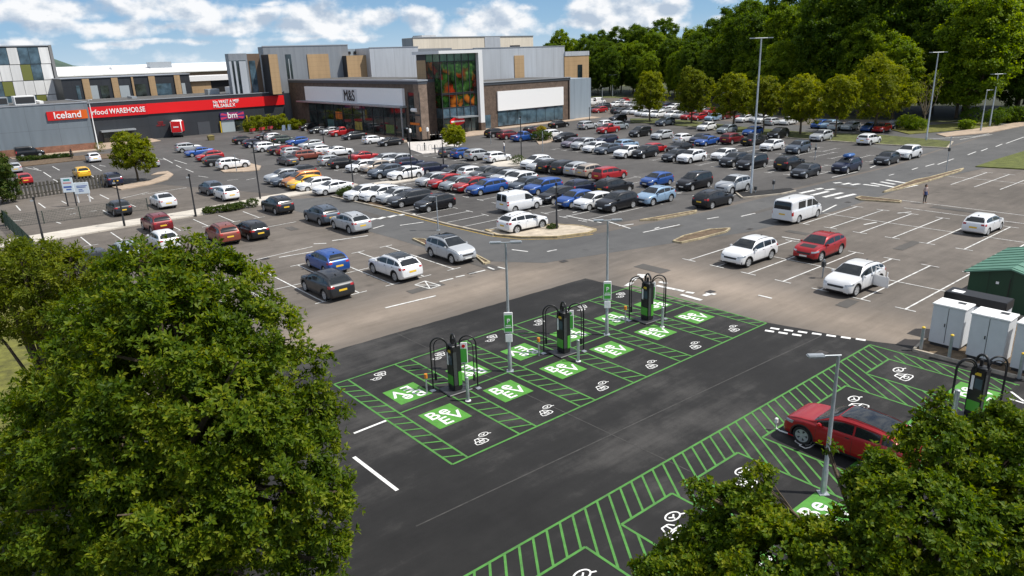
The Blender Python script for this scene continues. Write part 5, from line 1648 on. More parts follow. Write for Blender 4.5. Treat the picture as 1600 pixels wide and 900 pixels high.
# --- glazed entrance tower with the vegetable mural
b = empty('glass_entrance_tower')
tag(b, 'tall glass entrance tower with a mural of tomatoes and carrots in a white frame', 'building')
TX0, TX1, TY, TZ = (79.85,12.87)[0], 88.2, 116.2, 15.2
mm, nt, pb = new_mat('vegetable_mural'); L = nt.links.new
tcn = N(nt, 'ShaderNodeTexCoord'); mpn = N(nt, 'ShaderNodeMapping'); mpn.inputs['Scale'].default_value = (.5, .5, .5); L(tcn.outputs['Object'], mpn.inputs['Vector'])
wp = N(nt, 'ShaderNodeTexNoise', Scale=1.1, Detail=3.); L(mpn.outputs[0], wp.inputs['Vector'])
sb = N(nt, 'ShaderNodeVectorMath', operation='MULTIPLY_ADD'); L(wp.outputs['Color'], sb.inputs[0]); sb.inputs[1].default_value = (1.2, 1.2, 1.2); L(mpn.outputs[0], sb.inputs[2])
vo = N(nt, 'ShaderNodeTexVoronoi', Scale=1.35); L(sb.outputs[0], vo.inputs['Vector'])
sc_ = N(nt, 'ShaderNodeSeparateColor'); L(vo.outputs['Color'], sc_.inputs[0])
r1 = ramp(nt, [(0, (.012, .05, .012)), (.25, (.03, .1, .015)), (.42, (.32, .035, .01)), (.6, (.42, .12, .015)), (.75, (.2, .015, .01)), (.88, (.04, .13, .02)), (1, (.34, .25, .04))], 'CONSTANT'); L(sc_.outputs[0], r1.inputs[0])
dk = N(nt, 'ShaderNodeMapRange'); L(vo.outputs['Distance'], dk.inputs['Value']); dk.inputs['From Min'].default_value = .15; dk.inputs['From Max'].default_value = .75; dk.inputs['To Min'].default_value = .85; dk.inputs['To Max'].default_value = .05
n2 = N(nt, 'ShaderNodeTexNoise', Scale=.22, Detail=2.); L(tcn.outputs['Object'], n2.inputs['Vector'])
mk = N(nt, 'ShaderNodeMapRange'); L(n2.outputs['Fac'], mk.inputs['Value']); mk.inputs['From Min'].default_value = .5; mk.inputs['From Max'].default_value = .58
mxa = N(nt, 'ShaderNodeMix', data_type='RGBA', blend_type='MULTIPLY'); mxa.inputs['Factor'].default_value = 1; L(r1.outputs[0], mxa.inputs[6]); L(dk.outputs[0], mxa.inputs[7])
mxb = N(nt, 'ShaderNodeMix', data_type='RGBA'); L(mk.outputs[0], mxb.inputs['Factor']); L(mxa.outputs[2], mxb.inputs[6])
n3 = N(nt, 'ShaderNodeTexNoise', Scale=1.4, Detail=4.); L(tcn.outputs['Object'], n3.inputs['Vector'])
r3 = ramp(nt, [(.35, (.008, .03, .012)), (.6, (.03, .09, .02)), (.75, (.1, .2, .05))]); L(n3.outputs['Fac'], r3.inputs[0]); L(r3.outputs[0], mxb.inputs[7])
L(mxb.outputs[2], pb.inputs['Base Color']); pb.inputs['Roughness'].default_value = .12; pb.inputs['Specular IOR Level'].default_value = .6
M['mural'] = mm
bpart(b, 'core', M['dark_trim'], (TX0 + .1, TY + .15, -.1, TX1, TY + 8, TZ - .56))
bpart(b, 'tan_side', M['clad_tan'], (TX0 - .02, TY + 4.6, 9.5, TX0 + .09, TY + 7.9, 13.6))
M['frame_white'] = mat('frame_white', (.7, .71, .72), .45)
bpart(b, 'roof_slab', M['frame_white'], (TX0 - .7, TY - .9, TZ - .55, TX1 + 1.0, TY + 8.2, TZ))
bpart(b, 'white_pier', M['frame_white'], (TX1 + .01, TY - .9, 1.6, TX1 + 1.0, TY + 1.2, TZ - .55))
bpart(b, 'pier_base', M['brick'], (TX1 + .005, TY - .95, -.1, TX1 + 1.05, TY + 1.25, 1.6))
zs = [(13.3, TZ - .56, mat('tower_glass_green', (.07, .16, .1), .1, spec=.7, var=.4, scale=.5), 'clerestory_glass'), (7.6, 13.2, mm, 'mural_glass'), (4.9, 7.2, mm, 'mural_glass'), (3.0, 4.8, M['glass_blue'], 'canopy_glass'), (.1, 2.9, M['glass_shop'], 'entrance_glass')]
cols = [TX0 + .05 + (TX1 - TX0 - .1) * q / 5 for q in range(6)]
for z0, z1, m_, nm in zs:
    bpart(b, nm, m_, (TX0 + .05, TY + .02, z0, TX1 - .02, TY + .1, z1))
    bpart(b, nm, m_, (TX0 - .04, TY + .12, z0, TX0 + .06, TY + 4.5, z1))
fr = MB()
for x in cols: fr.box(x - .06, TY - .08, 0, x + .06, TY + .015, TZ - .56)
for z in (2.9, 4.83, 7.25, 7.5, 13.22): fr.box(TX0, TY - .06, z, TX1 - .02, TY + .012, z + .12)
for y in (TY + 2.2, TY + 4.5): fr.box(TX0 - .12, y - .05, 0, TX0 - .045, y + .05, TZ - .56)
fr.build('mullions', M['dark_trim'], b)
bpart(b, 'entrance_canopy', M['galv'], (TX0 + 2, TY - 2.2, 2.95, TX1 - 1.5, TY - .1, 3.15))
(ex, ez) = (82.35,2.35)
mb = MB(); ring = [(ex + 1.75 * math.cos(a), 115, ez + .75 * math.sin(a)) for a in [2 * math.pi * q / 20 for q in range(20)]]
mb.poly(ring[::-1]); mb.poly([(x, 115.12, z) for x, y, z in ring])
for q in range(20):
    a, c = ring[q], ring[(q + 1) % 20]; mb.poly([a, c, (c[0], 115.12, c[2]), (a[0], 115.12, a[2])])
o = mb.build('oval_sign', mred, b); bpart(o, 'sign_bar', M['white_sign'], (ex - 1.5, 114.96, ez - .13, ex + 1.6, 114.995, ez + .13))

# --- brick wing to the right of the tower with the blank white panel
b = empty('brick_wing')
tag(b, 'dark brick wing with a large blank white panel over a glazed strip', 'building')
WX0, WX1, WY, WZ = 89.3, 114.9, 117.8, 9.05
bpart(b, 'brick_wall', M['brick'], (WX0, WY, -.1, WX1, WY + 14, WZ - .6))
bpart(b, 'parapet', bpy.data.materials['slate_band'], (WX0, WY - .1, WZ - .6, WX1 + .1, WY + 14.1, WZ - .12))
bpart(b, 'coping', M['parapet'], (WX0, WY - .2, WZ - .12, WX1 + .2, WY + .4, WZ + .05))
bpart(b, 'roof', M['roof_grey'], (WX0, WY + .4, WZ - .12, WX1, WY + 14, WZ - .06))
(px0, pz1), (px1, _), (_, pz0) = (94.39,7.14), (112.7,6.27), (94.2,3.32)
bpart(b, 'white_panel', M['white_sign'], (px0, WY - .3, pz0, px1, WY - .01, pz1))
n = 7
for q in range(n):
    a = px0 + (px1 - px0) * q / n; c = px0 + (px1 - px0) * (q + 1) / n
    bpart(b, 'window', M['glass_blue'], (a + .05, WY - .08, .3, c - .05, WY - .01, pz0 - .05))
bpart(b, 'side_door', M['glass_blue'], (WX0 + 1.6, WY - .09, 0, WX0 + 3.2, WY - .01, 2.7))
bpart(b, 'drainpipe', M['black_metal'], (WX1 - .5, WY - .15, 0, WX1 - .35, WY - .01, WZ - .6))

# --- grey end block
b = empty('grey_end_block')
tag(b, 'blue-grey end block with a tan upper storey at the right of the brick wing', 'building')
ez1 = (118.5,8.62)[1]; ez2 = (135.83,14.4)[1]; ez3 = (135.83,13.33)[1]
bpart(b, 'lower_wall', M['clad_blue'], (115.1, 118.2, -.1, 121.9, 134, ez1))
ux = (130.68,11.49)[0], (139.27,11.22)[0]
bpart(b, 'upper_wall', M['clad_tan'], (ux[0] + .02, 135.8, 6, ux[1], 149, ez3))
bpart(b, 'roof_band', M['clad_silver'], (ux[0] + .15, 135.7, ez3 + .005, ux[1] + .05, 149, ez2))
wz = (135.94,11.17)[1], (135.93,8.06)[1]
bpart(b, 'slit_window', M['glass_dark'], ((135.25,9.8)[0], 135.72, wz[1], (136.85,9.74)[0], 135.79, wz[0]))

# --- upper leisure blocks behind the shops
b = empty('leisure_centre_block')
tag(b, 'large grey leisure block with tan panels rising behind the shops', 'building')


def slab(par, name, m_, pxa, pya, pxb, Y, depth, zbot=-.1, proud=0.):
    pass


def span(a, c):
    return a[0], c[0]


YQ = 168.
gx0, gx1, gz = (67.5,17.76)[0], (94.6,16.68)[0], (76.66,17.6)[1]
ga = (88.7,17.39)[0]
bpart(b, 'grey_wall', M['clad_mid'], (gx0, YQ, -.1, ga, YQ + 2.9, gz))
bpart(b, 'roof_edge', M['parapet'], (gx0 - .1, YQ - .1, gz, ga + .1, YQ + .3, gz + .2))
lz = (92.68,16.77)[1]
bpart(b, 'link_wall', M['clad_blue'], (ga + .01, YQ + 3, -.1, gx1 + 1, YQ + 15, lz))
for q, (a, c) in enumerate((((77.86,15.72), (83.29,10.44)),)):
    bpart(b, 'tan_panel', M['clad_tan'], (a[0], YQ - .2, 9, c[0], YQ - .01, a[1]))
a, c = (87.06,15.17), (92.96,10.03)
bpart(b, 'tan_box', M['clad_tan'], (a[0], YQ - 2, 8, c[0], YQ + 2.9, a[1]))
bpart(b, 'box_side_shade', M['dark_trim'], (a[0] - .12, YQ - 1.9, 8, a[0] - .005, YQ - .05, a[1] - .05))  # near-black sheet on the tan box's left face, shade given as colour
a, c = (72.53,15.85), (73.93,11.12)
w_ = bpart(b, 'tall_window', M['glass_dark'], (a[0], YQ - .06, 7, c[0], YQ - .01, a[1]))
bpart(w_, 'frame', M['parapet'], ((a[0] + c[0]) / 2 - .1, YQ - .12, 8, (a[0] + c[0]) / 2 + .12, YQ - .065, a[1] - 1.0))
a, c = (66.14,15.88), (68.19,7.22)
bpart(b, 'tan_tower', M['clad_tan'], (a[0], 162, 7.4, c[0], 165.95, a[1]))
bpart(b, 'tower_side_shade', M['clad_dark'], (a[0] - .12, 162.15, 7.4, a[0] - .01, 165.9, a[1] - .05))  # dark sheet paints the tan tower's left face as unlit
a, c = (92.37,16.77), (106.31,16.5)
sz = a[1]
bpart(b, 'silver_wall', M['clad_silver'], (a[0], 164, -.1, c[0], YQ + 14, sz))
bpart(b, 'roof_edge', M['parapet'], (a[0] - .05, 163.9, sz, c[0] + .1, 164.3, sz + .15))
d0 = (109.39,14.66)[0], (112.4,14.59)[0]
bpart(b, 'recess_wall', M['clad_tan'], (c[0] + .01, 169, -.1, c[0] + 14, YQ + 14.2, (110.77,14.47)[1]))
bpart(b, 'recess_band', M['clad_mid'], (c[0] + .01, 168.9, (110.77,14.47)[1] + .01, c[0] + 14, YQ + 14, (110.93,16.39)[1]))
for q in range(3):
    x = ga + 1.2 + q * 1.9
    bpart(b, 'roof_vent', M['black_sign'], (x, YQ + 2.8, lz - 1.2 + .0, x + 1.0, YQ + 2.98, lz - .6))

b = empty('striped_glass_tower')
tag(b, 'dark framed glass tower with white fins at the left end of the leisure block', 'building')
a, c, e = (58.8,16.27), (62.86,16.18), (65.81,16.11)
bpart(b, 'frame', M['clad_mid'], (a[0], 166, -.1, c[0], 168, a[1]))
bpart(b, 'brown_side', mat('bronze_panel', (.14, .095, .065), .5), (c[0] + .01, 166.2, -.1, e[0], 168, a[1] - .1))
f0, f1 = (58.65,14.82), (62.43,14.71)
bpart(b, 'glazing', M['glass_dark'], (f0[0], 165.93, 7, f1[0], 165.99, f0[1]))
for x0, x1 in ((358, 361.5), (366, 369), (372.5, 384)):
    pass
for p, q in (((58.65,14.82), (59.13,14.8)), ((59.69,14.79), (60.11,14.77)), ((60.81,14.75), (62.29,14.71))):
    bpart(b, 'white_fin', M['clad_silver'], (p[0], 165.6, 7, q[0], 165.92, p[1] - .1))
p, q = (63.22,14.69), (64.58,12.6)
bpart(b, 'window', M['glass_blue'], (p[0], 166.1, 7, q[0], 166.19, p[1]))

b = empty('silver_upper_block')
tag(b, 'pale silver upper block behind the tower and the white panelled wing', 'building')
YR = 136.
a, c, g = (102.86,15.93), (130.92,15.41), (110.77,15.78)
rz_ = (115.99,15.69)[1]
bpart(b, 'silver_wall', M['clad_silver'], (a[0], YR, -.1, c[0], YR + 14, rz_))
bpart(b, 'roof_edge', M['parapet'], (a[0] - .05, YR - .1, rz_, c[0] + .1, YR + .3, rz_ + .14))
p, q = (114.54,13.87), (117.53,8.85)
bpart(b, 'tan_panel', M['clad_tan'], (p[0], YR - .15, 8, q[0], YR - .01, p[1]))
bpart(b, 'roof_unit', M['dark_trim'], (p[0] + .5, YR + .5, rz_ + .01, q[0] - .6, YR + 2, rz_ + .5))

b = empty('cream_plant_block')
tag(b, 'cream clad rooftop block, the highest part of the retail buildings', 'building')
a, c = (121.64,19.77), (168.56,19.06)
bpart(b, 'cream_wall', M['clad_cream'], (a[0], 190, 5, c[0], 196, a[1]))
bpart(b, 'grey_corner', M['clad_mid'], (a[0] - .15, 190.2, 5, a[0] - .01, 195.9, a[1] - .1))
for p, q in (((148.15,19.48), (154.37,19.41)),):
    bpart(b, 'grey_panel', M['clad_silver'], (p[0], 189.85, 9, q[0], 189.99, a[1] - .05))
bpart(b, 'roof_edge', M['parapet'], (a[0] - .1, 189.8, a[1] + .003, c[0] + .1, 190.3, a[1] + .2))
bpart(b, 'roof_unit', M['clad_silver'], ((127.42,20.4)[0], 194, a[1], (132.52,20.35)[0], 199, a[1] + .8))

# --- white office with the chequered glazing, far left
b = empty('white_office_block')
tag(b, 'white office block with a chequered pattern of windows at the far left', 'building')
OY = 200.
ox1 = (29.96,8.86)[0]; oz1 = (28.76,19.38)[1]
ox1 = 31.2; ox0 = ox1 - 27
bpart(b, 'core', M['dark_trim'], (ox0, OY, -.1, ox1, OY + 18, oz1))
bpart(b, 'end_trim', mat('end_trim_grey', (.2, .2, .2), .5), (ox1 - .55, OY - .16, 0, ox1 + .05, OY - .01, oz1 + .2))
cw = 2.0; rows = [oz1 - .3, oz1 - 3.9, oz1 - 7.4, oz1 - 10.6, oz1 - 13.6]
opm = panel_mat('office_white_panel', (.7, .7, .69), w=2.0, gap=.95, rough=.5, metal=0, var=.08); glass_cells = {(0, 1), (0, 2), (0, 4), (0, 5), (0, 8), (1, 1), (1, 2), (1, 6), (1, 7), (1, 8), (1, 11), (2, 4), (2, 5), (2, 7), (2, 8), (2, 11), (3, 1), (3, 2), (3, 4), (3, 5), (3, 8), (3, 12), (0, 12), (0, 13)}
for r_ in range(4):
    for c_ in range(18):
        x1 = ox1 - .7 - c_ * cw - r_ * .12; x0 = x1 - cw + .08; z1, z0 = rows[r_], rows[r_ + 1] + .14
        if (r_, c_) in glass_cells:
            bpart(b, 'window', M['glass_blue'] if (r_ * 3 + c_) % 5 else mat('green_yellow_glass', (.16, .17, .04), .15, spec=.7) if 'green_yellow_glass' not in bpy.data.materials else bpy.data.materials['green_yellow_glass'], (x0, OY - .05, z0, x1, OY - .01, z1))
        else:
            bpart(b, 'wall_panel', opm, (x0, OY - .12, z0, x1, OY - .01, z1))
bpart(b, 'parapet', M['parapet'], (ox0, OY - .15, oz1, ox1 + .05, OY + .2, oz1 + .22))

# --- low dark building with brown piers behind the charcoal store
b = empty('low_office_range')
tag(b, 'low charcoal range with brown piers and shuttered windows behind the discount store', 'building')
MY = 190.
m0, m1 = (30.16,12.14), (57.23,11.24)
mz = m0[1]
bpart(b, 'wall', M['clad_dark'], (m0[0], MY, -.1, m1[0], MY + 14, mz))
bpart(b, 'roof', M['parapet'], (m0[0] - .2, MY - .2, mz, m1[0] + .2, MY + 14.2, mz + .2))
for p, q in (((34.15,11.69), (35.53,11.63)), ((40.05,11.42), (41.36,11.36)), ((44.21,10.66), (44.62,10.65)), ((47.93,11.35), (49.32,11.29)), ((53.65,11.39), (54.96,11.34))):
    bpart(b, 'brown_pier', bpy.data.materials['bronze_panel'] if False else M['clad_tan'], (p[0], MY - .25, 0, q[0], MY - .01, mz - .1))
for i, (p, q) in enumerate((((32.73,10.66), (33.43,8.42)), ((35.49,10.53), (37,8.22)), ((37.54,10.42), (39.21,8.09)), ((41.47,10.23), (43.48,7.84)), ((44.89,10.35), (47.05,7.63)), ((49.34,10.27), (52.73,7.3)), ((55.11,10.15), (55.96,7.11)))):
    bpart(b, 'window', [M['glass_blue'], mat('blind_grey', (.36, .4, .42), .4) if 'blind_grey' not in bpy.data.materials else bpy.data.materials['blind_grey'], M['glass_shop']][(i + (i > 2)) % 3], (p[0], MY - .08, 6.5, q[0], MY - .01, p[1]))
b = empty('low_tan_annexe')
tag(b, 'low tan annexe with a white roof between the low range and the striped tower', 'building')
p, q = (60.47,11.55), (69.33,11.18)
bpart(b, 'wall', M['clad_tan'], (p[0], 200, -.1, p[0] + (q[0] - p[0]) * .55, 212, p[1] - 1.3))
bpart(b, 'dark_opening', M['black_sign'], (p[0] + (q[0] - p[0]) * .55 + .01, 200.2, -.1, q[0] + 4, 212, p[1] - 1.3))
bpart(b, 'roof', M['white_paint'], (p[0] - .5, 199.4, p[1] - 1.29, q[0] + 4, 213, p[1] - .05))

# --- far warehouse
b = empty('white_roofed_warehouse')
tag(b, 'distant long warehouse with a white roof and brown walls', 'building')
p, q, e = (42.39,14.5), (97.65,13.86), (39.6,12.45)
mb = MB()
x0, x1 = p[0] - 3, q[0] + 8
mb.add([(x0, 262, e[1]), (x1, 262, e[1]), (x1, 292, p[1] + .6), (x0, 292, p[1] + .6), (x0, 322, e[1]), (x1, 322, e[1])], [(0, 1, 2, 3), (3, 2, 5, 4)])
mb.box(x0, 261.8, e[1] - .35, x1, 262, e[1] - .01)
for k in range(16):
    x = x0 + (x1 - x0) * (k + .5) / 16
    mb.add([(x - .1, 262, e[1] + .05), (x + .1, 262, e[1] + .05), (x + .1, 292, p[1] + .68), (x - .1, 292, p[1] + .68)], [(0, 1, 2, 3)])
mb.build('roof', mat('white_roof_sheet', (.78, .78, .78), .5, var=.05), b)
bpart(b, 'wall', mat('brown_wall', (.2, .14, .1), .8, var=.2), (x0 + .3, 262.3, -.1, x1 - .3, 321, e[1] - .36))
for (p, h, w) in (((61.4,13.22), 2.6, 4.5), ((74.46,14.09), 3.2, 7), ((67.38,12.63), 2., 3.2), ((53.89,12.59), 2.4, 1.0)):
    bpart(b, 'roof_plant', M['galv'] if w != 4.5 else M['white_paint'], (p[0] - w / 2, 276, e[1] + 1., p[0] + w / 2, 280, p[1] + h * .5))

# --- distant wooded hill
mb = MB(); n = 60; hillm = mat('far_woodland', (.05, .085, .06), .95, var=.35, scale=.02)
rows_ = []
for i in range(n + 1):
    a = HEAD + R(-62) + R(130) * i / n
    hgt_ = 6 + 5 * math.sin(i * .9) + 3 * math.sin(i * 2.3 + 1) + 2.5 * math.sin(i * 5.1)
    da = math.degrees(a - HEAD) + 32.5
    hgt_ += 42 * math.exp(-(da / 2.6) ** 2)
    rows_.append([((1500 + q * 150) * math.sin(a), (1500 + q * 150) * math.cos(a), max(0, hgt_) * z) for q, z in ((0, 0), (1, .8), (2, 1.1), (4, 0))])
vs = [p for r_ in rows_ for p in r_]
mb.add(vs, [(i * 4 + k, (i + 1) * 4 + k, (i + 1) * 4 + k + 1, i * 4 + k + 1) for i in range(n) for k in range(3)])
struct(mb, 'hills', hillm)

# ---------------------------------------------------------------- street furniture
M['green_panel'] = mat('charger_green', (.07, .33, .03), .4)
M['screen'] = mat('charger_screen', (.06, .09, .11), .15, spec=.7)
M['orange'] = mat('amber_cap', (.6, .22, .02), .5)
M['yellow'] = mat('yellow_cap', (.65, .45, .03), .5)
M['sign_green'] = mat('sign_green', (.08, .42, .06), .4)


def arch(p, q, top, n=14):
    """hoop rising from p, over, and down to q"""
    pts = []
    for i in range(n + 1):
        t = i / n
        a = math.pi * t
        pts.append((p[0] + (q[0] - p[0]) * (1 - math.cos(a)) / 2, p[1] + (q[1] - p[1]) * (1 - math.cos(a)) / 2, top - .38 + .38 * math.sin(a)))
    return [p] + pts + [q]


def make_charger(label, loc, rz):
    r = empty('ev_charger', loc, rz)
    tag(r, label, 'ev charger', 'rapid chargers')
    MB().add(*bevel_box(-.6, -.5, 0, .6, .5, .07, .03, 1)).build('plinth', M['dark_trim'], r)
    body = MB().add(*bevel_box(-.22, -.27, .07, .22, .27, 2.12, .035, 2)).build('cabinet', M['black_metal'], r, smooth=40)
    MB().add(*bevel_box(-.2, -.24, 2.08, .2, .24, 2.17, .03, 1)).build('top_cap', M['dark_trim'], r)
    for sx, sy in ((-1, 0), (1, 0)):
        MB().box(sx * .222 - .008, -.23, .34, sx * .222 + .008, .23, .78).build('green_panel', M['green_panel'], r)
        MB().box(sx * .222 - .008, -.2, 1.3, sx * .222 + .008, .06, 1.72).build('screen', M['screen'], r)
        MB().box(sx * .222 - .008, .1, 1.22, sx * .222 + .008, .2, 1.8).build('side_label', M['white_sign'], r)
        mb = MB().box(sx * .223 - .008, -.12, 1.84, sx * .223 + .008, .1, 1.96); mb.build('warning_label', M['yellow'], r)
    for sy in (-1, 1):
        MB().box(-.2, sy * .272 - .008, .34, -.03, sy * .272 + .008, 1.9).build('side_strip', mat('strip_grey', (.045, .05, .05), .4) if 'strip_grey' not in bpy.data.materials else bpy.data.materials['strip_grey'], r)
        MB().box(.02, sy * .272 - .008, .3, .19, sy * .272 + .008, .95).build('green_panel', M['green_panel'], r)
    def sw(x, y, z=0.): return (x * .788 + y * .616, -x * .616 + y * .788, z)
    # swinging cable hoops on either side and a short mast
    for sg in (-1, 1):
        MB().tube(arch(sw(sg * .25, sg * .1, 1.95), sw(sg * .98, sg * .1, .1), 2.52), .036, 8).build('cable_hoop', M['black_metal'], r, smooth=50)
        MB().tube(arch(sw(sg * .25, sg * .02, 1.9), sw(sg * .86, sg * -.05, .75), 2.4), .024, 7).build('cable', M['tyre'], r, smooth=50)
        c = MB().add(*bevel_box(sw(sg * .86, sg * -.05)[0] - .05, sw(sg * .86, sg * -.05)[1] - .05, .45, sw(sg * .86, sg * -.05)[0] + .05, sw(sg * .86, sg * -.05)[1] + .05, .78, .02, 1)).build('connector', M['black_metal'], r)
        MB().box(sw(sg * 1., sg * .1)[0] - .11, sw(sg * 1., sg * .1)[1] - .11, 0.002, sw(sg * 1., sg * .1)[0] + .11, sw(sg * 1., sg * .1)[1] + .11, .03).build('foot_plate', M['galv'], r)
    MB().tube(arch((0, -.22, 2.1), (.06, .26, 2.1), 2.62, 10), .05, 8).build('mast_hoop', M['black_metal'], r, smooth=50)
    MB().box(-.04, -.02, 2.1, .06, .08, 2.42).build('mast', M['black_metal'], r)
    return r


def bollard(loc, label, cap=None, h=1.05, rad=.07, group=None, m=None, lean=0):
    r = empty('bollard', loc)
    tag(r, label, 'bollard', group)
    MB().tube([(0, 0, 0), (0, 0, h)], rad, 12).build('post', m or M['galv'], r, smooth=50)
    MB().tube([(0, 0, h), (0, 0, h + .05), (0, 0, h + .08)], [rad * 1.05, rad * 1.05, rad * .5], 12).build('cap', cap or M['galv'], r, smooth=50)
    MB().tube([(0, 0, 0.002), (0, 0, .025)], rad * 1.8, 12).build('base_ring', cap and M['dark_trim'] or M['white_paint'], r)
    return r


NEARTO = ['nearest the large tree', 'in the middle of its row', 'at the far end of its row']
for (x, y), who in zip(((16.45,24.21), (22.76,23.9), (29.15,24.01)), NEARTO):
    c = make_charger(f'black and green twin hoop charger {who}', (x, y), R(38) + math.pi / 2)
    c.rotation_euler[2] = R(-4)
    bollard((x - .25, y - 1.25), f'silver bollard in front of the charger {who}', group='silver bollards before the chargers')
    # amber stub post
    s = empty('marker_post', (x - 1.15, y + .55)); tag(s, f'amber capped stub post by the charger {who}', 'post', 'amber capped posts')
    MB().tube([(0, 0, 0), (0, 0, .75)], .035, 8).build('post', M['galv'], s, smooth=50)
    MB().tube([(0, 0, .75), (0, 0, .95)], .075, 8).build('cap', M['orange'], s, smooth=50)
    # green notice on a grey post
    s = empty('notice_post', (x + .75, y + .3)); tag(s, f'green notice on a post by the charger {who}', 'sign', 'green notices behind the chargers')
    s.rotation_euler[2] = R(-40)
    MB().tube([(0, .06, 0), (0, .06, 1.9)], .03, 8).build('post', M['galv'], s, smooth=50)
    pl = MB().add(*bevel_box(-.17, -.02, .95, .17, .02, 1.95, .015, 1)).build('board', M['white_sign'], s)
    MB().box(-.14, -.026, 1.0, .14, -.021, 1.66).build('green_field', M['sign_green'], pl)
    MB().tube([(0, -.021, 1.78), (0, -.027, 1.78)], .08, 14).build('round_mark', M['sign_green'] if x > 17 else M['sign_red'], pl)
c = make_charger('black and green charger beside the white cabinets at the right', (29.68,8.16), R(-6))
bollard(((28.97,8.62)), 'silver bollard in front of the charger at the right', group='silver bollards before the chargers', h=1.2, rad=.1)
mb = MB(); p, q = (28.63,7.76), (30.31,7.71)
d = Vector((q[0] - p[0], q[1] - p[1])).normalized(); n = Vector((-d.y, d.x)) * .1
mb.prism([tuple(Vector(p) - n), tuple(Vector(q) - n), tuple(Vector(q) + n), tuple(Vector(p) + n)], -.02, .12)
tag(mb.build('kerb_stone', M['kerb']), 'single pale kerb stone beside the charger at the right', 'kerb stone')


def lamp(loc, h, label, heads=2, rz=0., arm=.75, group='slim car park lamp posts', m=None, sign=False, r0=.075):
    m = m or M['galv']
    r = empty('lamp_post', loc, rz); tag(r, label, 'lamp post', group)
    MB().tube([(0, 0, 0), (0, 0, .9), (0, 0, .95), (0, 0, h)], [r0 * 1.25, r0 * 1.25, r0, r0 * .62], 12).build('pole', m, r, smooth=40)
    MB().box(-.16, -.16, 0.002, .16, .16, .03).build('base_plate', m, r)
    xs = (-1, 1) if heads == 2 else (-1,)
    MB().tube([(-arm if heads == 2 else -arm, 0, h + .02), (arm if heads == 2 else .08, 0, h + .02)], r0 * .4, 8).build('arm', m, r, smooth=50)
    for sx in xs:
        mb = MB().add(*bevel_box(sx * arm - .12 if sx > 0 else -arm - .42, -.12, h - .0, sx * arm + .42 if sx > 0 else -arm + .12, .12, h + .075, .03, 2))
        hd = mb.build('lamp_head', m, r, smooth=50)
        MB().box(sx * arm - .05 if sx > 0 else -arm - .36, -.09, h - .014, sx * arm + .36 if sx > 0 else -arm + .05, .09, h - .003).build('lens', M['headlight'], hd)
    if sign:
        s = MB().add(*bevel_box(-.2, -.12, 1.95, .2, -.075, 2.95, .02, 1)).build('sign_board', M['white_sign'], r)
        g = MB().box(-.175, -.127, 2.02, .175, -.122, 2.82).build('green_field', M['sign_green'], s)
        t = sign_text(g, 'P', .3, M['white_sign'], (0, -.131, 2.52), FACE_S, .01, 1, ext=.002)
        MB().box(-.15, -.131, 2.2, .15, -.128, 2.26).box(-.12, -.131, 2.3, .12, -.128, 2.34).build('text_lines', M['white_sign'], g)
        b2 = MB().add(*bevel_box(-.16, -.12, 1.5, .16, -.08, 1.9, .02, 1)).build('small_notice', M['white_sign'], r)
        s.rotation_euler[2] = 0
    return r


lamp((19.45,24.05), 6.15, 'slim lamp post with a green sign between the two nearest chargers', sign=True, rz=R(-40), arm=.3)
lamp((26,24.05), 6.05, 'slim lamp post with a green sign between the two farther chargers', sign=True, rz=R(-40), arm=.3)
lamp((20.67,9.49), 4.88, 'single armed lamp post beside the plugged in red SUV', heads=1, rz=R(-40), arm=.55)
lamp((33.53,50.49), 2.86, 'thin grey post behind the silver SUV', heads=1, rz=R(-40), arm=.2, r0=.05)
lamp((64.22,40.09), 14.75, 'very tall lamp column on the small island in the main car park', rz=R(-40), arm=.7, r0=.11, group='tall lamp columns')
lamp((116.16,44.13), 12.41, 'tall leaning lamp column at the end of the tree strip', rz=R(-40), arm=.9, r0=.11, group='tall lamp columns')
lamp((140.6,43.81), 8.45, 'tall twin lamp column before the wood, right of its pair', rz=R(-40), arm=.9, r0=.12, group='tall lamp columns')
lamp((132.96,42.59), 6.33, 'shorter lamp column before the wood, left of its pair', heads=1, rz=R(140), arm=.5, r0=.1, group='tall lamp columns')
lamp((185.05,169.5), 6.72, 'distant lamp column over the far car park nearest the grey end block', rz=R(-40), arm=.9, r0=.1, group='tall lamp columns')
lamp((215.71,185.4), 6.65, 'distant lamp column just left of the first park tree', rz=R(-40), arm=.9, r0=.1, group='tall lamp columns')
lamp((138.45,130.27), 5.33, 'bent arm lamp column at the corner of the grey end block', heads=1, rz=R(140), arm=1.2, r0=.1, group='tall lamp columns')
lamp((27.84,152.44), 8.76, 'white lamp pole at the corner between the grey store and the charcoal store', heads=1, rz=R(140), arm=.2, r0=.1, group='tall lamp columns', m=M['white_paint'])
BP = 'black posts with small lamps'


def black_post(loc, h, label, r0=.075):
    r = empty('black_lamp_post', loc); tag(r, label, 'lamp post', BP)
    MB().tube([(0, 0, 0), (0, 0, .8), (0, 0, .84), (0, 0, h)], [r0 * 1.3, r0 * 1.3, r0, r0 * .8], 10).build('post', M['black_metal'], r, smooth=45)
    MB().tube([(0, 0, h), (0, 0, h + .22)], r0 * 1.35, 10).build('lamp_head', M['black_metal'], r, smooth=45)
    MB().box(-.3, -.05, h - .15, -.05, .05, h - .02).build('camera_box', M['galv'], r)


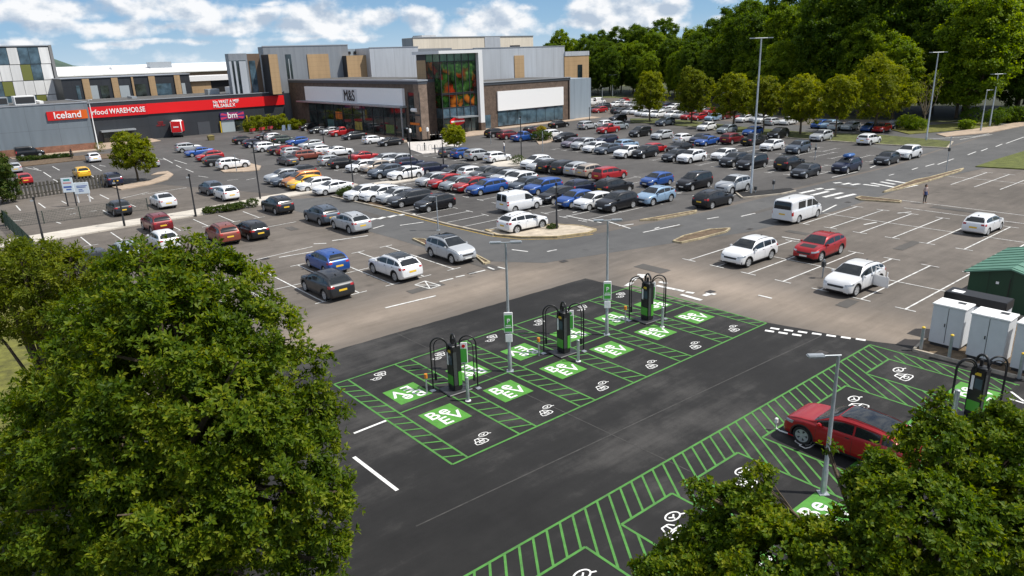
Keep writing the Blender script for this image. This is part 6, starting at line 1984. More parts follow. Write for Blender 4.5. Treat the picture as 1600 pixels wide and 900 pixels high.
for (p, h, lab) in (((7.72,73.22), 3.61, 'black lamp post at the left end of the pale pavement'), ((14.28,73.58), 4.2, 'black lamp post behind the dark red SUV'),
                    ((20.64,73.49), 3.92, 'black lamp post left of the rust red SUV on the pavement'), ((28.58,77.2), 6.13, 'tall black lamp post behind the charcoal SUV'),
                    ((38.16,74.07), 4.29, 'black lamp post beside the white saloon in the yellow car row'), ((46.67,75.26), 6.23, 'tall black lamp post on the narrow pavement in the middle rows'),
                    ((40.48,43.18), 3.71, 'black lamp post on the sandy kerb island'), ((56.67,83), 3.89, 'black lamp post below the entrance plaza'),
                    ((65.33,76.6), 5.87, 'black post with a signal box beside the round bush'), ((58.46,123.16), 2.14, 'short black post between the store row and the white cars'),
                    ((111.48,108.52), 2.93, 'black post on the pavement by the silver SUV')):
    black_post(p, h, lab)
for p, h, lab in (((102.49,136.79), 3, 'slim black post before the blue shop windows, left one'),):
    pass
# thin grey sign posts
for p, h, lab in (((88.39,31.05), 3.98, 'grey post with a small box beside the estate road'), ((42.76,21.21), 1.21, 'short silver post before the white crossover with its door open'), ((67.12,39.37), 1.11, 'short grey post on the lamp island'),
                  ((89.15,46.82), 2.1, 'thin post among the far right bays'), ((64.79,39.94), 0.58, 'tiny black post beside the tall lamp column'), ((34.45,100.39), 2.42, 'rusty thin post on the tan island'), ((73.53,81.28), 3.11, 'pale thin post on the planted island'), ((75.61,96.43), 2, 'blue topped thin post left of the opposite bays')):
    r = empty('sign_post', p); tag(r, lab, 'post')
    MB().tube([(0, 0, 0), (0, 0, h)], .055, 8).build('post', M['galv'], r, smooth=45)
    MB().add(*bevel_box(-.14, -.1, h * .6, .14, .1, h * .6 + .35, .02, 1)).build('box', M['dark_trim'], r)
# no-entry sign
r = empty('no_entry_sign', (76.96,125.91)); tag(r, 'round red no entry sign on a pale pole before the brick store', 'road sign')
h = 2.97
MB().tube([(0, 0, 0), (0, 0, h + .5)], .07, 8).build('pole', M['galv'], r, smooth=45)
dsc = MB().tube([(-.12, -.12, h), (-.16, -.16, h)], .62, 20).build('disc', M['sign_red'], r)
mb = MB(); c_, s_ = math.cos(R(-45)), math.sin(R(-45))
mb.box(-.45, -.02, h - .1, .45, .0, h + .1, rz=R(-45), c=(0, 0)); o = mb.build('bar', M['white_sign'], dsc, loc=(-.165, -.165, 0))
# white cabinets, their bollards, the battery box and the green kiosk
CAB = M['cab'] = mat('cabinet_white', (.62, .64, .66), .45, var=.04)


def cabinet(label, x0, y0, x1, y1, h, doors=2):
    r = empty('power_cabinet', ((x0 + x1) / 2, (y0 + y1) / 2, .06)); tag(r, label, 'cabinet', 'white power cabinets')
    hx, hy = (x1 - x0) / 2, (y1 - y0) / 2
    MB().box(-hx + .06, -hy + .06, 0, hx - .06, hy - .06, .16).build('plinth', M['dark_trim'], r)
    MB().add(*bevel_box(-hx, -hy, .16, hx, hy, h - .06, .02, 2)).build('body', CAB, r, smooth=40)
    MB().add(*bevel_box(-hx - .05, -hy - .05, h - .06, hx + .05, hy + .05, h + .02, .02, 2)).build('lid', M['white_paint'], r, smooth=40)
    g = MB()
    for k in range(1, doors):
        y = -hy + 2 * hy * k / doors; g.box(-hx - .006, y - .012, .25, -hx - .001, y + .012, h - .12)
    if doors > 1: g.build('door_gap', M['dark_trim'], r)
    MB().add(*bevel_box(-hx - .04, .06, h * .5, -hx - .002, .1, h * .5 + .16, .008, 1)).build('door_handle', M['dark_trim'], r)
    g = MB()
    for k in range(6): g.box(hx + .001, -hy + .2, .5 + k * .1, hx + .02, hy - .2, .55 + k * .1)
    g.build('vent', M['dark_trim'], r)
    MB().box(hx * .2, -hy + .25, h + .021, hx * .75, -hy + .6, h + .03).build('lid_vent', M['dark_trim'], r)
    return r


cabinet('white power cabinet at the left of the three by the shed', 35.95, 10.92, 37.0, 12.3, 2.1)
cabinet('white power cabinet in the middle of the three by the shed', 35.45, 9.02, 36.55, 10.5, 2.2)
cabinet('white power cabinet cut off by the right edge', 35.3, 7.1, 36.4, 8.68, 2.25)
r = empty('battery_box', (38.3, 11.2, .06)); tag(r, 'pale cabinet with a long black box on its top behind the white cabinets', 'cabinet')
MB().add(*bevel_box(-.6, -1.3, 0, .6, 1.3, 1.75, .03, 2)).build('body', CAB, r, smooth=40)
MB().add(*bevel_box(-.5, -1.35, 1.76, .55, 1.35, 2.2, .03, 2)).build('black_unit', M['black_metal'], r, smooth=40)
MB().box(-.3, .6, 2.203, .1, 1.1, 2.22).build('unit_label', M['white_sign'], r)
r = empty('electrical_kiosk', (46.6, 11.35, .05)); tag(r, 'dark green electrical kiosk with a pale green pitched roof', 'kiosk')
gm = panel_mat('kiosk_green', (.008, .048, .022), w=1.1, gap=.6, rough=.5, metal=0)
KX, KY, KH = 3.2, 1.95, 1.95
MB().box(-KX, -KY, 0, KX, KY, KH).build('wall', gm, r)
mb = MB(); e, rz2 = .22, .5
mb.add([(-KX - e, -KY - e, KH - .05), (KX + e, -KY - e, KH - .05), (KX + e, 0, KH + rz2), (-KX - e, 0, KH + rz2), (-KX - e, KY + e, KH - .05), (KX + e, KY + e, KH - .05)], [(0, 1, 2, 3), (3, 2, 5, 4)])
mb.add([(-KX - e, -KY - e, KH - .13), (KX + e, -KY - e, KH - .13), (KX + e, 0, KH + rz2 - .08), (-KX - e, 0, KH + rz2 - .08), (-KX - e, KY + e, KH - .13), (KX + e, KY + e, KH - .13)], [(3, 2, 1, 0), (4, 5, 2, 3)])
mb.add([(-KX - e, -KY - e, KH - .13), (-KX - e, -KY - e, KH - .05), (-KX - e, 0, KH + rz2), (-KX - e, KY + e, KH - .05), (-KX - e, KY + e, KH - .13), (-KX - e, 0, KH + rz2 - .08)], [(0, 1, 2, 5), (5, 2, 3, 4)])
mb.add([(-KX - e, -KY - e, KH - .13), (KX + e, -KY - e, KH - .13), (KX + e, -KY - e, KH - .05), (-KX - e, -KY - e, KH - .05)], [(0, 1, 2, 3)])
mb.build('roof', mat('kiosk_roof_green', (.085, .2, .145), .5, var=.15, scale=1.), r)
for k in range(7):
    pass
MB().add([(-KX - .02, -KY, KH), (-KX - .02, 0, KH + .42), (-KX - .02, KY, KH)], [(0, 1, 2)]).build('gable', gm, r)
MB().box(-KX - .03, -.02, .1, -KX - .002, .02, KH - .1).build('door_gap', M['black_metal'], r)
MB().box(-KX - .03, .5, 1.45, -KX - .004, .64, 1.58).build('notice', M['white_sign'], r)
rb = MB()
for k in range(9):
    x = -KX + 2 * KX * k / 8
    rb.tube([(x, -KY - e, KH - .03), (x, 0, KH + rz2 + .02), (x, KY + e, KH - .03)], .025, 5)
rb.build('roof_ribs', bpy.data.materials['kiosk_roof_green'], r)
for i, p in enumerate(((35.02,12.25), (34.91,10.97), (35.65,9.85), (34.77,8.13))):
    bollard(p, f'grey yellow-capped bollard, ' + ('left of the white cabinets', 'before the leftmost white cabinet', 'before the middle white cabinet', 'before the cabinet at the right edge')[i], cap=M['yellow'], h=1.15, rad=.075, group='yellow capped bollards by the cabinets')
# --- left side: notice boards, timber slat fence, mesh fence
for i, (p, q, w, h, txt) in enumerate((((12.83,90.1), 0, 1.1, 1.55, 'a'), ((14.29,91.66), 0, 1.5, 1.25, 'b'))):
    r = empty('notice_board', p); tag(r, ('upright white notice board with a green and blue print by the slat fence', 'wide white notice board on white legs by the slat fence')[i], 'sign')
    r.rotation_euler[2] = R(-25)
    z0 = 1.5 if i == 0 else .95
    for sx in (-1, 1): MB().box(sx * w * .38 - .06, .02, 0, sx * w * .38 + .06, .12, z0 + h).build('leg', M['white_paint'] if i else M['dark_trim'], r)
    bd = MB().add(*bevel_box(-w / 2, -.05, z0, w / 2, .02, z0 + h, .02, 1)).build('board', mat('board_pale_blue', (.66, .74, .8), .5) if not i else bpy.data.materials['board_pale_blue'], r)
    if i == 0:
        MB().box(-.3, -.06, z0 + 1.25, .3, -.052, z0 + 1.42).build('printed_green_band', mat('board_teal', (.03, .3, .28), .5), bd)
        MB().box(-.4, -.06, z0 + .95, .4, -.052, z0 + 1.1).build('printed_red_band', mat('board_pink', (.6, .3, .3), .5), bd)
        MB().box(-.42, -.06, z0 + .5, .36, -.052, z0 + .68).box(-.2, -.06, z0 + .25, .3, -.052, z0 + .38).build('printed_blue_band', mat('board_blue', (.06, .12, .4), .5), bd)
    else:
        g = MB()
        for a, c, z in ((-.45, .6, .85), (-.45, .45, .7), (-.3, .1, .45), (-.3, .2, .28)): g.box(a, -.06, z0 + z, c, -.052, z0 + z + .07)
        g.build('printed_lines', bpy.data.materials['board_blue'] if 'board_blue' in bpy.data.materials else M['dark_trim'], bd)
fp0, fp1 = Vector((7.38,99.71)), Vector((19.26,101.56))
r = empty('slat_fence', (fp0.x, fp0.y, 0)); tag(r, 'fence of upright dark timber slats along the left access road', 'fence')
d = fp1 - fp0; ln = d.length; r.rotation_euler[2] = math.atan2(d.y, d.x)
wood = mat('weathered_timber', (.06, .056, .045), .9, var=.5, scale=2); rail = MB()
n = 30
for k in range(n):
    x = ln * (k + .5) / n; h = 1.65 + rnd.uniform(-.08, .08)
    MB().box(x - .1, -.05, 0, x + .1, .05, h).build('slat', wood, r)
MB().box(0, .055, .35, ln, .1, .45).build('lower_rail', wood, r); MB().box(0, .055, 1.2, ln, .1, 1.3).build('upper_rail', wood, r)


def mesh_fence(p, q, h, label, step=.22, green=True):
    p, q = Vector(p), Vector(q); d = q - p; ln = d.length
    r = empty('mesh_fence', (p.x, p.y, 0), math.atan2(d.y, d.x)); tag(r, label, 'fence')
    m_ = mat('fence_green', (.02, .04, .032), .5) if 'fence_green' not in bpy.data.materials else bpy.data.materials['fence_green']
    n = max(2, int(ln / 2.6))
    for k in range(n + 1):
        MB().box(ln * k / n - .035, -.035, 0, ln * k / n + .035, .035, h).build('post', m_, r)
    w = MB()
    k = 0
    while k * step < ln:
        w.box(k * step - .006, .04, .05, k * step + .006, .052, h - .02); k += 1
    for z in [.1 + (h - .15) * i / 7 for i in range(8)]: w.box(0, .053, z - .008, ln, .065, z + .008)
    w.build('wire_mesh', m_, r)


mesh_fence((5.95,82), (18.19,80.91), 1.25, 'low green mesh fence along the access road above the pale pavement', .13)
mesh_fence((6.05,83.89), (6.29,66.32), 1.5, 'dark green mesh fence running towards the camera at the left edge', .1)
mesh_fence((182.4,177.55), (181.13,151.22), 2.6, 'grey mesh fence at the back of the far car park', .18)
# --- red delivery lorry
r = empty('delivery_lorry', (45.53,163.94), R(-115)); tag(r, 'small red delivery lorry with a white rounded rear frame', 'lorry')
MB().add(*bevel_box(-1.1, -1.05, .9, 2.6, 1.05, 3.4, .25, 3)).build('box_body', M['white_paint'], r, smooth=50)
MB().add(*bevel_box(2.56, -.92, 1.05, 2.66, .92, 3.25, .045, 2)).build('red_panel', M['sign_red'], r)
MB().box(2.662, -.5, 2.0, 2.672, .5, 2.25).build('white_mark', M['white_sign'], r)
for sg in (-1, 1): MB().add(*bevel_box(-.9, sg * 1.06 - .02, 1.1, 2.3, sg * 1.06 + .02, 3.2, .015, 1)).build('side_panel', M['sign_red'], r)
MB().add(*bevel_box(-2.7, -.95, .5, -1.15, .95, 2.3, .2, 3)).build('cab', M['sign_red'], r, smooth=50)
MB().box(-2.72, -.8, 1.4, -2.69, .8, 2.05).build('windscreen', M['car_glass'], r)
MB().box(-2.4, -.8, .45, 2.5, .8, .88).build('chassis', M['dark_trim'], r)
for x in (-1.9, 1.6):
    for sg in (-1, 1): MB().tube([(x, sg * .72, .42), (x, sg * .98, .42)], .42, 18).build('wheel', M['tyre'], r, smooth=40)
# --- plaza bollards, trolleys, bins, A-boards
k = 0
WHERE = ['leftmost', 'second', 'third', 'fourth', 'fifth', 'sixth', 'seventh', 'eighth', 'ninth', 'tenth', 'eleventh', 'rightmost']
for p in [(77.01,123.64),(76.18,120.72),(76.03,118.92),(75.87,117.14),(75.73,115.41),(75.51,113.81),(75.3,112.25),(75.03,110.82),(74.76,109.41),(74.49,108.03),(63.46,97.91),(62.66,93.84)]:
    o = MB().tube([(0, 0, .1), (0, 0, 1.25), (0, 0, 1.35)], [.09, .09, .05], 8).build('bollard', M['black_metal'], smooth=50, loc=(p[0], p[1], 0))
    tag(o, f'{WHERE[k]} dark bollard ' + ('from the left ' if 0 < k < 11 else '') + 'along the entrance plaza', 'bollard', 'entrance plaza bollards'); k += 1
for i, (p, m_, h) in enumerate((((70.17,109.29), M['orange'], 1.8), ((71.49,109.04), M['white_paint'], 1.7), ((69.08,110.9), M['white_paint'], 1.6))):
    r = empty('plaza_post', p); tag(r, ('black post with an orange head on the entrance plaza', 'black post with a white head right of the orange headed one', 'black post with a white head at the left of the plaza')[i], 'post')
    MB().tube([(0, 0, 0), (0, 0, h)], .07, 8).build('post', M['black_metal'], r, smooth=50); MB().add(*bevel_box(-.2, -.2, h, .2, .2, h + .75, .1, 2)).build('head', m_, r, smooth=50)
rail = empty('trolley_rail', (63.97,97.2), R(-40)); tag(rail, 'low steel hoop rails at the foot of the entrance plaza', 'railing')
for q in range(5): MB().tube(arch((q * .9 - 2, 0, .05), (q * .9 - 1.5, 0, .05), 1.05, 8), .03, 6).build('hoop', M['galv'], rail, smooth=50)


def trolley(loc, label, m_, rz=0):
    r = empty('shopping_trolley_stack', loc, rz); tag(r, label, 'trolleys', 'trolleys and toys by the second entrance')
    mb = MB()
    for k in range(5):
        x = k * .28
        mb.add([(x, -.3, .45), (x, .3, .45), (x + .75, .25, .55), (x + .75, -.25, .55), (x - .05, -.33, 1.), (x - .05, .33, 1.), (x + .9, .28, .95), (x + .9, -.28, .95)], [(0, 1, 2, 3), (0, 4, 5, 1), (2, 6, 7, 3), (1, 5, 6, 2), (0, 3, 7, 4)])
    mb.build('basket', m_, r)
    f = MB()
    for k in range(5):
        for sg in (-1, 1): f.tube([(k * .28 - .08, sg * .3, 1.05), (k * .28, sg * .28, .12), (k * .28 + .7, sg * .26, .12)], .02, 5)
    f.build('frame', M['galv'], r)


for i, (p, c, lab) in enumerate((((57.32,154.66), (.5, .02, .02), 'red trolley stack nearest the second entrance'), ((59.74,155.54), (.55, .03, .03), 'red trolley stack in the middle before the hedge'), ((62.07,156.73), (.45, .03, .04), 'red trolley stack furthest right before the hedge'))):
    trolley(p, lab, mat('trolley_red_%s' % 'abc'[i], c, .5), R(50))
for i, p in enumerate(((64.68,155.04), (66.1,155.28))):
    r = empty('a_board', p, R(-60)); tag(r, ('blue and white pavement board left of its twin before the hedge', 'blue and white pavement board right of its twin before the hedge')[i], 'sign')
    for sg in (-1, 1):
        MB().add([(-.35, sg * .3, 0), (.35, sg * .3, 0), (.35, sg * .04, 1.15), (-.35, sg * .04, 1.15), (-.35, sg * .3 + .03, 0), (.35, sg * .3 + .03, 0), (.35, sg * .04 + .03, 1.15), (-.35, sg * .04 + .03, 1.15)], [(0, 1, 2, 3), (7, 6, 5, 4), (0, 4, 5, 1), (3, 2, 6, 7), (0, 3, 7, 4), (1, 5, 6, 2)]).build('panel', mat('board_blue_white', (.4, .5, .62), .5) if 'board_blue_white' not in bpy.data.materials else bpy.data.materials['board_blue_white'], r)
for i, (p, c, lab) in enumerate((((59,161.66), (.6, .45, .05), 'yellow grit bin beside the yellow door post'), ((47.11,149.07), (.16, .13, .04), 'dull yellow stand before the service door'))):
    r = empty('grit_bin', p); tag(r, lab, 'bin'); m_ = mat('bin_yellow_%s' % 'ab'[i], c, .6)
    MB().add([(-.5, -.4, 0), (.5, -.4, 0), (.5, .4, 0), (-.5, .4, 0), (-.6, -.45, .8), (.6, -.45, .8), (.6, .45, .8), (-.6, .45, .8)], [(3, 2, 1, 0), (0, 1, 5, 4), (1, 2, 6, 5), (2, 3, 7, 6), (3, 0, 4, 7), (4, 5, 6, 7)]).build('bin', m_, r)
    MB().add([(-.66, -.5, .81), (.66, -.5, .81), (.66, .5, .81), (-.66, .5, .81), (-.3, 0, 1.05), (.3, 0, 1.05)], [(0, 1, 5, 4), (1, 2, 5), (2, 3, 4, 5), (3, 0, 4), (3, 2, 1, 0)]).build('lid', m_, r)
# white lettering cut-outs standing before the shop
for i, (p, s_) in enumerate((((75.06,148.45), 'G'), ((73.54,143.17), 'oi'))):
    t = text_obj('standing_letter', s_, 2.1, M['white_sign'], .08, .05); t.location = (p[0], p[1], 1.0); t.rotation_euler = (R(90), 0, R(-50))
    tag(t, ('white standing letter before the shop glass, the upper one', 'white standing letters before the shop glass, the lower ones')[i], 'letter')
# charging cable lying before the red SUV
cb = empty('charging_cable', (23.31,12.78)); tag(cb, 'white and red charging lead lying on the ground before the red SUV', 'cable')
q = Vector((23.31,12.78)); e = Vector((23.37,12.12)) - q
MB().tube([(0, 0, .32), (.05, .02, .06), (e.x * .4, e.y * .4 + .1, .03), (e.x * .8, e.y * .8, .04), (e.x, e.y, .3)], .03, 7).build('lead', M['white_paint'], cb, smooth=60)
MB().add(*bevel_box(-.06, -.06, .3, .06, .06, .52, .03, 1)).build('plug', M['white_paint'], cb)
MB().add(*bevel_box(e.x * .75 - .06, e.y * .75 - .3, .02, e.x * .75 + .06, e.y * .75, .12, .02, 1)).build('red_grip', M['sign_red'], cb)

# ---------------------------------------------------------------- trees, hedges, shrubs
def foliage(lobes, n, k, ls, lw, seed, spread=.33, inner=.35, droop=.0, up=.45, clump=1.):
    """n twigs of k leaves through the outer volume of a set of lobes (x, y, z, rx, ry, rz); twigs gather in clumps"""
    g = np.random.default_rng(seed)
    Lb = np.array([l if len(l) == 6 else (l[0], l[1], l[2], l[3], l[3], l[3]) for l in lobes], float)
    w = Lb[:, 3] * Lb[:, 4] + Lb[:, 4] * Lb[:, 5]; w /= w.sum()
    subs = []
    for i, l in enumerate(Lb):
        m = max(6, int(7 * clump * (l[3] * l[4] + l[4] * l[5]) / (spread * spread) / 10))
        d = g.normal(size=(m, 3)); d /= np.linalg.norm(d, axis=1)[:, None]
        rr = g.uniform(.72, 1.06, (m, 1))
        subs.append(l[:3] + d * l[3:6] * rr)
    li = g.choice(len(Lb), size=n * 2, p=w)
    sp = np.array([subs[i][g.integers(len(subs[i]))] for i in li])
    P_ = sp + g.normal(size=sp.shape) * spread * np.array([.55, .55, .42])
    loose = g.random(len(P_)) < inner
    d = g.normal(size=P_.shape); d /= np.linalg.norm(d, axis=1)[:, None]
    P_[loose] = (Lb[li, :3] + d * Lb[li, 3:6] * (g.random((len(li), 1)) ** .5))[loose]
    # drop twigs buried deep inside other lobes
    keep = np.ones(len(P_), bool)
    for l in Lb:
        q = np.linalg.norm((P_ - l[:3]) / l[3:6], axis=1); keep &= q > .55
    P_ = P_[keep][:n]; li = li[keep][:n]; n = len(P_)
    ax = (P_ - Lb[li, :3]) / Lb[li, 3:6]; ax /= np.linalg.norm(ax, axis=1)[:, None] + 1e-6
    ax = ax * .8 + np.array([0, 0, up]) + g.normal(size=ax.shape) * .35
    ax /= np.linalg.norm(ax, axis=1)[:, None]
    ref = np.where(np.abs(ax[:, 2:3]) > .9, np.array([[1., 0, 0]]), np.array([[0., 0, 1.]]))
    t1 = np.cross(ax, ref); t1 /= np.linalg.norm(t1, axis=1)[:, None]; t2 = np.cross(ax, t1)
    ph = g.uniform(0, 6.28, (n, 1)) + np.arange(k)[None] * (6.283 / k) + g.normal(size=(n, k)) * .3
    tilt = g.uniform(.55, 1.35, (n, k)) + droop
    out = (t1[:, None] * np.cos(ph)[..., None] + t2[:, None] * np.sin(ph)[..., None])
    dirv = out * np.sin(tilt)[..., None] + ax[:, None] * np.cos(tilt)[..., None]
    nor = ax[:, None] * np.sin(tilt)[..., None] - out * np.cos(tilt)[..., None]
    side = np.cross(dirv, nor)
    s = ls * g.uniform(.65, 1.2, (n, k, 1)); wd = lw * g.uniform(.75, 1.2, (n, k, 1))
    base = P_[:, None] + dirv * s * .12 + ax[:, None] * g.uniform(-.3, .3, (n, k, 1)) * ls
    mid = base + dirv * s * .52
    V = np.stack([base, mid + side * wd * .5 + nor * wd * .16, base + dirv * s - nor * wd * .18, mid - side * wd * .5 + nor * wd * .16], axis=2).reshape(-1, 3)
    b = np.arange(n * k) * 4
    F = np.stack([np.stack([b, b + 1, b + 2], 1), np.stack([b, b + 2, b + 3], 1)], 1).reshape(-1, 3)
    return V, F


def leaf_mesh(name, V, F, m):
    me = bpy.data.meshes.new(name)
    me.vertices.add(len(V)); me.vertices.foreach_set('co', np.asarray(V, np.float32).ravel())
    me.loops.add(len(F) * 3); me.loops.foreach_set('vertex_index', np.asarray(F, np.int32).ravel())
    me.polygons.add(len(F)); me.polygons.foreach_set('loop_start', np.arange(len(F), dtype=np.int32) * 3)
    me.polygons.foreach_set('loop_total', np.full(len(F), 3, np.int32))
    me.update(calc_edges=True); me.materials.append(m)
    return me


M['leaf_oak'] = leaf_mat('dark_oak_leaf', [(.028, .06, .003), (.055, .1, .005), (.1, .15, .008), (.19, .22, .013)], .5, .42)
M['leaf_olive'] = leaf_mat('olive_leaf', [(.06, .09, .005), (.115, .15, .009), (.2, .215, .014)], .5, .42)
M['leaf_maple'] = leaf_mat('maple_leaf', [(.034, .075, .004), (.068, .12, .006), (.115, .17, .008), (.22, .245, .013)], .5, .42, 1.6)
M['leaf_park'] = leaf_mat('park_tree_leaf', [(.085, .12, .005), (.15, .185, .008), (.27, .28, .012)], .5, .45, .6)
M['leaf_wood'] = leaf_mat('woodland_leaf', [(.032, .072, .005), (.06, .112, .008), (.11, .165, .011)], .5, .45, .25)
M['leaf_bright'] = leaf_mat('fresh_wood_leaf', [(.07, .13, .006), (.12, .19, .009), (.19, .25, .012)], .5, .45, .25)
M['leaf_hedge'] = leaf_mat('hedge_leaf', [(.02, .045, .008), (.04, .075, .012), (.09, .11, .02)], .5, .3)
M['leaf_yellow'] = leaf_mat('yellow_leaf', [(.2, .17, .02), (.34, .27, .03), (.12, .14, .02)], .5, .35)


def limbs(root_xy, lobes, r0, zfork, name='trunk', parent=None, seed=1, m=None):
    g = random.Random(seed); mb = MB()
    x0, y0 = root_xy
    fork = Vector((x0 + g.uniform(-.15, .15), y0 + g.uniform(-.15, .15), zfork))
    mb.tube([(x0, y0, -.1), (x0, y0, .15), ((x0 + fork.x) / 2 + .05, (y0 + fork.y) / 2, zfork * .5), fork], [r0 * 1.5, r0 * 1.1, r0 * .95, r0 * .8], 10)
    for l in lobes:
        c = Vector(l[:3]); d = c - fork
        mid = fork + d * .5 + Vector((g.uniform(-.1, .1), g.uniform(-.1, .1), .12 * d.length * (1 if d.z > 0 else -.3)))
        mb.tube([fork, mid, c], [r0 * .5, r0 * .3, r0 * .14], 7)
        for q in range(3):
            e = c + Vector((g.uniform(-1, 1), g.uniform(-1, 1), g.uniform(-.3, 1))) * l[3] * .8
            mb.tube([mid.lerp(c, .5 + .2 * q), e], [r0 * .16, r0 * .05], 5)
    return mb.build(name, m or M['bark'], parent, smooth=60)


def big_tree(label, lobes, base, r0, zfork, n, k, ls, lw, m, seed, group=None, spread=.3, **kw):
    r = empty('tree', (base[0], base[1], 0)); tag(r, label, 'tree', group)
    lb = [(l[0] - base[0], l[1] - base[1], l[2], l[3], l[3], l[3] * .9) for l in lobes]
    limbs((0, 0), lb[:30], r0, zfork, 'trunk', r, seed)
    V, F = foliage(lb, n, k, ls, lw, seed, spread, **kw)
    link('crown', leaf_mesh('crown', V, F, m), r)
    return r


def L3(p, rad): return (p[0], p[1], p[2], rad)


def sprays(lobes, n, r0, r1, seed):
    """small tufts standing out of the crown, so that its outline is uneven"""
    g = random.Random(seed); out = list(lobes)
    for k in range(n):
        x, y, z, r = g.choice([l for l in lobes if l[3] > r1 * 1.8])
        d = Vector((g.gauss(0, 1), g.gauss(0, 1), abs(g.gauss(.4, .9)))).normalized()
        out.append((x + d.x * r * .95, y + d.y * r * .95, z + d.z * r * .76, g.uniform(r0, r1)))
    return out


left = [L3((3.78,17.6,8.87), 1.45), L3((4.99,17.25,8.98), 1.05), L3((2.91,19.34,8.05), 1.05), L3((3.4,16.61,7.81), 1.75), L3((5.27,16.38,7.81), 1.3), L3((2.08,18.99,6.97), 1.25), L3((5.77,15.96,6.46), 1.2), L3((4.01,15.59,6.71), 1.75),
        L3((2.55,16.79,6.14), 1.85), L3((1.43,18.87,5.46), 1.4), L3((5.65,15.54,5.1), 1.15), L3((6.3,15.53,5.91), .7), L3((4.57,15.14,4.71), 1.6), L3((2.99,15.66,4.5), 1.8), L3((1.51,17.65,4.17), 1.75), L3((0.37,19.1,3.96), 1.5),
        L3((5.57,14.84,3.7), 1.0), L3((5.56,14.84,2.32), .9), L3((4.06,15.55,2.24), 1.5), L3((2.2,17.08,1.77), 1.7), L3((0.42,19.06,1.54), 1.6), L3((4.23,20.2,7.01), 1.7), L3((5.56,19.11,4.63), 1.7), L3((2.29,21.79,4.99), 1.7), L3((4.06,19.44,2.25), 1.8), L3((1.54,21.5,2.17), 1.7), L3((4.51,17.38,9.84), .55), L3((3.65,18.09,9.85), .5), L3((6.21,14.7,4.01), .45), L3((4.05,17.37,8.35), 1.1), L3((3.34,17.44,8.21), 1.1), L3((3.66,16.4,5.53), 1.4), L3((3.26,17.37,6.64), 1.4), L3((5.15,15.56,5.47), 1.0), L3((4.68,16.34,7.51), 1.1)]
lb = (3.67,18.46,4.65)
big_tree('large dark leafy tree filling the lower left of the view', sprays(left, 70, .28, .5, 3), lb, .32, 2.6, 44000, 6, .14, .064, M['leaf_oak'], 11, spread=.24, clump=.8, inner=.3)
oliv = [L3((2.62,28.89,7.1), 1.25), L3((3.52,28.15,7.41), .9), L3((1.85,29.52,6.2), 1.3), L3((3.07,28.01,6.16), 1.1), L3((3.05,28.54,7.82), .65), L3((1.73,30.27,7.47), 1.2), L3((2.78,29.41,8), .5), L3((3.89,27.85,7.04), .5), L3((0.62,30.53,6.5), 1.5)]
lb = (2.3,29.41,6.12)
big_tree('yellowish thin-leaved tree behind the large dark tree at the left edge', sprays(oliv, 30, .2, .35, 5), lb, .16, 1.8, 5200, 6, .16, .055, M['leaf_olive'], 12, spread=.25, inner=.25)
right = [L3((11.56,3.45,7.77), .62), L3((12.23,2.9,7.58), .85), L3((10.51,3.8,7.34), .62), L3((9.95,4.12,6.2), .48), L3((9.5,4.89,6.31), .5), L3((9.21,5.37,6.67), .5), L3((8.76,5.75,6.36), .42), L3((8.31,5.99,6.13), .33), L3((7.88,6.21,5.92), .3), L3((8.85,4.77,6.3), .8), L3((9.45,3.88,6.5), .85),
         L3((10.28,3.21,7.13), .95), L3((11.26,2.4,6.86), .95), L3((11.2,3.74,7.48), .3), L3((11.7,3.73,8.31), .2), L3((12.42,2.74,7.97), .5), L3((9.08,5.61,7.09), .22), L3((9.41,5.34,7.37), .2), L3((8.62,5.87,7.22), .18), L3((10.57,4.26,7.26), .26), L3((10.19,4.7,7.92), .07), L3((10.6,2.69,6.25), .9), L3((11.8,3.77,8.6), .09), L3((12.42,3.01,8.32), .22), L3((8.74,5.25,5.95), .5), L3((12.44,2.21,7.18), 1.), L3((8.31,5.73,5.95), .35)]
lb = (10.89,3.48,5.83)
big_tree('leafy maple in the lower right corner in front of the red SUV', sprays(right, 90, .08, .17, 4), lb, .13, 4.2, 28000, 6, .078, .048, M['leaf_maple'], 13, spread=.12, inner=.25, clump=.8)


def crown_lobes(g, w, h, z0, n, cone=.0):
    out = []
    for i in range(n):
        t = (i + .5) / n; z = z0 + h * (.16 + .72 * t)
        rr = w / 2 * math.sin(math.pi * min(.97, (.2 + .72 * t))) ** .7 * (1 - cone * t)
        a = i * 2.4 + g.uniform(-.4, .4); d = rr * g.uniform(.35, .68)
        s = w * g.uniform(.17, .27)
        out.append((d * math.cos(a), d * math.sin(a), z, s, s, s * .85))
    out.append((0, 0, z0 + h * .5, w * .3, w * .3, h * .34)); out.append((0, 0, z0 + h * .86, w * .17, w * .17, h * .13))
    return out


def park_tree(p, h, w, z0, label, m, seed, n=2600, ls=.42, group='park trees in the strip', k=4, nl=15):
    g = random.Random(seed)
    r = empty('tree', (p[0], p[1], 0)); tag(r, label, 'tree', group)
    lo = crown_lobes(g, w * .9, h - z0, z0, nl, .12)
    limbs((0, 0), lo[:8], max(.08, w * .02), z0 + .3, 'trunk', r, seed)
    V, F = foliage(lo, n, k, ls, ls * .6, seed, w * .045, inner=.2, clump=.6)
    link('crown', leaf_mesh('crown', V, F, m), r)
    return r


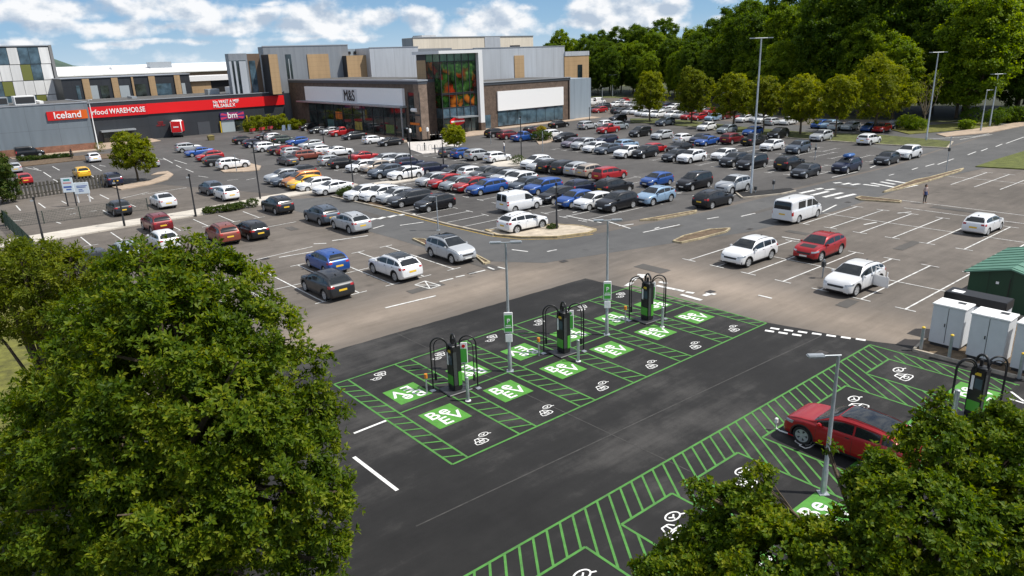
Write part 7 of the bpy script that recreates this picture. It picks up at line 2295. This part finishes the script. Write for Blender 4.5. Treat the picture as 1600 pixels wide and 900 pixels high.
for i, (p, w, h, z0, lab, mm_) in enumerate((((119.88,99.42), 8.2, 10.03, 1.9, 'leftmost park tree of the row, dense and rounded, beside the distant lamp', 'leaf_park'), ((120.73,89.62), 8.6, 10.43, 1.8, 'second park tree from the left, grey-green and ragged', 'leaf_olive'),
                                            ((118.51,78.63), 9.4, 9.53, 1.9, 'third park tree from the left, yellow-green, left of the tall lamp column', 'leaf_park'), ((115.61,70.52), 6.4, 9.21, 2.2, 'thin park tree directly right of the tall lamp column', 'leaf_olive'),
                                            ((114.35,63.02), 9.0, 9.07, 1.8, 'bright green park tree with a low round crown, third from the right', 'leaf_park'), ((113.91,56.8), 6.8, 9.47, 2.4, 'narrow yellowish park tree between two broader ones', 'leaf_park'), ((123.91,55.26), 12.6, 11.13, 2.4, 'largest and rightmost park tree, broad and yellow-green', 'leaf_park'))):
    park_tree(p, h, w, z0, lab, M[mm_], 40 + i, n=7000 if w > 8 else 4200, ls=.27)
park_tree((22.68,103.38), 5.78, 6.6, 1.6, 'young yellow-green tree on the left island in front of the charcoal store', M['leaf_park'], 60, 2200, .3, None)
park_tree((68.27,96.63), 3.42, 4.6, .9, 'small dark leaved tree at the end of the entrance plaza', M['leaf_park'], 61, 1300, .3, None)
park_tree((7.38,98.58), 5.72, 5.6, .3, 'dark evergreen behind the slat fence at the left edge', M['leaf_hedge'], 62, 2600, .26, None)
park_tree((89.12,98.61), 1.36, 1.8, .9, 'tiny yellow sapling on the planted island', M['leaf_yellow'], 63, 260, .25, None)
# bare tree by the shrub bed
r = empty('tree', (130.53,50.32)); tag(r, 'nearly bare upright tree between the largest park tree and the leaning lamp', 'tree')
g = random.Random(5); mb = MB(); H_ = 9.09
mb.tube([(0, 0, -.1), (.05, 0, 2.2)], [.16, .12], 8)
for q in range(9):
    a = q * 2.4; e = Vector((math.cos(a) * g.uniform(.8, 1.9), math.sin(a) * g.uniform(.8, 1.9), H_ * g.uniform(.75, 1))); s_ = Vector((.05, 0, 2 + q * .12))
    m_ = s_.lerp(e, .5) + Vector((0, 0, -.5)) + Vector((math.cos(a), math.sin(a), 0)) * .4
    mb.tube([s_, m_, e], [.07, .05, .02], 5)
    for z in range(4):
        b0 = m_.lerp(e, z / 4); mb.tube([b0, b0 + Vector((g.uniform(-.8, .8), g.uniform(-.8, .8), g.uniform(.5, 1.3)))], [.03, .01], 4)
mb.build('trunk', mat('pale_bark', (.2, .16, .11), .9), r, smooth=60)
V, F = foliage([(0, 0, H_ * .75, 2., 2., H_ * .25)], 160, 3, .3, .18, 77, .4); link('crown', leaf_mesh('crown', V, F, M['leaf_olive']), r)

# the wood: a few crowns, set out again and again along its edge with their own size and turn
KINDW = []
for i in range(7):
    g = random.Random(100 + i)
    w, h, z0 = g.uniform(9, 12), g.uniform(15.5, 19), g.uniform(.6, 2.2)
    lo = crown_lobes(g, w, h - z0, z0, 24)
    V, F = foliage(lo, 16000, 3, .38, .25, 200 + i, w * .055, inner=.15, clump=.6)
    cm = leaf_mesh('wood_crown', V, F, M['leaf_bright'] if i in (2, 5) else M['leaf_wood'])
    o = limbs((0, 0), lo[:6], .26, z0 + 3, 'trunk', None, i); tm = o.data; bpy.data.objects.remove(o)
    KINDW.append((cm, tm, h))
EDGE = [(166, 228), (173, 214), (180, 196), (184, 176), (187.5, 160), (176, 140), (163, 117), (151, 97), (145, 84), (146.5, 68), (150, 55), (153, 44), (158, 34), (166, 22), (172, 8)]
pts = []
acc_ = 0.
for a, c in zip(EDGE[:-1], EDGE[1:]):
    a, c = Vector(a), Vector(c); d = c - a; n = Vector((-d.y, d.x)).normalized() * 1
    if n.x < 0: n = -n
    while acc_ < d.length:
        pts.append((a + d * (acc_ / d.length), n)); acc_ += 6.6
    acc_ -= d.length
wg = random.Random(31)
WORD = ['first', 'second', 'third', 'fourth', 'fifth', 'sixth', 'seventh', 'eighth', 'ninth', 'tenth', 'eleventh', 'twelfth', 'thirteenth', 'fourteenth', 'fifteenth', 'sixteenth', 'seventeenth', 'eighteenth', 'nineteenth', 'twentieth', 'twenty first', 'twenty second', 'twenty third', 'twenty fourth', 'twenty fifth', 'twenty sixth', 'twenty seventh', 'twenty eighth', 'twenty ninth', 'thirtieth', 'thirty first', 'thirty second', 'thirty third', 'thirty fourth', 'thirty fifth', 'thirty sixth', 'thirty seventh', 'thirty eighth', 'thirty ninth', 'fortieth', 'forty first', 'forty second', 'forty third', 'forty fourth', 'forty fifth']
front = []
for row, (off, hs) in enumerate(((3.5, .78), (10.5, 1.0), (19, 1.12), (31, 1.22))):
    for i, (p, n) in enumerate(pts):
        q = p + n * (off + wg.uniform(-1.6, 1.6)) + Vector((wg.uniform(-2, 2), wg.uniform(-2, 2)))
        far = max(0, min(1, (q.y - 70) / 70))
        if row == 3 and i % 2: continue
        if across(q.x, q.y) < (.056 if row else .075): continue
        if row == 0 and wg.random() < .05: continue
        ki = wg.randrange(7)
        if row == 0 and wg.random() < .35: ki = 2
        cm, tm, h0 = KINDW[ki]
        r = empty('woodland_tree', (q.x, q.y, max(0, off - 8) * .13), wg.uniform(0, 6.28))
        s = hs * wg.uniform(.86, 1.16) * (1.26 - .33 * far)
        if row >= 1 and abs(math.degrees(math.atan2(q.x, q.y) - HEAD) - 18.2) < .8 : s *= 1.22
        r.scale = (s * .95, s * .95, s * wg.uniform(.94, 1.08))
        if row < 3: link('trunk', tm, r)
        link('crown', cm, r)
        front.append((row, across(q.x, q.y), r, ki))
RN = ['front edge', 'second rank', 'third rank']
for row in range(3):
    fr_ = sorted([f for f in front if f[0] == row], key=lambda f: f[1])
    for i, (rw, a, r, ki) in enumerate(fr_):
        kd = 'light green tree' if ki in (2, 5) else 'dark green tree'
        tag(r, f'{kd}, {WORD[i]} from the left along the {RN[row]} of the wood', 'tree', 'trees of the wood')
for rw, a, r, ki in front:
    if rw == 3: tag(r, 'tall tree whose top shows over the back of the wood', 'tree', 'trees at the back of the wood')


cm, tm, h0 = KINDW[2]
for p, hh, lab in (((144.31,48.61), 23.5, 'tallest bright yellow-green tree at the right end of the wood behind the lamp columns'), ((145.56,61.72), 15, 'light green tree between the leaning lamp column and the largest park tree')):
    r = empty('woodland_tree', p, 1.1); s = hh / h0; r.scale = (s * 1.05, s * 1.05, s); tag(r, lab, 'tree', 'trees of the wood')
    link('trunk', tm, r); link('crown', cm, r)


def hedge(name, label, p, q, w, h, m, seed, n=1500, ls=.16, cat='hedge', group=None, z=0.05):
    p, q = Vector(p), Vector(q); d = q - p; ln = d.length
    r = empty(name, (p.x, p.y, z), math.atan2(d.y, d.x)); tag(r, label, cat, group)
    k = max(2, int(ln / (w * .55)))
    lo = [(ln * (i + .5) / k, 0, h * .5, ln / k * .8, w * .5, h * .52) for i in range(k)]
    V, F = foliage(lo, n, 4, ls, ls * .6, seed, w * .13, inner=.35)
    link('foliage', leaf_mesh('foliage', V, F, m), r)
    mb = MB()
    for l in lo: mb.tube([(l[0], 0, -.05), (l[0], .03, h * .6)], [.05, .02], 5)
    mb.build('stems', M['bark'], r)
    return r


hedge('hedge', 'low clipped hedge in front of the black van by the grey store', (14.29,144.46), (21.7,142.12), 1.2, .6, M['leaf_hedge'], 80, 2200)
hedge('hedge', 'tall green hedge between the red fascia store and the brick store', (58.42,160.11), (67.01,159.08), 3.2, 3.0, M['leaf_park'], 81, 4200, .24)
hedge('hedge', 'yellow-green shrub mass at the right end of the tall hedge', (66.94,156.52), (68.74,153.57), 2.6, 2.0, M['leaf_park'], 82, 1500, .26)
hedge('hedge', 'yellowish planting strip below the blue shop windows', (96.68,120.25), (114.91,120.83), 1.2, 1.1, M['leaf_olive'], 83, 1800, .2)
hedge('hedge', 'low green ground hedge by the wood at the right edge', (147.85,44.79), (152.63,41.18), 3.0, 2.6, M['leaf_wood'], 84, 1500, .3)


def bush(p, rad, h, label, m=None, seed=90, n=420, ls=.1, group='small bushes', cat='bush'):
    r = empty('bush', (p[0], p[1], .05)); tag(r, label, cat, group)
    lo = [(0, 0, h * .5, rad, rad, h * .52), (rad * .3, rad * .2, h * .6, rad * .6, rad * .6, h * .4), (-rad * .3, -rad * .1, h * .55, rad * .6, rad * .6, h * .4)]
    V, F = foliage(lo, n, 4, ls, ls * .65, seed, rad * .16, inner=.3); link('foliage', leaf_mesh('foliage', V, F, m or M['leaf_hedge']), r)
    mb = MB()
    for q in range(4): mb.tube([(0, 0, -.05), (rad * .5 * math.cos(q * 1.6), rad * .5 * math.sin(q * 1.6), h * .6)], [.03, .01], 5)
    mb.build('stems', M['bark'], r)


for i, (p, rr, h, lab) in enumerate((((21.91,73.84), .5, .6, 'leftmost of the bushes along the pale pavement'), ((22.39,73.76), .45, .55, 'second bush from the left along the pale pavement, touching the leftmost'), ((23.25,73.7), .55, .6, 'lone bush in the middle of the pale pavement bushes'),
                                    ((23.87,73.46), .6, .65, 'long bush cluster piece right of the lone pavement bush'), ((24.57,73.61), .6, .65, 'bush at the centre of the right pavement cluster'), ((25.23,73.81), .5, .6, 'bush at the right end of the pavement cluster'), ((26.46,73.89), .7, .75, 'bush nearest the charcoal SUV on the pavement'), ((35.6,71.75), .65, .85, 'clipped bush left of its twin beside the white saloon'), ((36.59,72.31), .65, .85, 'clipped bush right of its twin beside the white saloon'), ((63.01,74.69), .95, 1.15, 'round clipped bush on the wedge island before the white SUV'))):
    bush(p, rr, h, lab, seed=90 + i)
for i, (p, rr, h, lab, m_) in enumerate((((130.36,52.58), 2.0, 2.3, 'round shrub left of its neighbour at the foot of the bare tree', 'leaf_bright'), ((129.03,50.82), 1.7, 1.9, 'round shrub right of its neighbour at the foot of the bare tree', 'leaf_bright'), ((141.39,46.79), 2.0, 2.9, 'tall dark shrub left of the twin lamp columns', 'leaf_wood'), ((134.77,45.36), 1.2, 1.4, 'low shrub left of the shorter lamp column', 'leaf_bright'), ((143.02,44.02), 2.1, 2.6, 'broad shrub right of the twin lamp columns', 'leaf_wood'), ((83.54,92.78), 1.7, 1.6, 'dark bushy shrub on the planted island', 'leaf_hedge'), ((6.15,83.78), .35, 1.3, 'small upright conifer inside the corner of the green mesh fence', 'leaf_hedge'), ((73.99,103.65), 1.0, 1.4, 'rounded dark shrub beside the small plaza tree', 'leaf_hedge'), ((40.39,43.63), .55, .3, 'low green tuft at the foot of the island lamp post', 'leaf_hedge'), ((27.12,147.28), .9, 1.6, 'flowering shrub at the foot of the white lamp pole', 'leaf_olive'))):
    bush(p, rr, h, lab, M[m_], 120 + i, 700 if rr > 1 else 300, .2 if rr > 1 else .1, 'larger shrubs', 'shrub')

# ---------------------------------------------------------------- people
def person(loc, rz, label, top, legs, hair, arm=0., skin=(.42, .24, .16)):
    me = bpy.data.meshes.new('person'); V, E, RR = [], [], []

    def v(p, r_, parent=None):
        V.append(p); RR.append(r_)
        if parent is not None: E.append((parent, len(V) - 1))
        return len(V) - 1
    pel = v((0, 0, .94), (.15, .11)); wa = v((0, 0, 1.08), (.125, .095), pel); ch = v((0, 0, 1.26), (.155, .105), wa); sh = v((0, 0, 1.39), (.12, .075), ch)
    nk = v((0, .005, 1.46), (.052, .052), sh); hd = v((0, .015, 1.54), (.072, .085), nk); hd2 = v((0, .01, 1.62), (.078, .095), hd); v((0, 0, 1.67), (.05, .06), hd2)
    v((0, .1, 1.555), (.014, .014), hd)
    for sg in (-1, 1):
        a = v((sg * .165, 0, 1.37), (.052, .05), sh); el = v((sg * .225, -.02, 1.12), (.038, .038), a); wr = v((sg * .235, .06, .9), (.026, .03), el)
        pm = v((sg * .235, .085, .83), (.014, .036), wr)
        for q, (dy, ln) in enumerate(((-.03, .07), (-.01, .085), (.01, .08), (.028, .065))):
            f = v((sg * .236, .085 + dy, .78), (.009, .009), pm); v((sg * .228, .09 + dy, .78 - ln * .7), (.007, .007), f)
        th = v((sg * .215, .12, .84), (.01, .01), pm); v((sg * .205, .14, .8), (.008, .008), th)
        hp = v((sg * .09, 0, .88), (.098, .1), pel); kn = v((sg * .1, .015, .5), (.06, .062), hp); an = v((sg * .105, -.01, .1), (.038, .042), kn); v((sg * .11, .06, .045), (.042, .04), an); v((sg * .115, .15, .035), (.036, .03), len(V) - 1)
    me.from_pydata(V, E, [])
    o = link('tmp', me); o.modifiers.new('s', 'SKIN'); sk = me.skin_vertices[0].data
    for i, r_ in enumerate(RR): sk[i].radius = r_
    sk[0].use_root = True
    ss = o.modifiers.new('u', 'SUBSURF'); ss.levels = 2
    bpy.context.view_layer.update()
    out = bpy.data.meshes.new_from_object(o.evaluated_get(bpy.context.evaluated_depsgraph_get())); bpy.data.objects.remove(o)
    out.materials.clear()
    nm = label.split()[0]
    for n_, c in (('skin', skin), ('top', top), ('legs', legs), ('shoes', (.25, .13, .07))): out.materials.append(mat('person_' + n_, c, .8))
    for p in out.polygons:
        c = p.center
        p.material_index = 0 if (c.z > 1.44 or (abs(c.x) > .19 and c.z < 1.2)) else (1 if c.z > .98 or (abs(c.x) > .19) else (2 if c.z > .09 else 3))
        p.use_smooth = True
    r = link('person', out, None, (loc[0], loc[1], 0.0)); r.rotation_euler[2] = rz; tag(r, label, 'person')
    hb = bmesh.new(); bmesh.ops.create_icosphere(hb, subdivisions=3, radius=1)
    for w_ in hb.verts:
        x, y, z = w_.co
        w_.co = (x * .098, y * .115 - .018 - (.02 if z < 0 else 0), 1.615 + z * (.095 if z > 0 else (.3 if y < .1 else .02)))
    hm = bpy.data.meshes.new('hair'); hb.to_mesh(hm); hb.free(); hm.materials.append(mat('hair', hair, .6)); hm.polygons.foreach_set('use_smooth', [True] * len(hm.polygons)); link('hair', hm, r)
    eb = MB()
    for sg in (-1, 1): eb.tube([(sg * .03, .088, 1.585), (sg * .03, .1, 1.585)], .011, 8)
    eb.build('eyes', M['black_sign'], r)
    MB().box(-.025, .088, 1.515, .025, .097, 1.523).build('mouth', M['sign_red'], r)
    return r


p = person((70.23,26.1), R(150), 'woman in a pale vest and dark trousers walking on the tarmac', (.45, .36, .33), (.014, .014, .02), (.02, .013, .01))
mb = MB(); mb.tube([(0, -.01, .76), (0, 0, .9), (0, 0, 1.06)], [.2, .175, .135], 16); mb.build('skirt', mat('navy_skirt', (.03, .05, .14), .8), p, smooth=60)
person((70.05,86.12), R(30), 'person in a white top and jeans standing above the white hatchback', (.75, .75, .75), (.06, .09, .16), (.03, .02, .015))
person((21.24,138.89), R(20), 'person in dark clothes standing behind the low clipped hedge', (.012, .012, .013), (.012, .012, .014), (.015, .01, .01))
